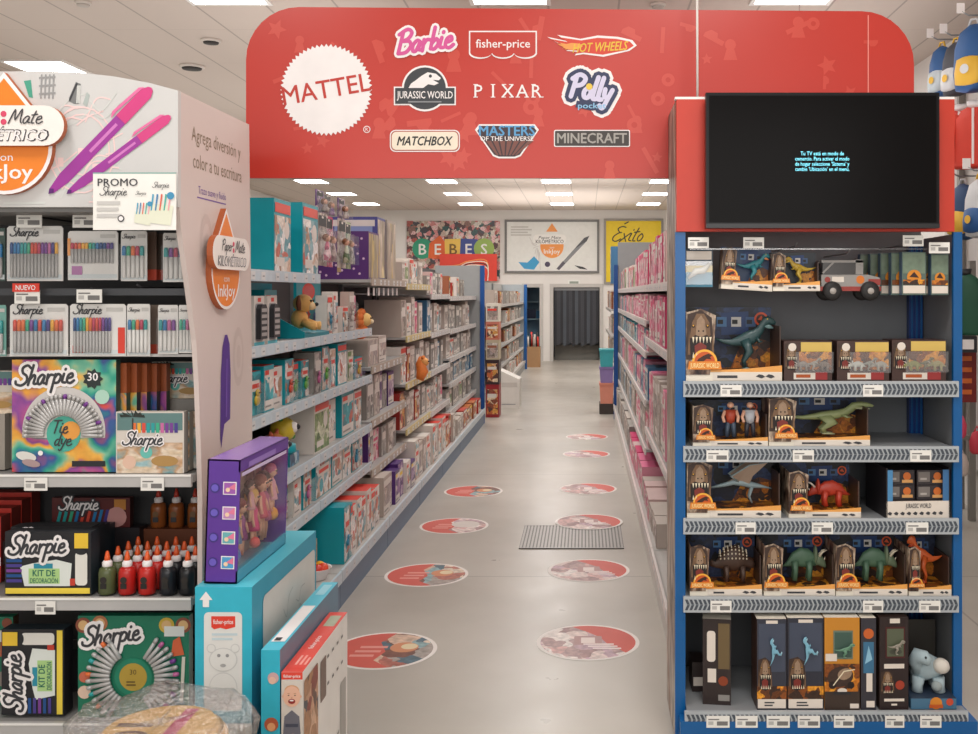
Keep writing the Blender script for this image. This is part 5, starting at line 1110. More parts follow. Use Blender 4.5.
a.circ(-w*.44,h*.4,w*.05,M('c86a50'),2,n=12); a.circ(-w*.44,h*.25,w*.06,M((226,196,176)),2,n=12); a.circ(w*.38,h*.12,w*.09,M((120,150,160)),2,n=10)
m.build('printed_lettering', e)
fan(e, 0, h*.4, w*.2, w*.42, 118, 242, 14, -d/2-.007, [SIL,HUES[5],SIL,SIL,HUES[2]]); fan(e, 0, h*.4, w*.2, w*.42, -62, 62, 14, -d/2-.007, [SIL,SIL,HUES[10],SIL,HUES[8]])
ke = kit('decorating kit box lying on its side left of the green marker box', 5,91,532,SZ[1],2.89); ke.rotation_euler = (0,-PI/2,0); ke.location = (PX(72,2.95), 2.93, SZ[2]+.13)
e, m, a, w, h, d = boxed('green marker box cut by the left photo edge, bottom shelf', -60,13,617,SZ[2],2.985,.03,GRN, side=M((90,60,44)))
a.circ(w*.42,h*.93,w*.07,M('8a4a36'),2,n=14); a.poly([(w*.33,h*.55),(w*.46,h*.6),(w*.42,h*.8),(w*.34,h*.76)], M('d8643c'), 3); a.circ(w*.38,h*.3,w*.11,M((150,140,130)),2,n=12); a.rect(w*.25,h*.72,w*.44,h*.85,M((222,224,220)),3)
m.build('printed_lettering', e)
m = MB(); m.box(-.17,0,0,.12,.09,.13,M((60,60,64)),top=M((120,118,118))); tag(m.build('dark_carton',None,(PX(62,3.1),3.09,SZ[2]+.0005)), 'dark carton behind the sideways kit box, bottom shelf', 'carton')

# ------------------------------------------------------------------ boxes stacked in front of the aisle shelving
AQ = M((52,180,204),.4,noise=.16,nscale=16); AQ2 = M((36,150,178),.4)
x0, x1, y0, y1, h = -1.014, -.866, 2.6, 3.22, .738
e = thing('baby_toy_box', 'tall aqua toy box with white arrow and panel supporting the purple doll box', 'toy box', ((x0+x1)/2,(y0+y1)/2,0)); w, d = x1-x0, y1-y0; hw, hd = w/2, d/2
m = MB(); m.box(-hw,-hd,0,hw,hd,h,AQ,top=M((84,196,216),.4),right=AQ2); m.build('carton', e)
m = MB(); a = Art(m,(0,-hd-.0005,0)); a.rect(-hw*.68,h*.565,hw*.66,h*.912,M((226,226,222),.4),1,.012); a.rect(-hw,0,hw,h*.52,M((214,218,216),.4),1)
a.poly([(-hw*.72,h*.93),(-hw*.5,h*.93),(-hw*.5,h*.955),(-hw*.38,h*.955),(-hw*.61,h*.985),(-hw*.84,h*.955),(-hw*.72,h*.955)], PW, 1)
zt = h*.898; a.poly([(-hw*.42,zt),(-hw*.42,zt-.028)]+[(-hw*.42+hw*.84*(i+.5)/4, zt-.034 if i%2 == 0 else zt-.03) for i in range(4)]+[(hw*.42,zt-.028),(hw*.42,zt)], RED, 2); a.text('fisher-price', 0, zt-.014, .012, PW, 3, bold=.02, fit=hw*.7)
a.lines(-hw*.4,h*.838,hw*.9,2,.012,M((196,214,220)),2); LN = M((206,206,204))
for r in (1,.93): a.circ(0,h*.745,hw*.5*r,LN if r == 1 else M((226,226,222)),2 if r == 1 else 3,hw*.42*r)
for q in (-1,1):
    a.circ(q*hw*.42,h*.785,hw*.16,LN,2); a.circ(q*hw*.42,h*.785,hw*.13,M((226,226,222)),3); a.circ(q*hw*.15,h*.76,hw*.06,M((150,150,150)),4)
a.circ(0,h*.725,hw*.1,M((170,170,170)),4,hw*.06); 
for r in (1,.95): a.circ(0,h*.645,hw*.5*r,LN if r == 1 else M((226,226,222)),2 if r == 1 else 3,hw*.55*r)
m.build('front_print', e)
m = MB(); a = Art(m,(hw+.0005,0,0),(0,1,0),(0,0,1)); a.rect(-hd*.72,h*.2,hd*.94,h*.93,M((206,204,198),.4),1,.02)
SK = M((170,170,166)); rr = random.Random(9)
for k in range(16): x = rr.uniform(-hd*.5,hd*.8); z = rr.uniform(h*.5,h*.88); a.stroke(smooth_path([(x,z),(x+.03,z+rr.uniform(-.05,.05)),(x+.05,z+.02),(x+.09,z+rr.uniform(-.06,.05))]), .003, SK, 2)
m.build('side_print', e)
# purple doll box on top
x0, x1, y0, y1, z = -1.0, -.914, 2.625, 3.05, .739; h = .325; w, d = x1-x0, y1-y0; hw, hd = w/2, d/2
PUR = M((92,52,150),.35); e = thing('doll_box', 'purple doll box with clear window side standing on the aqua toy box', 'doll box', ((x0+x1)/2,(y0+y1)/2,z)); t = .004
m = MB(); m.box(-hw,-hd,0,hw,-hd+t,h,PUR); m.box(-hw,hd-t,0,hw,hd,h,PUR); m.box(-hw,-hd,0,-hw+t,hd,h,M((188,150,140),.5)); m.box(-hw,-hd,0,hw,hd,t,M((60,150,180),.4)); m.box(-hw,-hd,h-t,hw,hd,h,M((150,116,190),.25))
m.box(hw-t,-hd,0,hw,hd,h*.10,M((70,150,176),.4)); m.box(hw-t,-hd,h*.9,hw,hd,h,PUR); m.build('carton', e)
m = MB(); a = Art(m,(0,-hd-.0005,0)); ic = [M('4f9fd0'),M('6ab0b8'),M('c08ac0'),M('a05ab0')]
for k in range(4):
    zc = h*(.17+.2*k); a.circ(-hw*.5,zc,hw*.3,M('3f2f80'),1,n=20); a.circ(-hw*.5,zc,hw*.22,M('6a5ac0'),2,n=18); a.rect(hw*.0,zc-.017,hw*.82,zc+.017,PW,1); a.rect(hw*.06,zc-.0145,hw*.76,zc+.0145,ic[k],2); a.poly([(hw*.3,zc),(hw*.76,zc-.004),(hw*.76,zc+.0145)], M('e07a9a'), 3); a.circ(hw*.3,zc-.004,.006,M('f0d0b0'),3,n=8)
m.build('front_print', e)
m = MB(); a = Art(m,(hw+.0006,0,0),(0,1,0),(0,0,1)); a.rect(-hd*.95,h*.86,hd*.9,h*.89,M((206,190,226)),1); a.rect(-hd*.7,h*.91,hd*.4,h*.955,M((150,120,196)),1)
m.build('window_print', e)
m = MB(); m.box(-hw+t,-hd+t,h*.1,-hw+t+.003,hd-t,h*.9,PR('doll_scene_print',['c89a8a','8a5a50','d8bca8','b06a78','e0c8b8','7a5a7a'],16,.4,.3)); m.build('inner_scene', e)
for k, (yy, zz_, hair, dr, s_) in enumerate(((-.17,.035,'5a3426','c8a070',.62),(-.125,.05,'e0b060','6a8ab0',.7),(-.07,.035,'7a2f2a','8a3f7a',.95),(-.02,.12,'4a2a20','d8a0a8',.7),(.03,.035,'e0b060','d84a80',1.0),(.075,.06,'8a4a3a','c8566a',1.05),(.125,.035,'3a2620','b05a80',1.2),(.17,.10,'c86a90','e0a0b0',.9))):
    m = MB(); X = .002+.008*(k%2); T = lambda p: (X+p[0]*s_, yy+p[1]*s_, zz_+p[2]*s_)
    for q in (-1,1): m.tube([T((0,.009*q,.06)),T((.002,.01*q,.03)),T((.0,.011*q,.0))], [.007*s_,.006*s_,.005*s_], SKIN, 6)
    m.lathe([(.021*s_,.048*s_),(.019*s_,.06*s_),(.012*s_,.085*s_),(.013*s_,.105*s_),(.006*s_,.118*s_)], M(dr,.5), 10, (X,yy,zz_))
    m.tube([T((0,0,.112)),T((0,0,.125))], .005*s_, SKIN, 6); m.ball(T((0,0,.142)), .0175*s_, SKIN, 10, 7, (.9,.9,1.1))
    for q in (-1,1):
        m.ball(T((.0150,.006*q,.144)), .0028*s_, DARK, 6, 4); m.tube([T((0,.012*q,.108)),T((.006,.024*q,.085)),T((.012,.026*q,.062))], [.005*s_,.0045*s_,.004*s_], SKIN, 6)
    m.ball(T((.0160,0,.134)), .003*s_, M('c84a5a'), 6, 4, (.5,1.4,.6))
    H_ = M(hair,.6); m.ball(T((-.005,0,.149)), .0195*s_, H_, 10, 7); m.tube([T((-.012,0,.15)),T((-.014,.008,.12)),T((-.010,.010,.085))], [.016*s_,.016*s_,.006*s_], H_, 7)
    m.build('doll_figure', e)
m = MB(); m.ball((.01,-.16,.06),.025,M('3f7fc0'),8,6); m.ball((.012,.17,.1),.02,M('d8a04a'),8,6); m.ball((.012,.02,.05),.016,M('e05a5a'),8,6); m.build('toy_accessory', e)
m = MB(); m.box(hw-.001,-hd+t,h*.1,hw-.0004,hd-t,h*.9,CLEAR('window_clear',.12)); m.build('clear_window', e)
e.rotation_euler = (0,.03,0); e.location.z += .0015
# aqua slim box and white jumper box
x0, x1, y0, y1, h = -.826, -.778, 2.55, 3.15, .592; w, d = x1-x0, y1-y0; hw, hd = w/2, d/2
e = thing('baby_toy_box', 'slim aqua toy box with a long white label on top, behind the white baby box', 'toy box', ((x0+x1)/2,(y0+y1)/2,0))
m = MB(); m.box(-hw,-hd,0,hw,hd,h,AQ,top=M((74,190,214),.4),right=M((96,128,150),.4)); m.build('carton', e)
m = MB(); a = Art(m,(0,0,h+.0005),(1,0,0),(0,1,0)); a.rect(-hw*.75,-hd*.8,hw*.75,hd*.2,PW,1); a.rect(-hw*.5,hd*.55,hw*.6,hd*.9,M((150,210,226)),1); a.rect(-hw*.5,-hd*.78,hw*.2,-hd*.7,DARK,2); m.build('top_label', e)
m = MB(); a = Art(m,(0,-hd-.0005,0)); a.circ(hw*.3,h*.88,hw*.6,M((206,170,170)),1,n=16); a.circ(hw*.2,h*.87,hw*.4,M((230,190,170)),2,n=14); a.circ(hw*.1,h*.68,hw*.75,M('b05a3c'),1,n=16); a.circ(hw*.1,h*.67,hw*.45,M('e0a070'),2,n=14); a.rect(-hw,h*.1,hw,h*.6,M((226,224,220)),1)
for k in range(4): a.rect(-hw*.7,h*(.56-.05*k),hw*.7,h*(.565-.05*k),M((170,160,190)),2)
m.build('front_print', e)
x0, x1, y0, y1, h = -.774, -.720, 2.55, 3.03, .536; w, d = x1-x0, y1-y0; hw, hd = w/2, d/2
e = thing('baby_toy_box', 'white toy box with red top and laughing baby photo, nearest the aisle', 'toy box', ((x0+x1)/2,(y0+y1)/2,0))
OW = M((232,228,222),.4); m = MB(); m.box(-hw,-hd,0,hw,hd,h,OW,top=M((222,74,60),.4)); m.build('carton', e)
m = MB(); a = Art(m,(0,0,h+.0005),(-0.0,1,0),(-1,0,0)); a.base(-hd*.9,-hw*.8,hd*.9,hw*.8,M((222,74,60),.4)); a.text('fisher-price', -hd*.1, 0, .014, PW, 1, bold=.02, fit=.1); a.rect(hd*.45,-hw*.7,hd*.85,hw*.5,M((170,176,150)),1); a.lines(-hd*.8,hw*.3,.08,3,.012,M((240,170,160)),1); m.build('top_print', e)
m = MB(); a = Art(m,(0,-hd-.0005,0)); a.rect(-hw,h*.965,hw,h*1.0,M((222,74,60)),1); a.text('fisher-price',0,h*.982,.008,PW,2,bold=.02,fit=hw*1.6)
a.rect(-hw,0,hw,h*.96,M((214,206,196)),1); cz = h*.885; a.circ(0,cz,hw*.82,M((232,184,158)),3,hw*.98,26); a.circ(-hw*.8,cz,hw*.14,M((222,170,146)),2,n=10); a.circ(hw*.8,cz,hw*.14,M((222,170,146)),2,n=10); a.circ(0,cz+hw*.55,hw*.7,M((214,160,120)),2,hw*.52,20)
for q in (-1,1): a.circ(q*hw*.3,cz+hw*.12,hw*.08,INK,4,hw*.05,10); a.circ(q*hw*.3,cz+hw*.3,hw*.14,M((190,140,110)),4,hw*.03,8)
a.circ(0,cz-hw*.1,hw*.09,M((216,160,136)),4,n=8); a.circ(0,cz-hw*.45,hw*.34,M((150,50,50)),4,hw*.24,16); a.circ(0,cz-hw*.36,hw*.2,PW,5,hw*.07,10); a.poly([(-hw,h*.6),(-hw*.7,h*.79),(0,h*.82),(hw*.7,h*.79),(hw,h*.6),(hw,0),(-hw,0)], M((110,110,120)), 2)
for k in range(4): a.rect(-hw*.6,h*(.56+.06*k),hw*.6,h*(.575+.06*k),M((70,74,90)),3)
a.circ(hw*.1,h*.69,hw*.36,M((232,184,158)),4,n=14); a.rect(-hw*.6,h*.62,0,h*.68,M('5ab0d8'),5)
m.build('baby_photo_print', e)
m = MB(); a = Art(m,(hw+.0005,0,0),(0,1,0),(0,0,1)); a.rect(-hd*.96,h*.5,-hd*.4,h*.95,PR('family_photo_print',['6a4a3a','b0805a','d8b090','8a3f30','4a4a50','c89a7a'],18,.4,.3),1,.01); a.rect(-hd*.3,h*.72,-hd*.05,h*.93,M((120,100,90)),1,.006)
a.rect(hd*.62,h*.3,hd*.9,h*.66,M((170,166,160)),1,.01); a.rect(-hd*.7,h*.1,hd*.4,h*.44,M((196,190,180)),1,.02)
for k in range(8): x = hd*(-.0+.22*(k%4)); z = h*(.9-.14*(k//4)); a.rect(x,z,x+.02,z+.008,M((120,116,112)),1)
rr = random.Random(4)
for k in range(14): x = rr.uniform(-hd*.6,hd*.4); z = rr.uniform(h*.12,h*.42); a.stroke([(x,z),(x+.03,z+rr.uniform(-.04,.04)),(x+.05,z+.03)], .004, [M('8a9a6a'),M('b09a80'),M('7a7a76')][k%3], 2)
m.build('side_print', e)
# plastic-wrapped drum in the very front
X, Y = PX(160,2.24), 2.24
e = thing('wrapped_drum', 'yellow-orange round drum loosely wrapped in clear crinkled plastic, lower left foreground', 'wrapped toy', (X,Y,0))
m = MB(); OD = M((236,176,96),.4); m.lathe([(.12,0),(.14,.02),(.145,.50),(.135,.515)], OD, 36); m.lathe([(.135,.515),(.12,.524),(.001,.528)], M((242,190,104),.4), 36); m.build('drum', e)
m = MB(); a = Art(m,(0,0,.5295),(1,0,0),(0,1,0)); a.rect(.02,-.12,.05,.1,M('d8547a'),1); a.circ(-.05,-.05,.045,M('6a3a24'),1,.03,16); a.circ(-.05,-.05,.03,M('f0c890'),2,.018,14); a.rect(-.1,.0,-.02,.02,M('6a3a24'),1)
a.circ(0,0,.12,M((242,190,104),.4),.3,n=24); m.build('top_print', e)
rr = random.Random(8); m = MB(); seg = 40; vs = []; fs = []
prof = [(.16,0),(.185,.1),(.18,.3),(.188,.45),(.192,.53),(.17,.562),(.12,.555),(.05,.545),(.001,.542)]
for i, (r, z) in enumerate(prof):
    for k in range(seg):
        t = 2*PI*k/seg; q = 1+.045*math.sin(7*t+i*1.3)+.03*math.sin(13*t-i*2.1)+rr.uniform(-.025,.025); vs.append((r*q*math.cos(t)*(1.05), r*q*math.sin(t), z+(.008*math.sin(5*t+i) if z > .2 else 0)))
for i in range(len(prof)-1):
    for k in range(seg): fs.append((i*seg+k, i*seg+(k+1)%seg, (i+1)*seg+(k+1)%seg, (i+1)*seg+k))
m.add(vs, fs, CLEAR('crinkled_plastic',.34,(250,250,250),.22,28), True); m.build('plastic_wrap', e)
# ------------------------------------------------------------------ generic shop goods (front at -Y, base at 0)
BABYP = PR('baby_photo_goods', ['d8b8a0','f0ece6','8fb8c0','c86a58','e8dcd0','5a9aa8','b08a70','f2f0ee'], 20, .4, .3)
PALEP = PR('pale_goods_print', ['b9aca2','cfc5bc','9a8c84','d8d0c8','a89a98','85786f','c0a8a0'], 18, .45, .4)
GREYP = PR('grey_goods_print', ['8f8c88','b0aca6','6f6a68','a8a09a','c4beb8','7a6f6a'], 20, .45, .4)
PURPP = PR('purple_goods_print', ['5a2f7a','b89ab8','8a5a9a','d8c8d0','4a2a66','a88ab0'], 22, .4, .3)
PINKP = PR('pink_goods_print', ['e0487f','f0a8bc','c8306a','f4d4d8','a8486a','e87a9a','d8c0b8'], 20, .4, .3)
WARMP = PR('warm_goods_print', ['c86a3a','e0b080','8a4a34','d89a4a','a83a30','e8d0b0','5a3a34'], 20, .45, .35)
TEALP = PR('teal_goods_print', ['1f9aa6','2fb0ba','147f8c','e8e0d6','1f9aa6','c8604e','48b8c0','2a8a96'], 16, .4, .25)
BLUEP = PR('blue_goods_print', ['5a8fb0','b8ccd4','34688a','d8dcd8','7aa0a8','405a70'], 20, .4, .35)
GRNP = PR('green_goods_print', ['6a8a4a','a8b88a','4a6a3a','d0d4b8','8aa06a'], 18, .4, .35)
OFFW = M((222,214,206),.45); PLUM = M((84,44,120),.4); BEIGE = M((186,172,162),.5); GRB = M((150,144,138),.5); WPINK = M((226,150,170),.4); HOT = M((216,52,112),.4); TEALD = M((14,128,142),.4); KRAFT = M((178,138,98),.6)
#  style: name, category, words for the label, side, top, front print, strip colour
STY = {
 'tealphoto': ('baby_toy_box','toy box','teal baby toy box',TEAL,TEAL,BABYP,RED),
 'tealred': ('baby_toy_box','toy box','red-topped teal baby toy box',TEAL,RED,TEALP,RED),
 'white': ('baby_toy_box','toy box','white baby toy box',OFFW,M((232,226,218),.4),BABYP,RED),
 'redtop': ('baby_toy_box','toy box','white box with red top',OFFW,M((226,70,54),.4),BABYP,RED),
 'green': ('toy_box','toy box','pale box with green picture',OFFW,OFFW,GRNP,RED),
 'purple': ('doll_box','doll box','purple doll box',PLUM,PLUM,PURPP,YELLOW),
 'pale': ('toy_box','toy box','pale beige toy box',BEIGE,M((200,188,178),.5),PALEP,OFFW),
 'grey': ('toy_box','toy box','grey toy box',GRB,M((170,164,158),.5),GREYP,OFFW),
 'warm': ('toy_box','toy box','orange and brown toy box',M((150,86,56),.45),M((206,120,60),.4),WARMP,YELLOW),
 'red': ('toy_box','toy box','red toy box',M((176,52,44),.4),M((206,66,54),.4),WARMP,OFFW),
 'blue': ('toy_box','toy box','blue toy box',M((60,110,150),.4),M((80,130,165),.4),BLUEP,OFFW),
 'pink': ('doll_box','doll box','pink doll box',WPINK,M((236,120,160),.4),PINKP,HOT),
 'hot': ('doll_box','doll box','hot pink doll box',HOT,HOT,PINKP,OFFW),
 'palepink': ('doll_box','doll box','pale pink doll box',M((214,182,178),.45),M((224,196,192),.45),PINKP,HOT),
}
def product(style, w, d, h, detail=2, r=rng):
    nm, cat, words, side, top, pr, strip = STY[style]
    hw, f = w/2, -d/2; m = MB(); m.box(-hw,f,0,hw,d/2,h,side,top=top)
    if detail == 0:
        a = Art(m,(0,f-.001,0)); a.rect(-hw*.9,h*.05,hw*.9,h*.92,pr,1); a.rect(-hw*.9,h*.8,hw*(r.uniform(-.2,.8)),h*.92,strip,2)
        return m.build(nm), cat, words
    e = m.build(nm)
    p = MB(); a = Art(p,(0,f-.0008,0)); k = r.randrange(3)
    if k == 0:
        a.rect(-hw*.92,h*.04,hw*.92,h*.9,OFFW,1); a.rect(-hw*.84,h*.25,hw*.84,h*.74,pr,2); a.rect(-hw*.84,h*.8,-hw*.1,h*.9,strip,3); a.rect(-hw*.8,h*.1,hw*.4,h*.14,GRB,2)
    elif k == 1:
        a.rect(-hw*.95,h*.03,hw*.95,h*.78,pr,1); a.rect(-hw*.9,h*.82,hw*.9,h*.95,strip,2); a.circ(hw*.45,h*.6,min(w,h)*.16,OFFW,2,n=14); a.rect(-hw*.7,h*.1,hw*.2,h*.22,OFFW,2)
    else:
        a.rect(-hw*.94,h*.03,hw*.94,h*.97,pr,1); a.rect(-hw*.7,h*.55,hw*.7,h*.8,OFFW,2,.008); a.rect(-hw*.6,h*.62,hw*.6,h*.72,strip,3); a.circ(-hw*.3,h*.3,min(w,h)*.18,side,2,n=14)
    p.build('front_print', e)
    if detail > 1 and r.random() < .45:   # a moulded toy showing through a window on the front
        c = r.choice([M('e8c040',.35),M('d8503a',.35),M('3f90b0',.35),M('e8e2da',.4),M('6ab04a',.35),M('c86a9a',.35)])
        t = MB(); s_ = min(w,h)*.2; t.ball((hw*.1,f-.006,h*.34), s_, c, 10, 7, (1,.35,.8)); t.ball((hw*.15,f-.008,h*.34+s_*1.0), s_*.62, c, 10, 7, (1,.5,1))
        for q in (-1,1): t.ball((hw*.15+q*s_*.3,f-.008-s_*.32,h*.34+s_*1.1), s_*.12, DARK, 6, 4)
        t.build('moulded_toy', e)
        t = MB(); t.box(-hw*.7,f-.01-s_*.5,h*.06,hw*.85,f-.0094-s_*.5,h*.74,CLR); t.build('clear_window', e)
    return e, cat, words
SHN = ['bottom','second','third','fourth','fifth','top']
class Run:
    """goods set out along one shelf; facing 90 looks toward +X (left side), -90 toward -X"""
    def __init__(s, side, xf, y0, z, bay, shelf, where, group=None):
        s.side, s.xf, s.y, s.z, s.bay, s.shelf, s.where, s.n, s.group = side, xf, y0, z, bay, shelf, where, 0, group
    def put(s, o, w, d, cat, words, gap=.008, dx=0.0, dz=0.0, group=True):
        s.y += gap; sg = 1 if s.side == 'L' else -1
        o.location = (s.xf-sg*(d/2+dx), s.y+w/2, s.z+dz+.0005); o.rotation_euler = (0,0,sg*PI/2); s.y += w; s.n += 1
        lab = '%s, %s along the %s bay, %s shelf, %s' % (words, ORD[min(15,s.n-1)], s.bay, s.shelf, s.where)
        tag(o, lab, cat, ('goods on the %s shelf of the %s' % (s.shelf, s.where)) if group else None); return o
    def box(s, style, w, d, h, gap=.008, dx=0.0, detail=2, dz=0.0):
        o, cat, words = product(style, w, d, h, detail); return s.put(o, w, d, cat, words, gap, dx, dz)
    def fill(s, y1, styles, hmin, hmax, wmin=.1, wmax=.24, d=.3, detail=1, gap=.012, jit=.04):
        while s.n < 15:
            w = rng.uniform(wmin, wmax)
            if s.y+gap+w > y1: break
            s.box(rng.choice(styles), w, d*rng.uniform(.8,1.0), rng.uniform(hmin,hmax), rng.uniform(.2,1)*gap, rng.uniform(0,jit), detail)
        return s
def shelving(name, label, side, xb, bays, kick_x, height, backmat, kickmat, lipmat, end=True, post=BLUE, y_end=None):
    """one run of shop shelving: bays = [(y0, y1, x_front, [shelf heights], lip material)]"""
    y0, y1 = bays[0][0], y_end or bays[-1][1]; sg = 1 if side == 'L' else -1
    e = thing(name, label, 'shelving unit', (xb, (y0+y1)/2, 0))
    def bx(m, xa, xb_, ya, yb, za, zb, mat, **k): m.box(min(xa,xb_), ya, za, max(xa,xb_), yb, zb, mat, **k)
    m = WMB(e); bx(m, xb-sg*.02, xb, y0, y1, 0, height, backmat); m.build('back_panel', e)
    for i, (a, b, xf, zs, lip) in enumerate(bays):
        m = WMB(e); bx(m, xb, kick_x, a+.003, b-.003, 0, .13, kickmat); bx(m, xb, kick_x+sg*.002, a+.004, b-.004, .135, .165, M((190,186,182),.5)); bs = m.build('base_deck', e)
        m = WMB(e); bx(m, kick_x, kick_x+sg*.012, a+.005, b-.005, .125, .18, lipmat); aa = Art(m,(kick_x+sg*.0125,0,0),(0,sg,0),(0,0,1))
        for k in range(int((b-a)/.16)): y = sg*(a+.06+.16*k); aa.rect(y,.135,y+.045,.168,M((206,210,212)),1); aa.rect(y+.01,.149,y+.03,.154,M((150,154,158)),2)
        m.build('price_rail', bs)
        for z in zs:
            m = WMB(e); bx(m, xb, xf, a+.004, b-.004, z-.026, z-.008, M((168,166,164),.5)); sh = m.build('shelf', e)
            m = WMB(e); bx(m, xf, xf+sg*.01, a+.006, b-.006, z-.045, z, lip); aa = Art(m,(xf+sg*.0105,0,0),(0,sg,0),(0,0,1))
            for k in range(int((b-a)/.14)): y = sg*(a+.05+.14*k)+sg*.02*((k*5)%3); aa.rect(min(y,y+sg*.05),z-.04,max(y,y+sg*.05),z-.008,M((214,216,216)),1); aa.rect(min(y+sg*.015,y+sg*.04),z-.028,max(y+sg*.015,y+sg*.04),z-.022,M((150,154,158)),2)
            m.build('price_rail', sh)
        if i: m = WMB(e); bx(m, xb+sg*.0, xb+sg*.03, a-.02, a+.02, .17, height, M((120,122,124),.5)); m.build('upright', e)
    return e
RAILB = M((192,206,214),.4,noise=.15,nscale=30); KICK = M((92,112,136),.45); BACKD = M((74,72,72),.6); YLIP = M((206,188,130),.45); GLIP = M((196,190,186),.45)  # BACKD: back panel colour darkened for the shade behind the goods
BY = [3.42,4.77,5.92,7.07,8.2,9.35,11.6]; XF = -1.27; XB = -1.74; KX = -1.168
ZT = [.51,.737,1.025,1.30,1.595]
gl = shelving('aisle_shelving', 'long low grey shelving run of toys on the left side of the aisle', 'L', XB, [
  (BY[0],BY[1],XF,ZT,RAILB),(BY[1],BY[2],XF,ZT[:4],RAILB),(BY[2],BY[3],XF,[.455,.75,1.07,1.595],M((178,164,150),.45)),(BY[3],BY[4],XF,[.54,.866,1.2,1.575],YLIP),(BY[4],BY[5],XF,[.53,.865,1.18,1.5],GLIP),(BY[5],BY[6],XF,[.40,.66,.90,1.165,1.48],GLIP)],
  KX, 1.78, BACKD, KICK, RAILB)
m = WMB(gl); m.box(XB,BY[6],0,-1.215,BY[6]+.03,1.83,M((148,150,150),.5)); m.build('end_panel', gl)
m = WMB(gl); m.box(-1.215,BY[6]-.02,0,-1.165,BY[6]+.03,1.83,M((10,72,140),.35)); m.build('end_post', gl)
W = 'left aisle shelving'; XS = XF-.03; DK = KX-.02
def run(bay, k, y, z, xs=XS): return Run('L', xs, y, z-.008, ORD[bay], SHN[k], W)
# --- first bay
r = run(0,5,3.98,ZT[4]); r.y = 4.17; r.box('tealphoto',.24,.3,.315); r.y = 4.44; r.box('tealphoto',.27,.27,.335,.16)
r = run(0,4,3.92,ZT[3])
def grille_toy(w=.125, h=.2):
    e = bpy.data.objects.new('baby_monitor_pack', None); C.objects.link(e); m = MB(); m.box(-w/2,-.05,0,w/2,.05,h,OFFW); a = Art(m,(0,-.0505,0)); a.rect(-w*.4,h*.1,w*.4,h*.85,M((150,150,152)),1,.015); a.rect(-w*.15,h*.88,w*.15,h*.96,RED,1); a.rect(-w*.5,0,w*.5,h*.08,M((90,190,205)),1); m.build('carton', e)
    m = MB(); m.prism([(-w*.34,h*.14),(w*.34,h*.14),(w*.34,h*.74),(w*.2,h*.83),(-w*.2,h*.83),(-w*.34,h*.74)],'y',-.07,-.05,DARK); b = Art(m,(0,-.0705,0))
    for k in range(5): b.rect(-w*.26,h*(.2+.12*k),w*.26,h*(.27+.12*k),M((160,156,154)),1)
    m.build('toy_speaker', e); return e
r.put(grille_toy(), .125, .1, 'toy box', 'white pack with black ribbed toy'); r.put(grille_toy(), .15, .1, 'toy box', 'white pack with black ribbed toy', .03)
r.y = 4.235; o = r.box('tealred',.17,.12,.225,dx=.06)
# display with a puppy
def display_stand():
    e = thing('puppy_display', 'sloping teal display stand with round red crest across the first two bays', 'display stand', (XF-.20,4.86,1.2925), PI/2); m = MB()
    m.prism([(-.17,0),(-.02,0),(.14,.0),(.14,.26),(.12,.26),(.12,.06),(-.17,.02)], 'x', -.22, .22, TEALD); m.prism([(-.17,0),(.14,0),(.14,.2),(-.17,.03)], 'x', -.225, -.215, TEAL); m.build('tray', e)
    m = MB(); m.box(.20,-.01,0,.66,.005,.27,TEAL); a = Art(m,(.42,-.0105,0)); a.circ(0,.22,.12,RED,1,.045,22); a.circ(0,.22,.09,M((210,90,90)),2,.03,20); a.circ(-.16,.17,.03,YELLOW,1,n=12); a.star(0,.10,.04,.016,5,RED,1); a.circ(.12,.08,.03,BLUE,1,n=12); m.build('header_card', e); return e
display_stand()
def puppy(loc, label):
    e = thing('puppy_toy', label, 'soft toy', loc, PI/2); e.scale = (.82,.82,.82); Yb = M((224,176,104),.8,noise=.12,nscale=50); Bn = M((110,62,36),.8)
    m = MB(); m.ball((0,0,.06),.055,Yb,14,9,(1,.9,1.05)); m.ball((0,-.02,.15),.06,Yb,14,9,(1.1,.95,.9)); m.ball((0,-.07,.135),.03,M((236,208,160),.8),10,7,(1.1,.9,.8))
    for q in (-1,1): m.tube([(q*.03,-.03,.04),(q*.045,-.08,.02),(q*.045,-.11,.02)], [.026,.024,.026], Yb, 8)
    m.build('body', e); m = MB(); 
    for q in (-1,1): m.tube([(q*.05,-.01,.19),(q*.075,-.015,.15),(q*.075,-.02,.11)], [.012,.026,.02], Bn, 8, .6)
    m.ball((0,-.1,.145),.012,DARK,8,6)
    for q in (-1,1): m.ball((q*.022,-.073,.165),.008,DARK,6,5)
    m.build('ears_and_nose', e); return e
puppy((XF-.10,4.80,1.332), 'tan puppy soft toy with brown ears on the sloping teal display')
r = run(0,3,3.9,ZT[2])
for w, st in ((.14,'tealred'),(.13,'tealred'),(.14,'redtop'),(.13,'tealphoto'),(.12,'tealred'),(.13,'tealred')): r.box(st,w,.22,rng.uniform(.17,.215),.006,rng.uniform(0,.02))
r = run(0,2,3.95,ZT[1]); r.box('warm',.2,.2,.06,dx=.15); r.y = 4.72
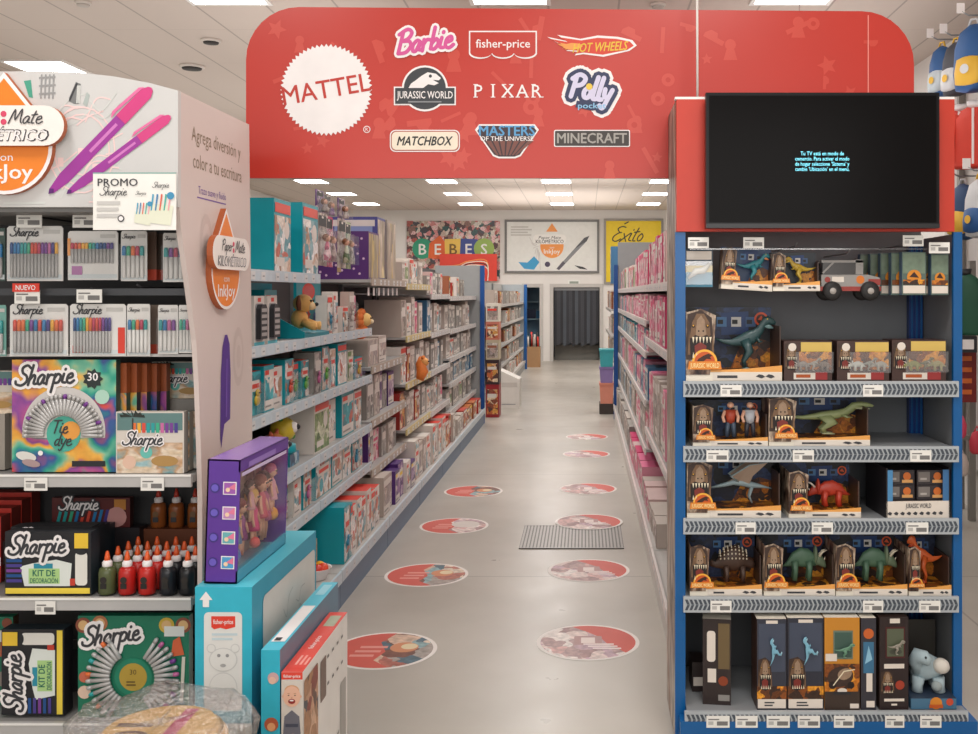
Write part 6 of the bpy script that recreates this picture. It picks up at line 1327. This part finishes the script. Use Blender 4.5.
def ball_toy(loc, label, c, c2):
    e = thing('round_eye_toy', label, 'toy', loc, PI/2); m = MB(); m.lathe([(.055,0),(.06,.01),(.055,.04),(.03,.05)], TEAL, 16); m.build('base', e)
    m = MB(); m.ball((0,0,.105),.058,c,16,11); m.build('body', e); m = MB(); m.ball((.0,-.045,.115),.026,PW,12,8); m.ball((0,-.066,.117),.013,DARK,10,7); m.build('eye', e)
    m = MB(); m.tube([(.03,0,.15),(.05,0,.175)],[.012,.006],c2,7); m.build('ear', e); m = MB(); m.tube([(-.03,0,.15),(-.05,0,.175)],[.012,.006],c2,7); m.build('ear', e); m = MB(); m.tube([(.055,0,.08),(.075,-.03,.06)],[.014,.01],c2,7); m.build('arm', e); return e
ball_toy((XF-.09,4.50,ZT[1]-.0075+.056), 'yellow round toy with one big eye raised on its teal box', M('d8c038',.35), M('5a9a4a',.4)); ball_toy((XF-.085,4.355,ZT[1]-.0075), 'orange round toy with one big eye in front of the yellow one', M('e09050',.35), M('d86a4a',.4))
m = MB(); m.box(-.07,-.06,0,.07,.09,.055,TEALD,front=BLUEP); tag(m.build('toy_base_box',None,(XF-.10,4.51,ZT[1]-.0075),PI/2), 'dark teal box under the yellow one-eyed toy', 'toy box')
r = run(0,1,4.3,ZT[0]); r.box('tealphoto',.13,.05,.17,dx=.02); r.box('white',.12,.05,.16,.02); r.box('tealphoto',.14,.12,.18,.03)
def fruit_bowl(loc):
    e = thing('fruit_bowl_toy', 'white toy bowl full of red and yellow play fruit at the aisle shelf corner', 'toy', loc); m = MB(); m.lathe([(.045,0),(.05,.005),(.07,.05),(.075,.055),(.068,.05),(.045,.012)], PW, 18); m.build('bowl', e)
    for k, c in enumerate(('e8502f','f0b030','e8502f','f0c840','d83a2a')): m = MB(); t = k*1.3; m.ball((.034*math.cos(t),.034*math.sin(t),.05),.026,M(c,.35),10,7); m.build('play_fruit', e)
fruit_bowl((-1.26,4.68,.1665))
m = MB(); m.box(-.06,-.05,0,.06,.05,.14,M((216,70,50),.4),front=WARMP); tag(m.build('red_toy_box',None,(-1.36,4.83,.1665),PI/2), 'red toy box behind the white play fruit bowl', 'toy box')
# --- second bay (the large teal carton stands on its near end)
r = Run('L', DK-.0, 4.93, .166, 'second', 'bottom', W)
o = r.box('tealphoto',.12,.42,.28,0); o2 = r.box('tealphoto',.05,.38,.27,.01)
for w, st in ((.10,'redtop'),(.11,'redtop'),(.10,'redtop'),(.11,'redtop'),(.10,'redtop'),(.12,'redtop')): r.box(st,w,.34,rng.uniform(.22,.27),.012,rng.uniform(0,.02),1)
r = run(1,1,4.82,ZT[0]); r.box('tealphoto',.30,.16,.19,.0,detail=1); r.box('tealphoto',.22,.16,.185,.01); r.box('redtop',.2,.16,.18,.01); r.box('tealphoto',.16,.14,.2,.02); r.box('white',.08,.12,.18,.01)
r = run(1,2,4.80,ZT[1]); r.box('green',.28,.2,.245,.0,detail=1); r.box('white',.2,.16,.22,.01,.02,1); r.box('tealred',.28,.2,.24,.05,detail=1); r.box('white',.18,.12,.22,.01)
r = run(1,3,4.80,ZT[2]); r.box('grey',.13,.1,.2,.0); r.box('tealphoto',.13,.1,.22,.01); r.box('white',.12,.12,.2,.02); r.box('tealphoto',.2,.14,.22,.04); r.box('green',.14,.14,.17,.02); r.box('tealphoto',.2,.12,.12,.02)
r = run(1,4,5.12,ZT[3]); r.box('white',.1,.06,.2,.0,.02); r.box('white',.1,.06,.22,.02,.02); r.box('redtop',.12,.08,.14,.02); r.box('pale',.12,.05,.22,.03); r.box('palepink',.10,.05,.2,.02,.02)
def hang_row(y0, n, dy, z, h, w, x, mats, labelf, dx=0.02):
    for k in range(n):
        e = thing('hanging_toy_pack', labelf % ORD[k], 'toy pack', (x-dx*(k%2), y0+dy*k, z), PI/2, labelf.replace('%s ',''))
        m = MB(); m.box(-w/2,0,0,w/2,.004,h,mats[k%len(mats)]); a = Art(m,(0,-.0006,0)); a.rect(-w*.4,h*.75,w*.4,h*.95,DARK,1); a.rect(-w*.1,h*.9,w*.1,h*.94,OFFW,2); m.build('card', e)
        m = MB(); m.box(-w*.42,-.05,h*.08,w*.42,-.0005,h*.7,CLR); m.build('clear_blister', e)
        m = MB(); c_ = mats[(k+1)%len(mats)]; m.lathe([(w*.2,h*.1),(w*.22,h*.2),(w*.1,h*.42),(w*.05,h*.46)], c_, 10, (0,-.024,0), 1, .5); m.ball((0,-.024,h*.52),w*.1,SKIN,8,6); m.ball((0,-.018,h*.54),w*.11,M('8a5a3a'),8,6); m.build('moulded_toy', e)
PKM = [PALEP,PINKP,PALEP,GRNP]
hang_row(4.95, 4, .2, 1.64, .26, .17, XF-.03, PKM, '%s hanging black-topped toy pack above the second bay, left aisle shelving')
hang_row(5.02, 3, .22, 1.90, .12, .15, XF-.06, [PURPP,PALEP], '%s purple and white pack hung highest above the second bay')
# --- third bay
r = run(2,5,6.0,1.595); STARS = M((84,38,110),.4)
def big_box(r, w, d, h, side, words, name, fr, gap=.0, stars=False, dx=0.0):
    m = MB(); m.box(-w/2,-d/2,0,w/2,d/2,h,side); a = Art(m,(0,-d/2-.0008,0)); a.rect(-w*.45,h*.04,w*.45,h*.96,fr,1); b = Art(m,(-w/2-.0008,0,0),(0,-1,0),(0,0,1))
    if stars:
        for k in range(26): b.circ(-d*.45+d*.9*((k*7)%26)/26, h*(.05+.9*((k*15+k//4)%26)/26), .008, M('d8b8d0'),1,n=6)
        b.rect(-d*.05,h*.15,d*.02,h*.9,M('b89a70'),1); b.rect(-d*.3,h*.6,-d*.15,h*.85,M('9a5a9a'),1)
    else:
        for q in (0,): b.rect(-d*.4,h*.6,d*.4,h*.9,M('8a9ac8'),1); b.rect(-d*.45,h*.85,d*.45,h*.95,OFFW,2)
    return r.put(m.build(name), w, d, 'toy box', words, gap, dx)
GOLDP = PR('gold_pencil_print', ['c8b070','e0d0a0','a89a80','d8c8b8','8a7a70','b8a898'], 12, .4, .3, (1,1,.3))
NVB = M((70,70,140),.4); big_box(r,.3,.34,.29,STARS,'purple starry toy box','toy_box',GOLDP,stars=True); big_box(r,.25,.3,.40,NVB,'tall blue-violet toy box','toy_box',GOLDP,.005,dx=.01); big_box(r,.3,.3,.40,M((170,160,152),.45),'tall grey toy box','toy_box',GOLDP,.01)
for (k, z, y, h) in ((0,.166,5.96,.235),(1,.455,5.98,.24),(2,.75,5.98,.27),):
    r = Run('L', (DK if k == 0 else XS), y, z-.008*(k > 0), 'third', SHN[k], W)
    if k == 1: r.box('purple',.05,.2,.24)
    r.fill(7.05, [['purple','pale','pale','white'],['pale','grey','purple','palepink'],['pale','grey','pale','purple']][k], h*.75, h, .13,.22,.3,1)
r = run(2,3,5.98,1.07); r.box('pale',.3,.3,.16,detail=1); r.box('pale',.24,.3,.17,.01,detail=1); r.y = 6.6
def lion(loc):
    e = thing('orange_soft_toy', 'orange maned soft toy sitting on the pale boxes of the third bay', 'soft toy', loc, PI/2); O = M('e07a3a',.8,noise=.15,nscale=60); Yb = M('e8c078',.8)
    m = MB(); m.ball((0,0,.05),.05,O,12,8); 
    for k in range(9): t = k*.7; m.ball((.045*math.cos(t),-.005,.12+.045*math.sin(t)),.026,O,8,6)
    m.build('body', e); m = MB(); m.ball((0,-.03,.12),.042,Yb,12,8); m.ball((0,-.068,.11),.015,M('f0dcb8',.8),8,6)
    for q in (-1,1): m.ball((q*.016,-.068,.13),.006,DARK,6,5)
    m.build('face', e)
lion((XF-.1,6.1,1.07-.0075+.161))
for k in range(7):
    m = WMB(gl); y = 6.0+.15*k; m.tube([(XB,y,1.50),(XF-.04,y,1.50),(XF-.03,y,1.515)], .004, STEEL, 6); hk = m.build('peg_hook', gl); m = WMB(gl); m.box(XF-.03,y-.02,1.49,XF-.027,y+.02,1.54,PW); m.build('tag_holder', hk)
# --- fourth bay on
def fillbay(b, y0, y1, spec):
    for k, z, h, sts in spec:
        r = Run('L', (DK if k == 0 else XS), y0+.02, z-(.008 if k else 0), ORD[b], SHN[k], W); r.fill(y1-.02, sts, h*.78, h, .13 if b < 5 else .2,.22 if b < 5 else .3,.3,1,.014,.02)
G1 = ['pale','grey','pale','grey','white','palepink']; G2 = G1+['warm','red']; G3 = G1+['blue','green']
fillbay(3,BY[3],BY[4],[(0,.166,.31,['pale','white','red','pale','pale']),(1,.54,.27,G2),(2,.866,.27,G2+['warm']),(3,1.2,.30,G1),(4,1.575,.2,['pale','white','green','grey'])])
fillbay(4,BY[4],BY[5],[(0,.166,.30,['red','redtop','pale','redtop']),(1,.53,.26,G1),(2,.865,.27,G3+['blue']),(3,1.18,.28,G3),(4,1.5,.2,G1)])
fillbay(5,BY[5],BY[6],[(0,.166,.19,['pale','warm','pale','warm','red']),(1,.40,.22,['grey','green','grey']),(2,.66,.2,['blue','grey','grey']),(3,.90,.22,G1),(4,1.165,.26,G1)])
r = Run('L', XS, 9.5, 1.48-.008, 'sixth', 'top', W); r.box('warm',.1,.2,.2,.05,detail=0); r.box('red',.1,.2,.14,.12,detail=0); r.box('white',.2,.2,.2,.25,detail=0); r.box('grey',.14,.2,.18,.1,detail=0); r.box('grey',.14,.2,.18,.06,detail=0)
m = MB(); m.tube([(0,0,.0),(.0,-.02,.06),(.02,0,.12),(.05,0,.16)],[.03,.045,.035,.02],M('e08038',.6,noise=.3,nscale=40),9); m.ball((.02,-.03,.13),.034,M('e8a860',.6),9,7); m.ball((.0,-.02,.165),.014,M('e08038',.6),7,5); m.ball((.045,-.02,.165),.014,M('e08038',.6),7,5); m.ball((.012,-.062,.135),.006,DARK,6,4); m.ball((.03,-.062,.135),.006,DARK,6,4)
tag(m.build('orange_soft_toy',None,(XF-.01+.05,7.45,.862),PI/2), 'bright orange soft toy leaning out of the fourth bay, middle shelf', 'soft toy')

# ------------------------------------------------------------------ right-hand run
RB = [3.70,5.2,6.6,8.4,10.2,12.0]; RXF, RKX, RXB = .405, .352, .88
PLIP = M((226,216,212),.4); gr = shelving('aisle_shelving', 'long grey shelving run of pink dolls on the right side of the aisle', 'R', RXB, [
  (RB[0],RB[1],RXF,[.63,1.22,1.56],PLIP),(RB[1],RB[2],RXF,[.63,1.22,1.56],PLIP),(RB[2],RB[3],RXF,[.48,.8,1.12,1.33,1.56],PLIP),(RB[3],RB[4],RXF,[.48,.8,1.12,1.33,1.56],PLIP),(RB[4],RB[5],RXF,[.48,.8,1.12,1.33,1.56],PLIP)], RKX, 1.9, M((150,146,144),.6), M((206,200,194),.5), PLIP)
m = WMB(gr); m.box(.395,RB[5],0,RXB,RB[5]+.03,2.12,M((150,152,154),.5)); m.build('end_panel', gr)
m = WMB(gr); m.box(.345,RB[5]-.02,0,.395,RB[5]+.03,1.85,M((10,72,140),.35)); m.build('end_post', gr)
W2 = 'right aisle shelving'
def rfill(b, y0, y1, spec, detail=1):
    for k, nm, z, h, sts in spec:
        r = Run('R', (RKX+.02 if k == 0 else RXF+.012), y0+.02, z-(.008 if k else 0), ORD[b], nm, W2); r.fill(y1-.02, sts, h*.88, h, .15 if b < 2 else .22,.22 if b < 2 else .34,.3,detail,.02,.006)
PK = ['pink','palepink','pink','hot','palepink','white']
rfill(0,4.45,RB[1],[(2,'third',1.22,.30,PK),(3,'top',1.56,.30,['pink','palepink']),(1,'second',.63,.5,['palepink','pale','pink'])])
rfill(1,RB[1],RB[2],[(0,'bottom',.166,.14,['palepink','pale']),(1,'second',.63,.40,['palepink','pink','pale']),(2,'third',1.22,.28,['hot','pink','pink']),(3,'top',1.56,.30,['pink','palepink','hot'])])
S3 = ['palepink','grey','blue','pink','pale']
rfill(2,RB[2],RB[3],[(0,'bottom',.166,.2,['hot','pink','palepink']),(1,'second',.48,.24,['pale','grey','palepink','hot']),(2,'third',.8,.24,['pink','pale','blue']),(3,'fourth',1.12,.16,['blue','pink','palepink']),(4,'fifth',1.33,.18,PK),(5,'top',1.56,.26,['pink','palepink','hot'])])
for b, y0, y1 in ((3,RB[3],RB[4]),(4,RB[4],RB[5])):
    rfill(b,y0,y1,[(0,'bottom',.166,.24,['grey','pale']),(1,'second',.48,.24,['grey','blue','pale']),(2,'third',.8,.24,S3),(3,'fourth',1.12,.15,['blue','tealphoto','grey']),(4,'fifth',1.33,.17,S3),(5,'top',1.56,.22,['pale','white','green','palepink','warm'])],0)
for (y, z, h, w, st, lab) in ((5.35,.166,.2,.2,'hot','hot pink doll box protruding low on the right aisle shelving, nearest one'),(5.75,.166,.26,.22,'hot','hot pink doll box protruding low on the right aisle shelving, second one'),(6.15,.166,.30,.2,'tealphoto','teal toy box between pink boxes low on the right aisle shelving'),):
    pass

# ------------------------------------------------------------------ farther shelving and odds and ends
FB = [13.8,15.8,17.8,20.0]; W3 = 'far left shelving'
fl = shelving('far_shelving', 'far grey shelving run beyond the left aisle run', 'L', -1.66, [(FB[i],FB[i+1],-1.24,[.45,.75,1.05,1.35],GLIP) for i in range(3)], -1.2, 1.69, M((150,150,148),.6), M((150,150,150),.5), GLIP)
m = WMB(fl); m.box(-1.68,FB[3],0,-1.22,FB[3]+.03,1.69,M((160,166,170),.5)); m.build('end_panel', fl); m = WMB(fl); m.box(-1.22,FB[3]-.02,0,-1.16,FB[3]+.03,1.69,M((20,86,150),.35)); m.build('end_post', fl)
for i in range(3):
    for k, z in enumerate((.166,.45,.75,1.05,1.35)):
        if i == 0 and k < 4: continue
        r = Run('L', -1.22 if k == 0 else -1.255, FB[i]+.05, z-(.008 if k else 0), ORD[i], SHN[k], W3); r.fill(FB[i+1]-.05, ['pale','grey','pale','white','warm'], .17,.22,.28,.5,.3,0,.04)
fr = shelving('far_shelving', 'far narrow shelving run beyond the right aisle run', 'R', .80, [(13.2,16.4,.35,[.62,.95,1.3],GLIP)], .33, 1.64, M((150,150,148),.6), M((140,140,140),.5), GLIP)
for k, z in enumerate((.62,.95,1.3)):
    r = Run('R', .36, 13.25, z-.008, 'only', ['second','third','top'][k], 'far right shelving'); r.fill(16.2, ['grey','pale','white','warm'], .2,.27,.4,.6,.3,0,.05)
o, cat, w_ = product('blue',.3,.3,.5,0); o.location = (.5,13.6,1.6405); o.rotation_euler = (0,0,-PI/2); tag(o, 'dark blue carton on top of the far narrow shelving, below yellow sign', 'carton')
BINS = [M('e0907a',.4),M('8f7ab0',.4),M('3fa8b0',.4)]; zz = .13
m = MB(); m.box(-.09,-.15,0,.09,.15,.13,M((60,50,46),.5)); tag(m.build('dark_base_box',None,(.27,12.62,0)), 'dark low box under the three stacked coloured bins', 'box')
for k, (c, h, nm) in enumerate(zip(BINS,(.26,.2,.22),('coral bin, lowest of the three stacked storage bins','lilac bin, middle of the three stacked storage bins','teal bin, uppermost of the three stacked storage bins'))):
    e = thing('storage_bin', nm, 'storage bin', (.27,12.62,zz+.0005), 0, 'stacked storage bins'); m = MB(); m.prism([(-.075,0),(.075,0),(.088,h-.002),(-.088,h-.002)],'y',-.14,.14,c); m.build('tub', e); m = MB(); m.box(-.092,-.15,h-.03,.092,.15,h-.003,c); m.build('rim', e); zz += h
for k, (z, h, c, c2, lab) in enumerate(((0,.40,M((150,30,38),.4),WARMP,'dark red carton on the floor at the end of the left shelving'),(.401,.30,M((52,30,34),.4),WARMP,'black and red picture carton on top of the dark red floor carton'),(.702,.24,M((190,176,150),.5),PALEP,'pale carton on the black and red picture carton'),(.943,.22,M((200,120,100),.5),WARMP,'salmon carton near the top of the far carton stack'),(1.164,.22,M((222,214,200),.5),PALEP,'white carton with red picture, topmost of the far carton stack'))):
    m = MB(); m.box(-.08,-.15,0,.08,.15,h,c); a = Art(m,(0,-.151,0)); a.rect(-.065,h*.1,.065,h*.85,c2,1); a.rect(-.06,h*.6,.05,h*.72,[OFFW,OFFW,M('9a5a40'),OFFW,RED][k],2); tag(m.build('stacked_carton',None,(-1.125,12.3,z)), lab, 'carton')
e = thing('white_bin', 'white open display bin full of small goods by far left shelving', 'bin', (-.99,13.3,0)); m = MB(); m.prism([(-.13,0),(.13,0),(.13,.38),(-.13,.5)],'y',-.2,.2,M((214,210,204),.5)); m.build('tub', e); m = MB(); a = Art(m,(0,-.201,0)); a.rect(-.1,.05,.08,.06,GREY,1); a.rect(-.1,.28,.1,.34,M((196,190,184)),1); m.build('front_print', e)
e = thing('kraft_carton', 'brown cardboard box with rolled goods sticking out before the narrow doorway', 'carton', (-1.06,20.6,0)); m = MB(); m.box(-.14,-.14,0,.14,.14,.42,KRAFT,top=M((90,70,56),.6)); m.build('carton', e)
for k in range(7): m = MB(); x = -.1+.033*k; m.tube([(x,-.05+.02*(k%3),.40),(x+.02*(k%2)-.01,-.05+.02*(k%3),.62+.05*(k%3))], .018, [OFFW,DARK,RED,BEIGE][k%4], 7); m.build('roll', e)

# ------------------------------------------------------------------ sports goods on the right wall
rk = thing('sports_rack', 'grey metal wall rack carrying sports bags and jackets at the far right', 'rack', (2.66,5.9,0)); GM = M((136,132,126),.45,.3)
for x, y, zt in ((2.36,6.62,1.72),(2.56,6.62,1.72),(2.63,5.1,3.05),(2.63,7.0,3.05)): m = WMB(rk); m.box(x-.02,y-.02,0,x+.02,y+.02,zt,GM); m.build('upright', rk)
m = WMB(rk); m.box(2.66,4.6,.3,2.69,7.4,3.2,M((196,190,186),.5)); m.build('back_panel', rk)
def wall_hook(x, y, z):
    m = WMB(rk); m.tube([(2.66,y,z),(x-.03,y,z),(x-.07,y,z+.02)], .005, STEEL, 6); h = m.build('display_hook', rk); t = WMB(rk); t.box(x-.10,y-.004,z+.01,x-.055,y,z+.07,PW); t.build('tag_holder', h)
for z in (.55,.95,1.35): m = WMB(rk); m.bar((2.34,6.62,z),(2.58,6.62,z),.03,.03,GM); m.build('cross_bar', rk)
def backpack(label, loc, c1, c2, c3, k_=.78, rz=-1.2):
    s_ = 1.0; e = thing('sports_backpack', label, 'backpack', loc, rz); e.scale = (k_,k_,k_); m = MB(); wall_hook(loc[0], loc[1], loc[2]+.48*k_)
    m.lathe([(.05,0),(.12,.02),(.135,.12),(.125,.28),(.09,.38),(.03,.42)], c1, 16, (0,0,0), s_, .62*s_); m.build('main_pocket', e)
    m = MB(); m.lathe([(.03,.03),(.095,.05),(.1,.12),(.085,.2),(.03,.22)], c2, 14, (0,-.055*s_,0), s_, .5*s_); m.build('front_pocket', e)
    m = MB(); m.tube([(-.04*s_,0,.40),(-.02,0,.455),(.02,0,.455),(.04*s_,0,.40)], .009, c3, 7); m.build('grab_loop', e)
    m = MB()
    for q in (-1,1): m.tube([(q*.05*s_,.05,.38),(q*.1*s_,.09,.28),(q*.1*s_,.08,.1)], [.014,.02,.012], c3, 7, .5)
    m.build('shoulder_strap', e); m = MB(); a = Art(m,(0,-.113*s_,0)); a.circ(0,.13,.03,c3,1,n=16); m.build('printed_emblem', e); return e
NB, YB2, WB = M((36,84,140),.6), M((222,176,60),.6), M((204,206,208),.6)
Yk = 6.0
backpack('blue and yellow backpack on top hook, nearest the red banner', (PX(942,6.5),6.5,PZ(97,6.5)), NB, M((190,202,208),.6), YB2)
backpack('dark backpack with pale front pocket hanging between two blue ones', (PX(956,6.15),6.15,PZ(96,6.15)), M((58,58,66),.6), WB, YB2)
backpack('large blue and yellow backpack on the top hook at the right photo edge', (PX(974,5.75),5.75,PZ(92,5.75)), NB, YB2, WB, .92, -.9)
backpack('blue backpack with yellow straps hanging beside the television board, lower row', (PX(963,6.0),6.0,PZ(240,6.0)), M((40,70,110),.6), YB2, WB, .8)
backpack('white and blue backpack at the right photo edge, lower row', (PX(980,5.7),5.7,PZ(238,5.7)), WB, NB, YB2, .8)
def jacket(label, loc, c, c2, h=.36, rz=-.7):
    e = thing('hanging_jacket', label, 'jacket', loc, rz); m = MB(); m.lathe([(.12,0),(.13,.02),(.12,.2),(.13,h*.8),(.08,h*.95),(.045,h)], c, 18, (0,0,0), 1, .38); m.build('torso', e)
    for q in (-1,1): m = MB(); m.tube([(q*.1,0,h*.88),(q*.16,0,h*.6),(q*.17,-.01,h*.15)], [.04,.045,.035], c, 9, .7); m.build('sleeve', e)
    m = MB(); m.lathe([(.045,h*.97),(.055,h+.03),(.04,h+.02)], c2, 12, (0,0,0), 1, .6); m.box(-.006,-.055,.02,.006,-.046,h*.95,c2); m.build('collar', e)
for k, (x, yy, c, l) in enumerate(((962,6.15,M((206,52,40),.6),'red jacket on the right wall rack, nearest the television board'),(976,5.8,M((216,66,50),.6),'second red jacket along the right wall rack'))): jacket(l, (PX(x,yy),yy,PZ(168,yy)), c, PW if k < 2 else M((200,50,40)))
jacket('dark green jacket low on the right wall rack beside the blue post', (PX(963,6.2),6.2,PZ(335,6.2)), M((30,84,62),.6), DARK, .38)
m = MB(); m.box(-.07,-.06,0,.07,.06,.10,M((40,40,44),.5)); a = Art(m,(0,-.061,0)); a.rect(-.02,.02,.05,.08,PW,1); tag(m.build('hanging_black_pouch',None,(PX(962,6.2),6.2,PZ(352,6.2))), 'black pouch with white label under the green jacket', 'pouch')
m = MB(); m.box(-.09,-.02,0,.09,.02,.34,M((120,30,26),.5)); a = Art(m,(0,-.021,0)); 
for k in range(4): a.rect(-.07,.05+.07*k,.06,.08+.07*k,M((216,110,50)),1)
tag(m.build('hanging_sports_bag',None,(PX(961,6.3),6.3,PZ(402,6.3))), 'dark red flat bag with orange stripes below the black pouch', 'bag')
for k, (x, z, c, l) in enumerate(((959,424,'d84a66','pink gym bag on the lower bar of the right wall rack'),(977,440,'c83a4a','red gym bag at the right photo edge, lower bar'),(961,462,'c8b8b0','pale gym bag under the pink one on the rack'))):
    m = MB(); m.lathe([(.03,0),(.045,.02),(.048,.08),(.03,.13),(.015,.14)], M(c,.6), 12, (0,0,0), 1, .6); m.tube([(-.02,0,.13),(0,0,.17),(.02,0,.13)], .005, M(c,.6), 6); tag(m.build('hanging_gym_bag',None,(PX(x,6.1),6.1,PZ(z+14,6.1))), l, 'bag')
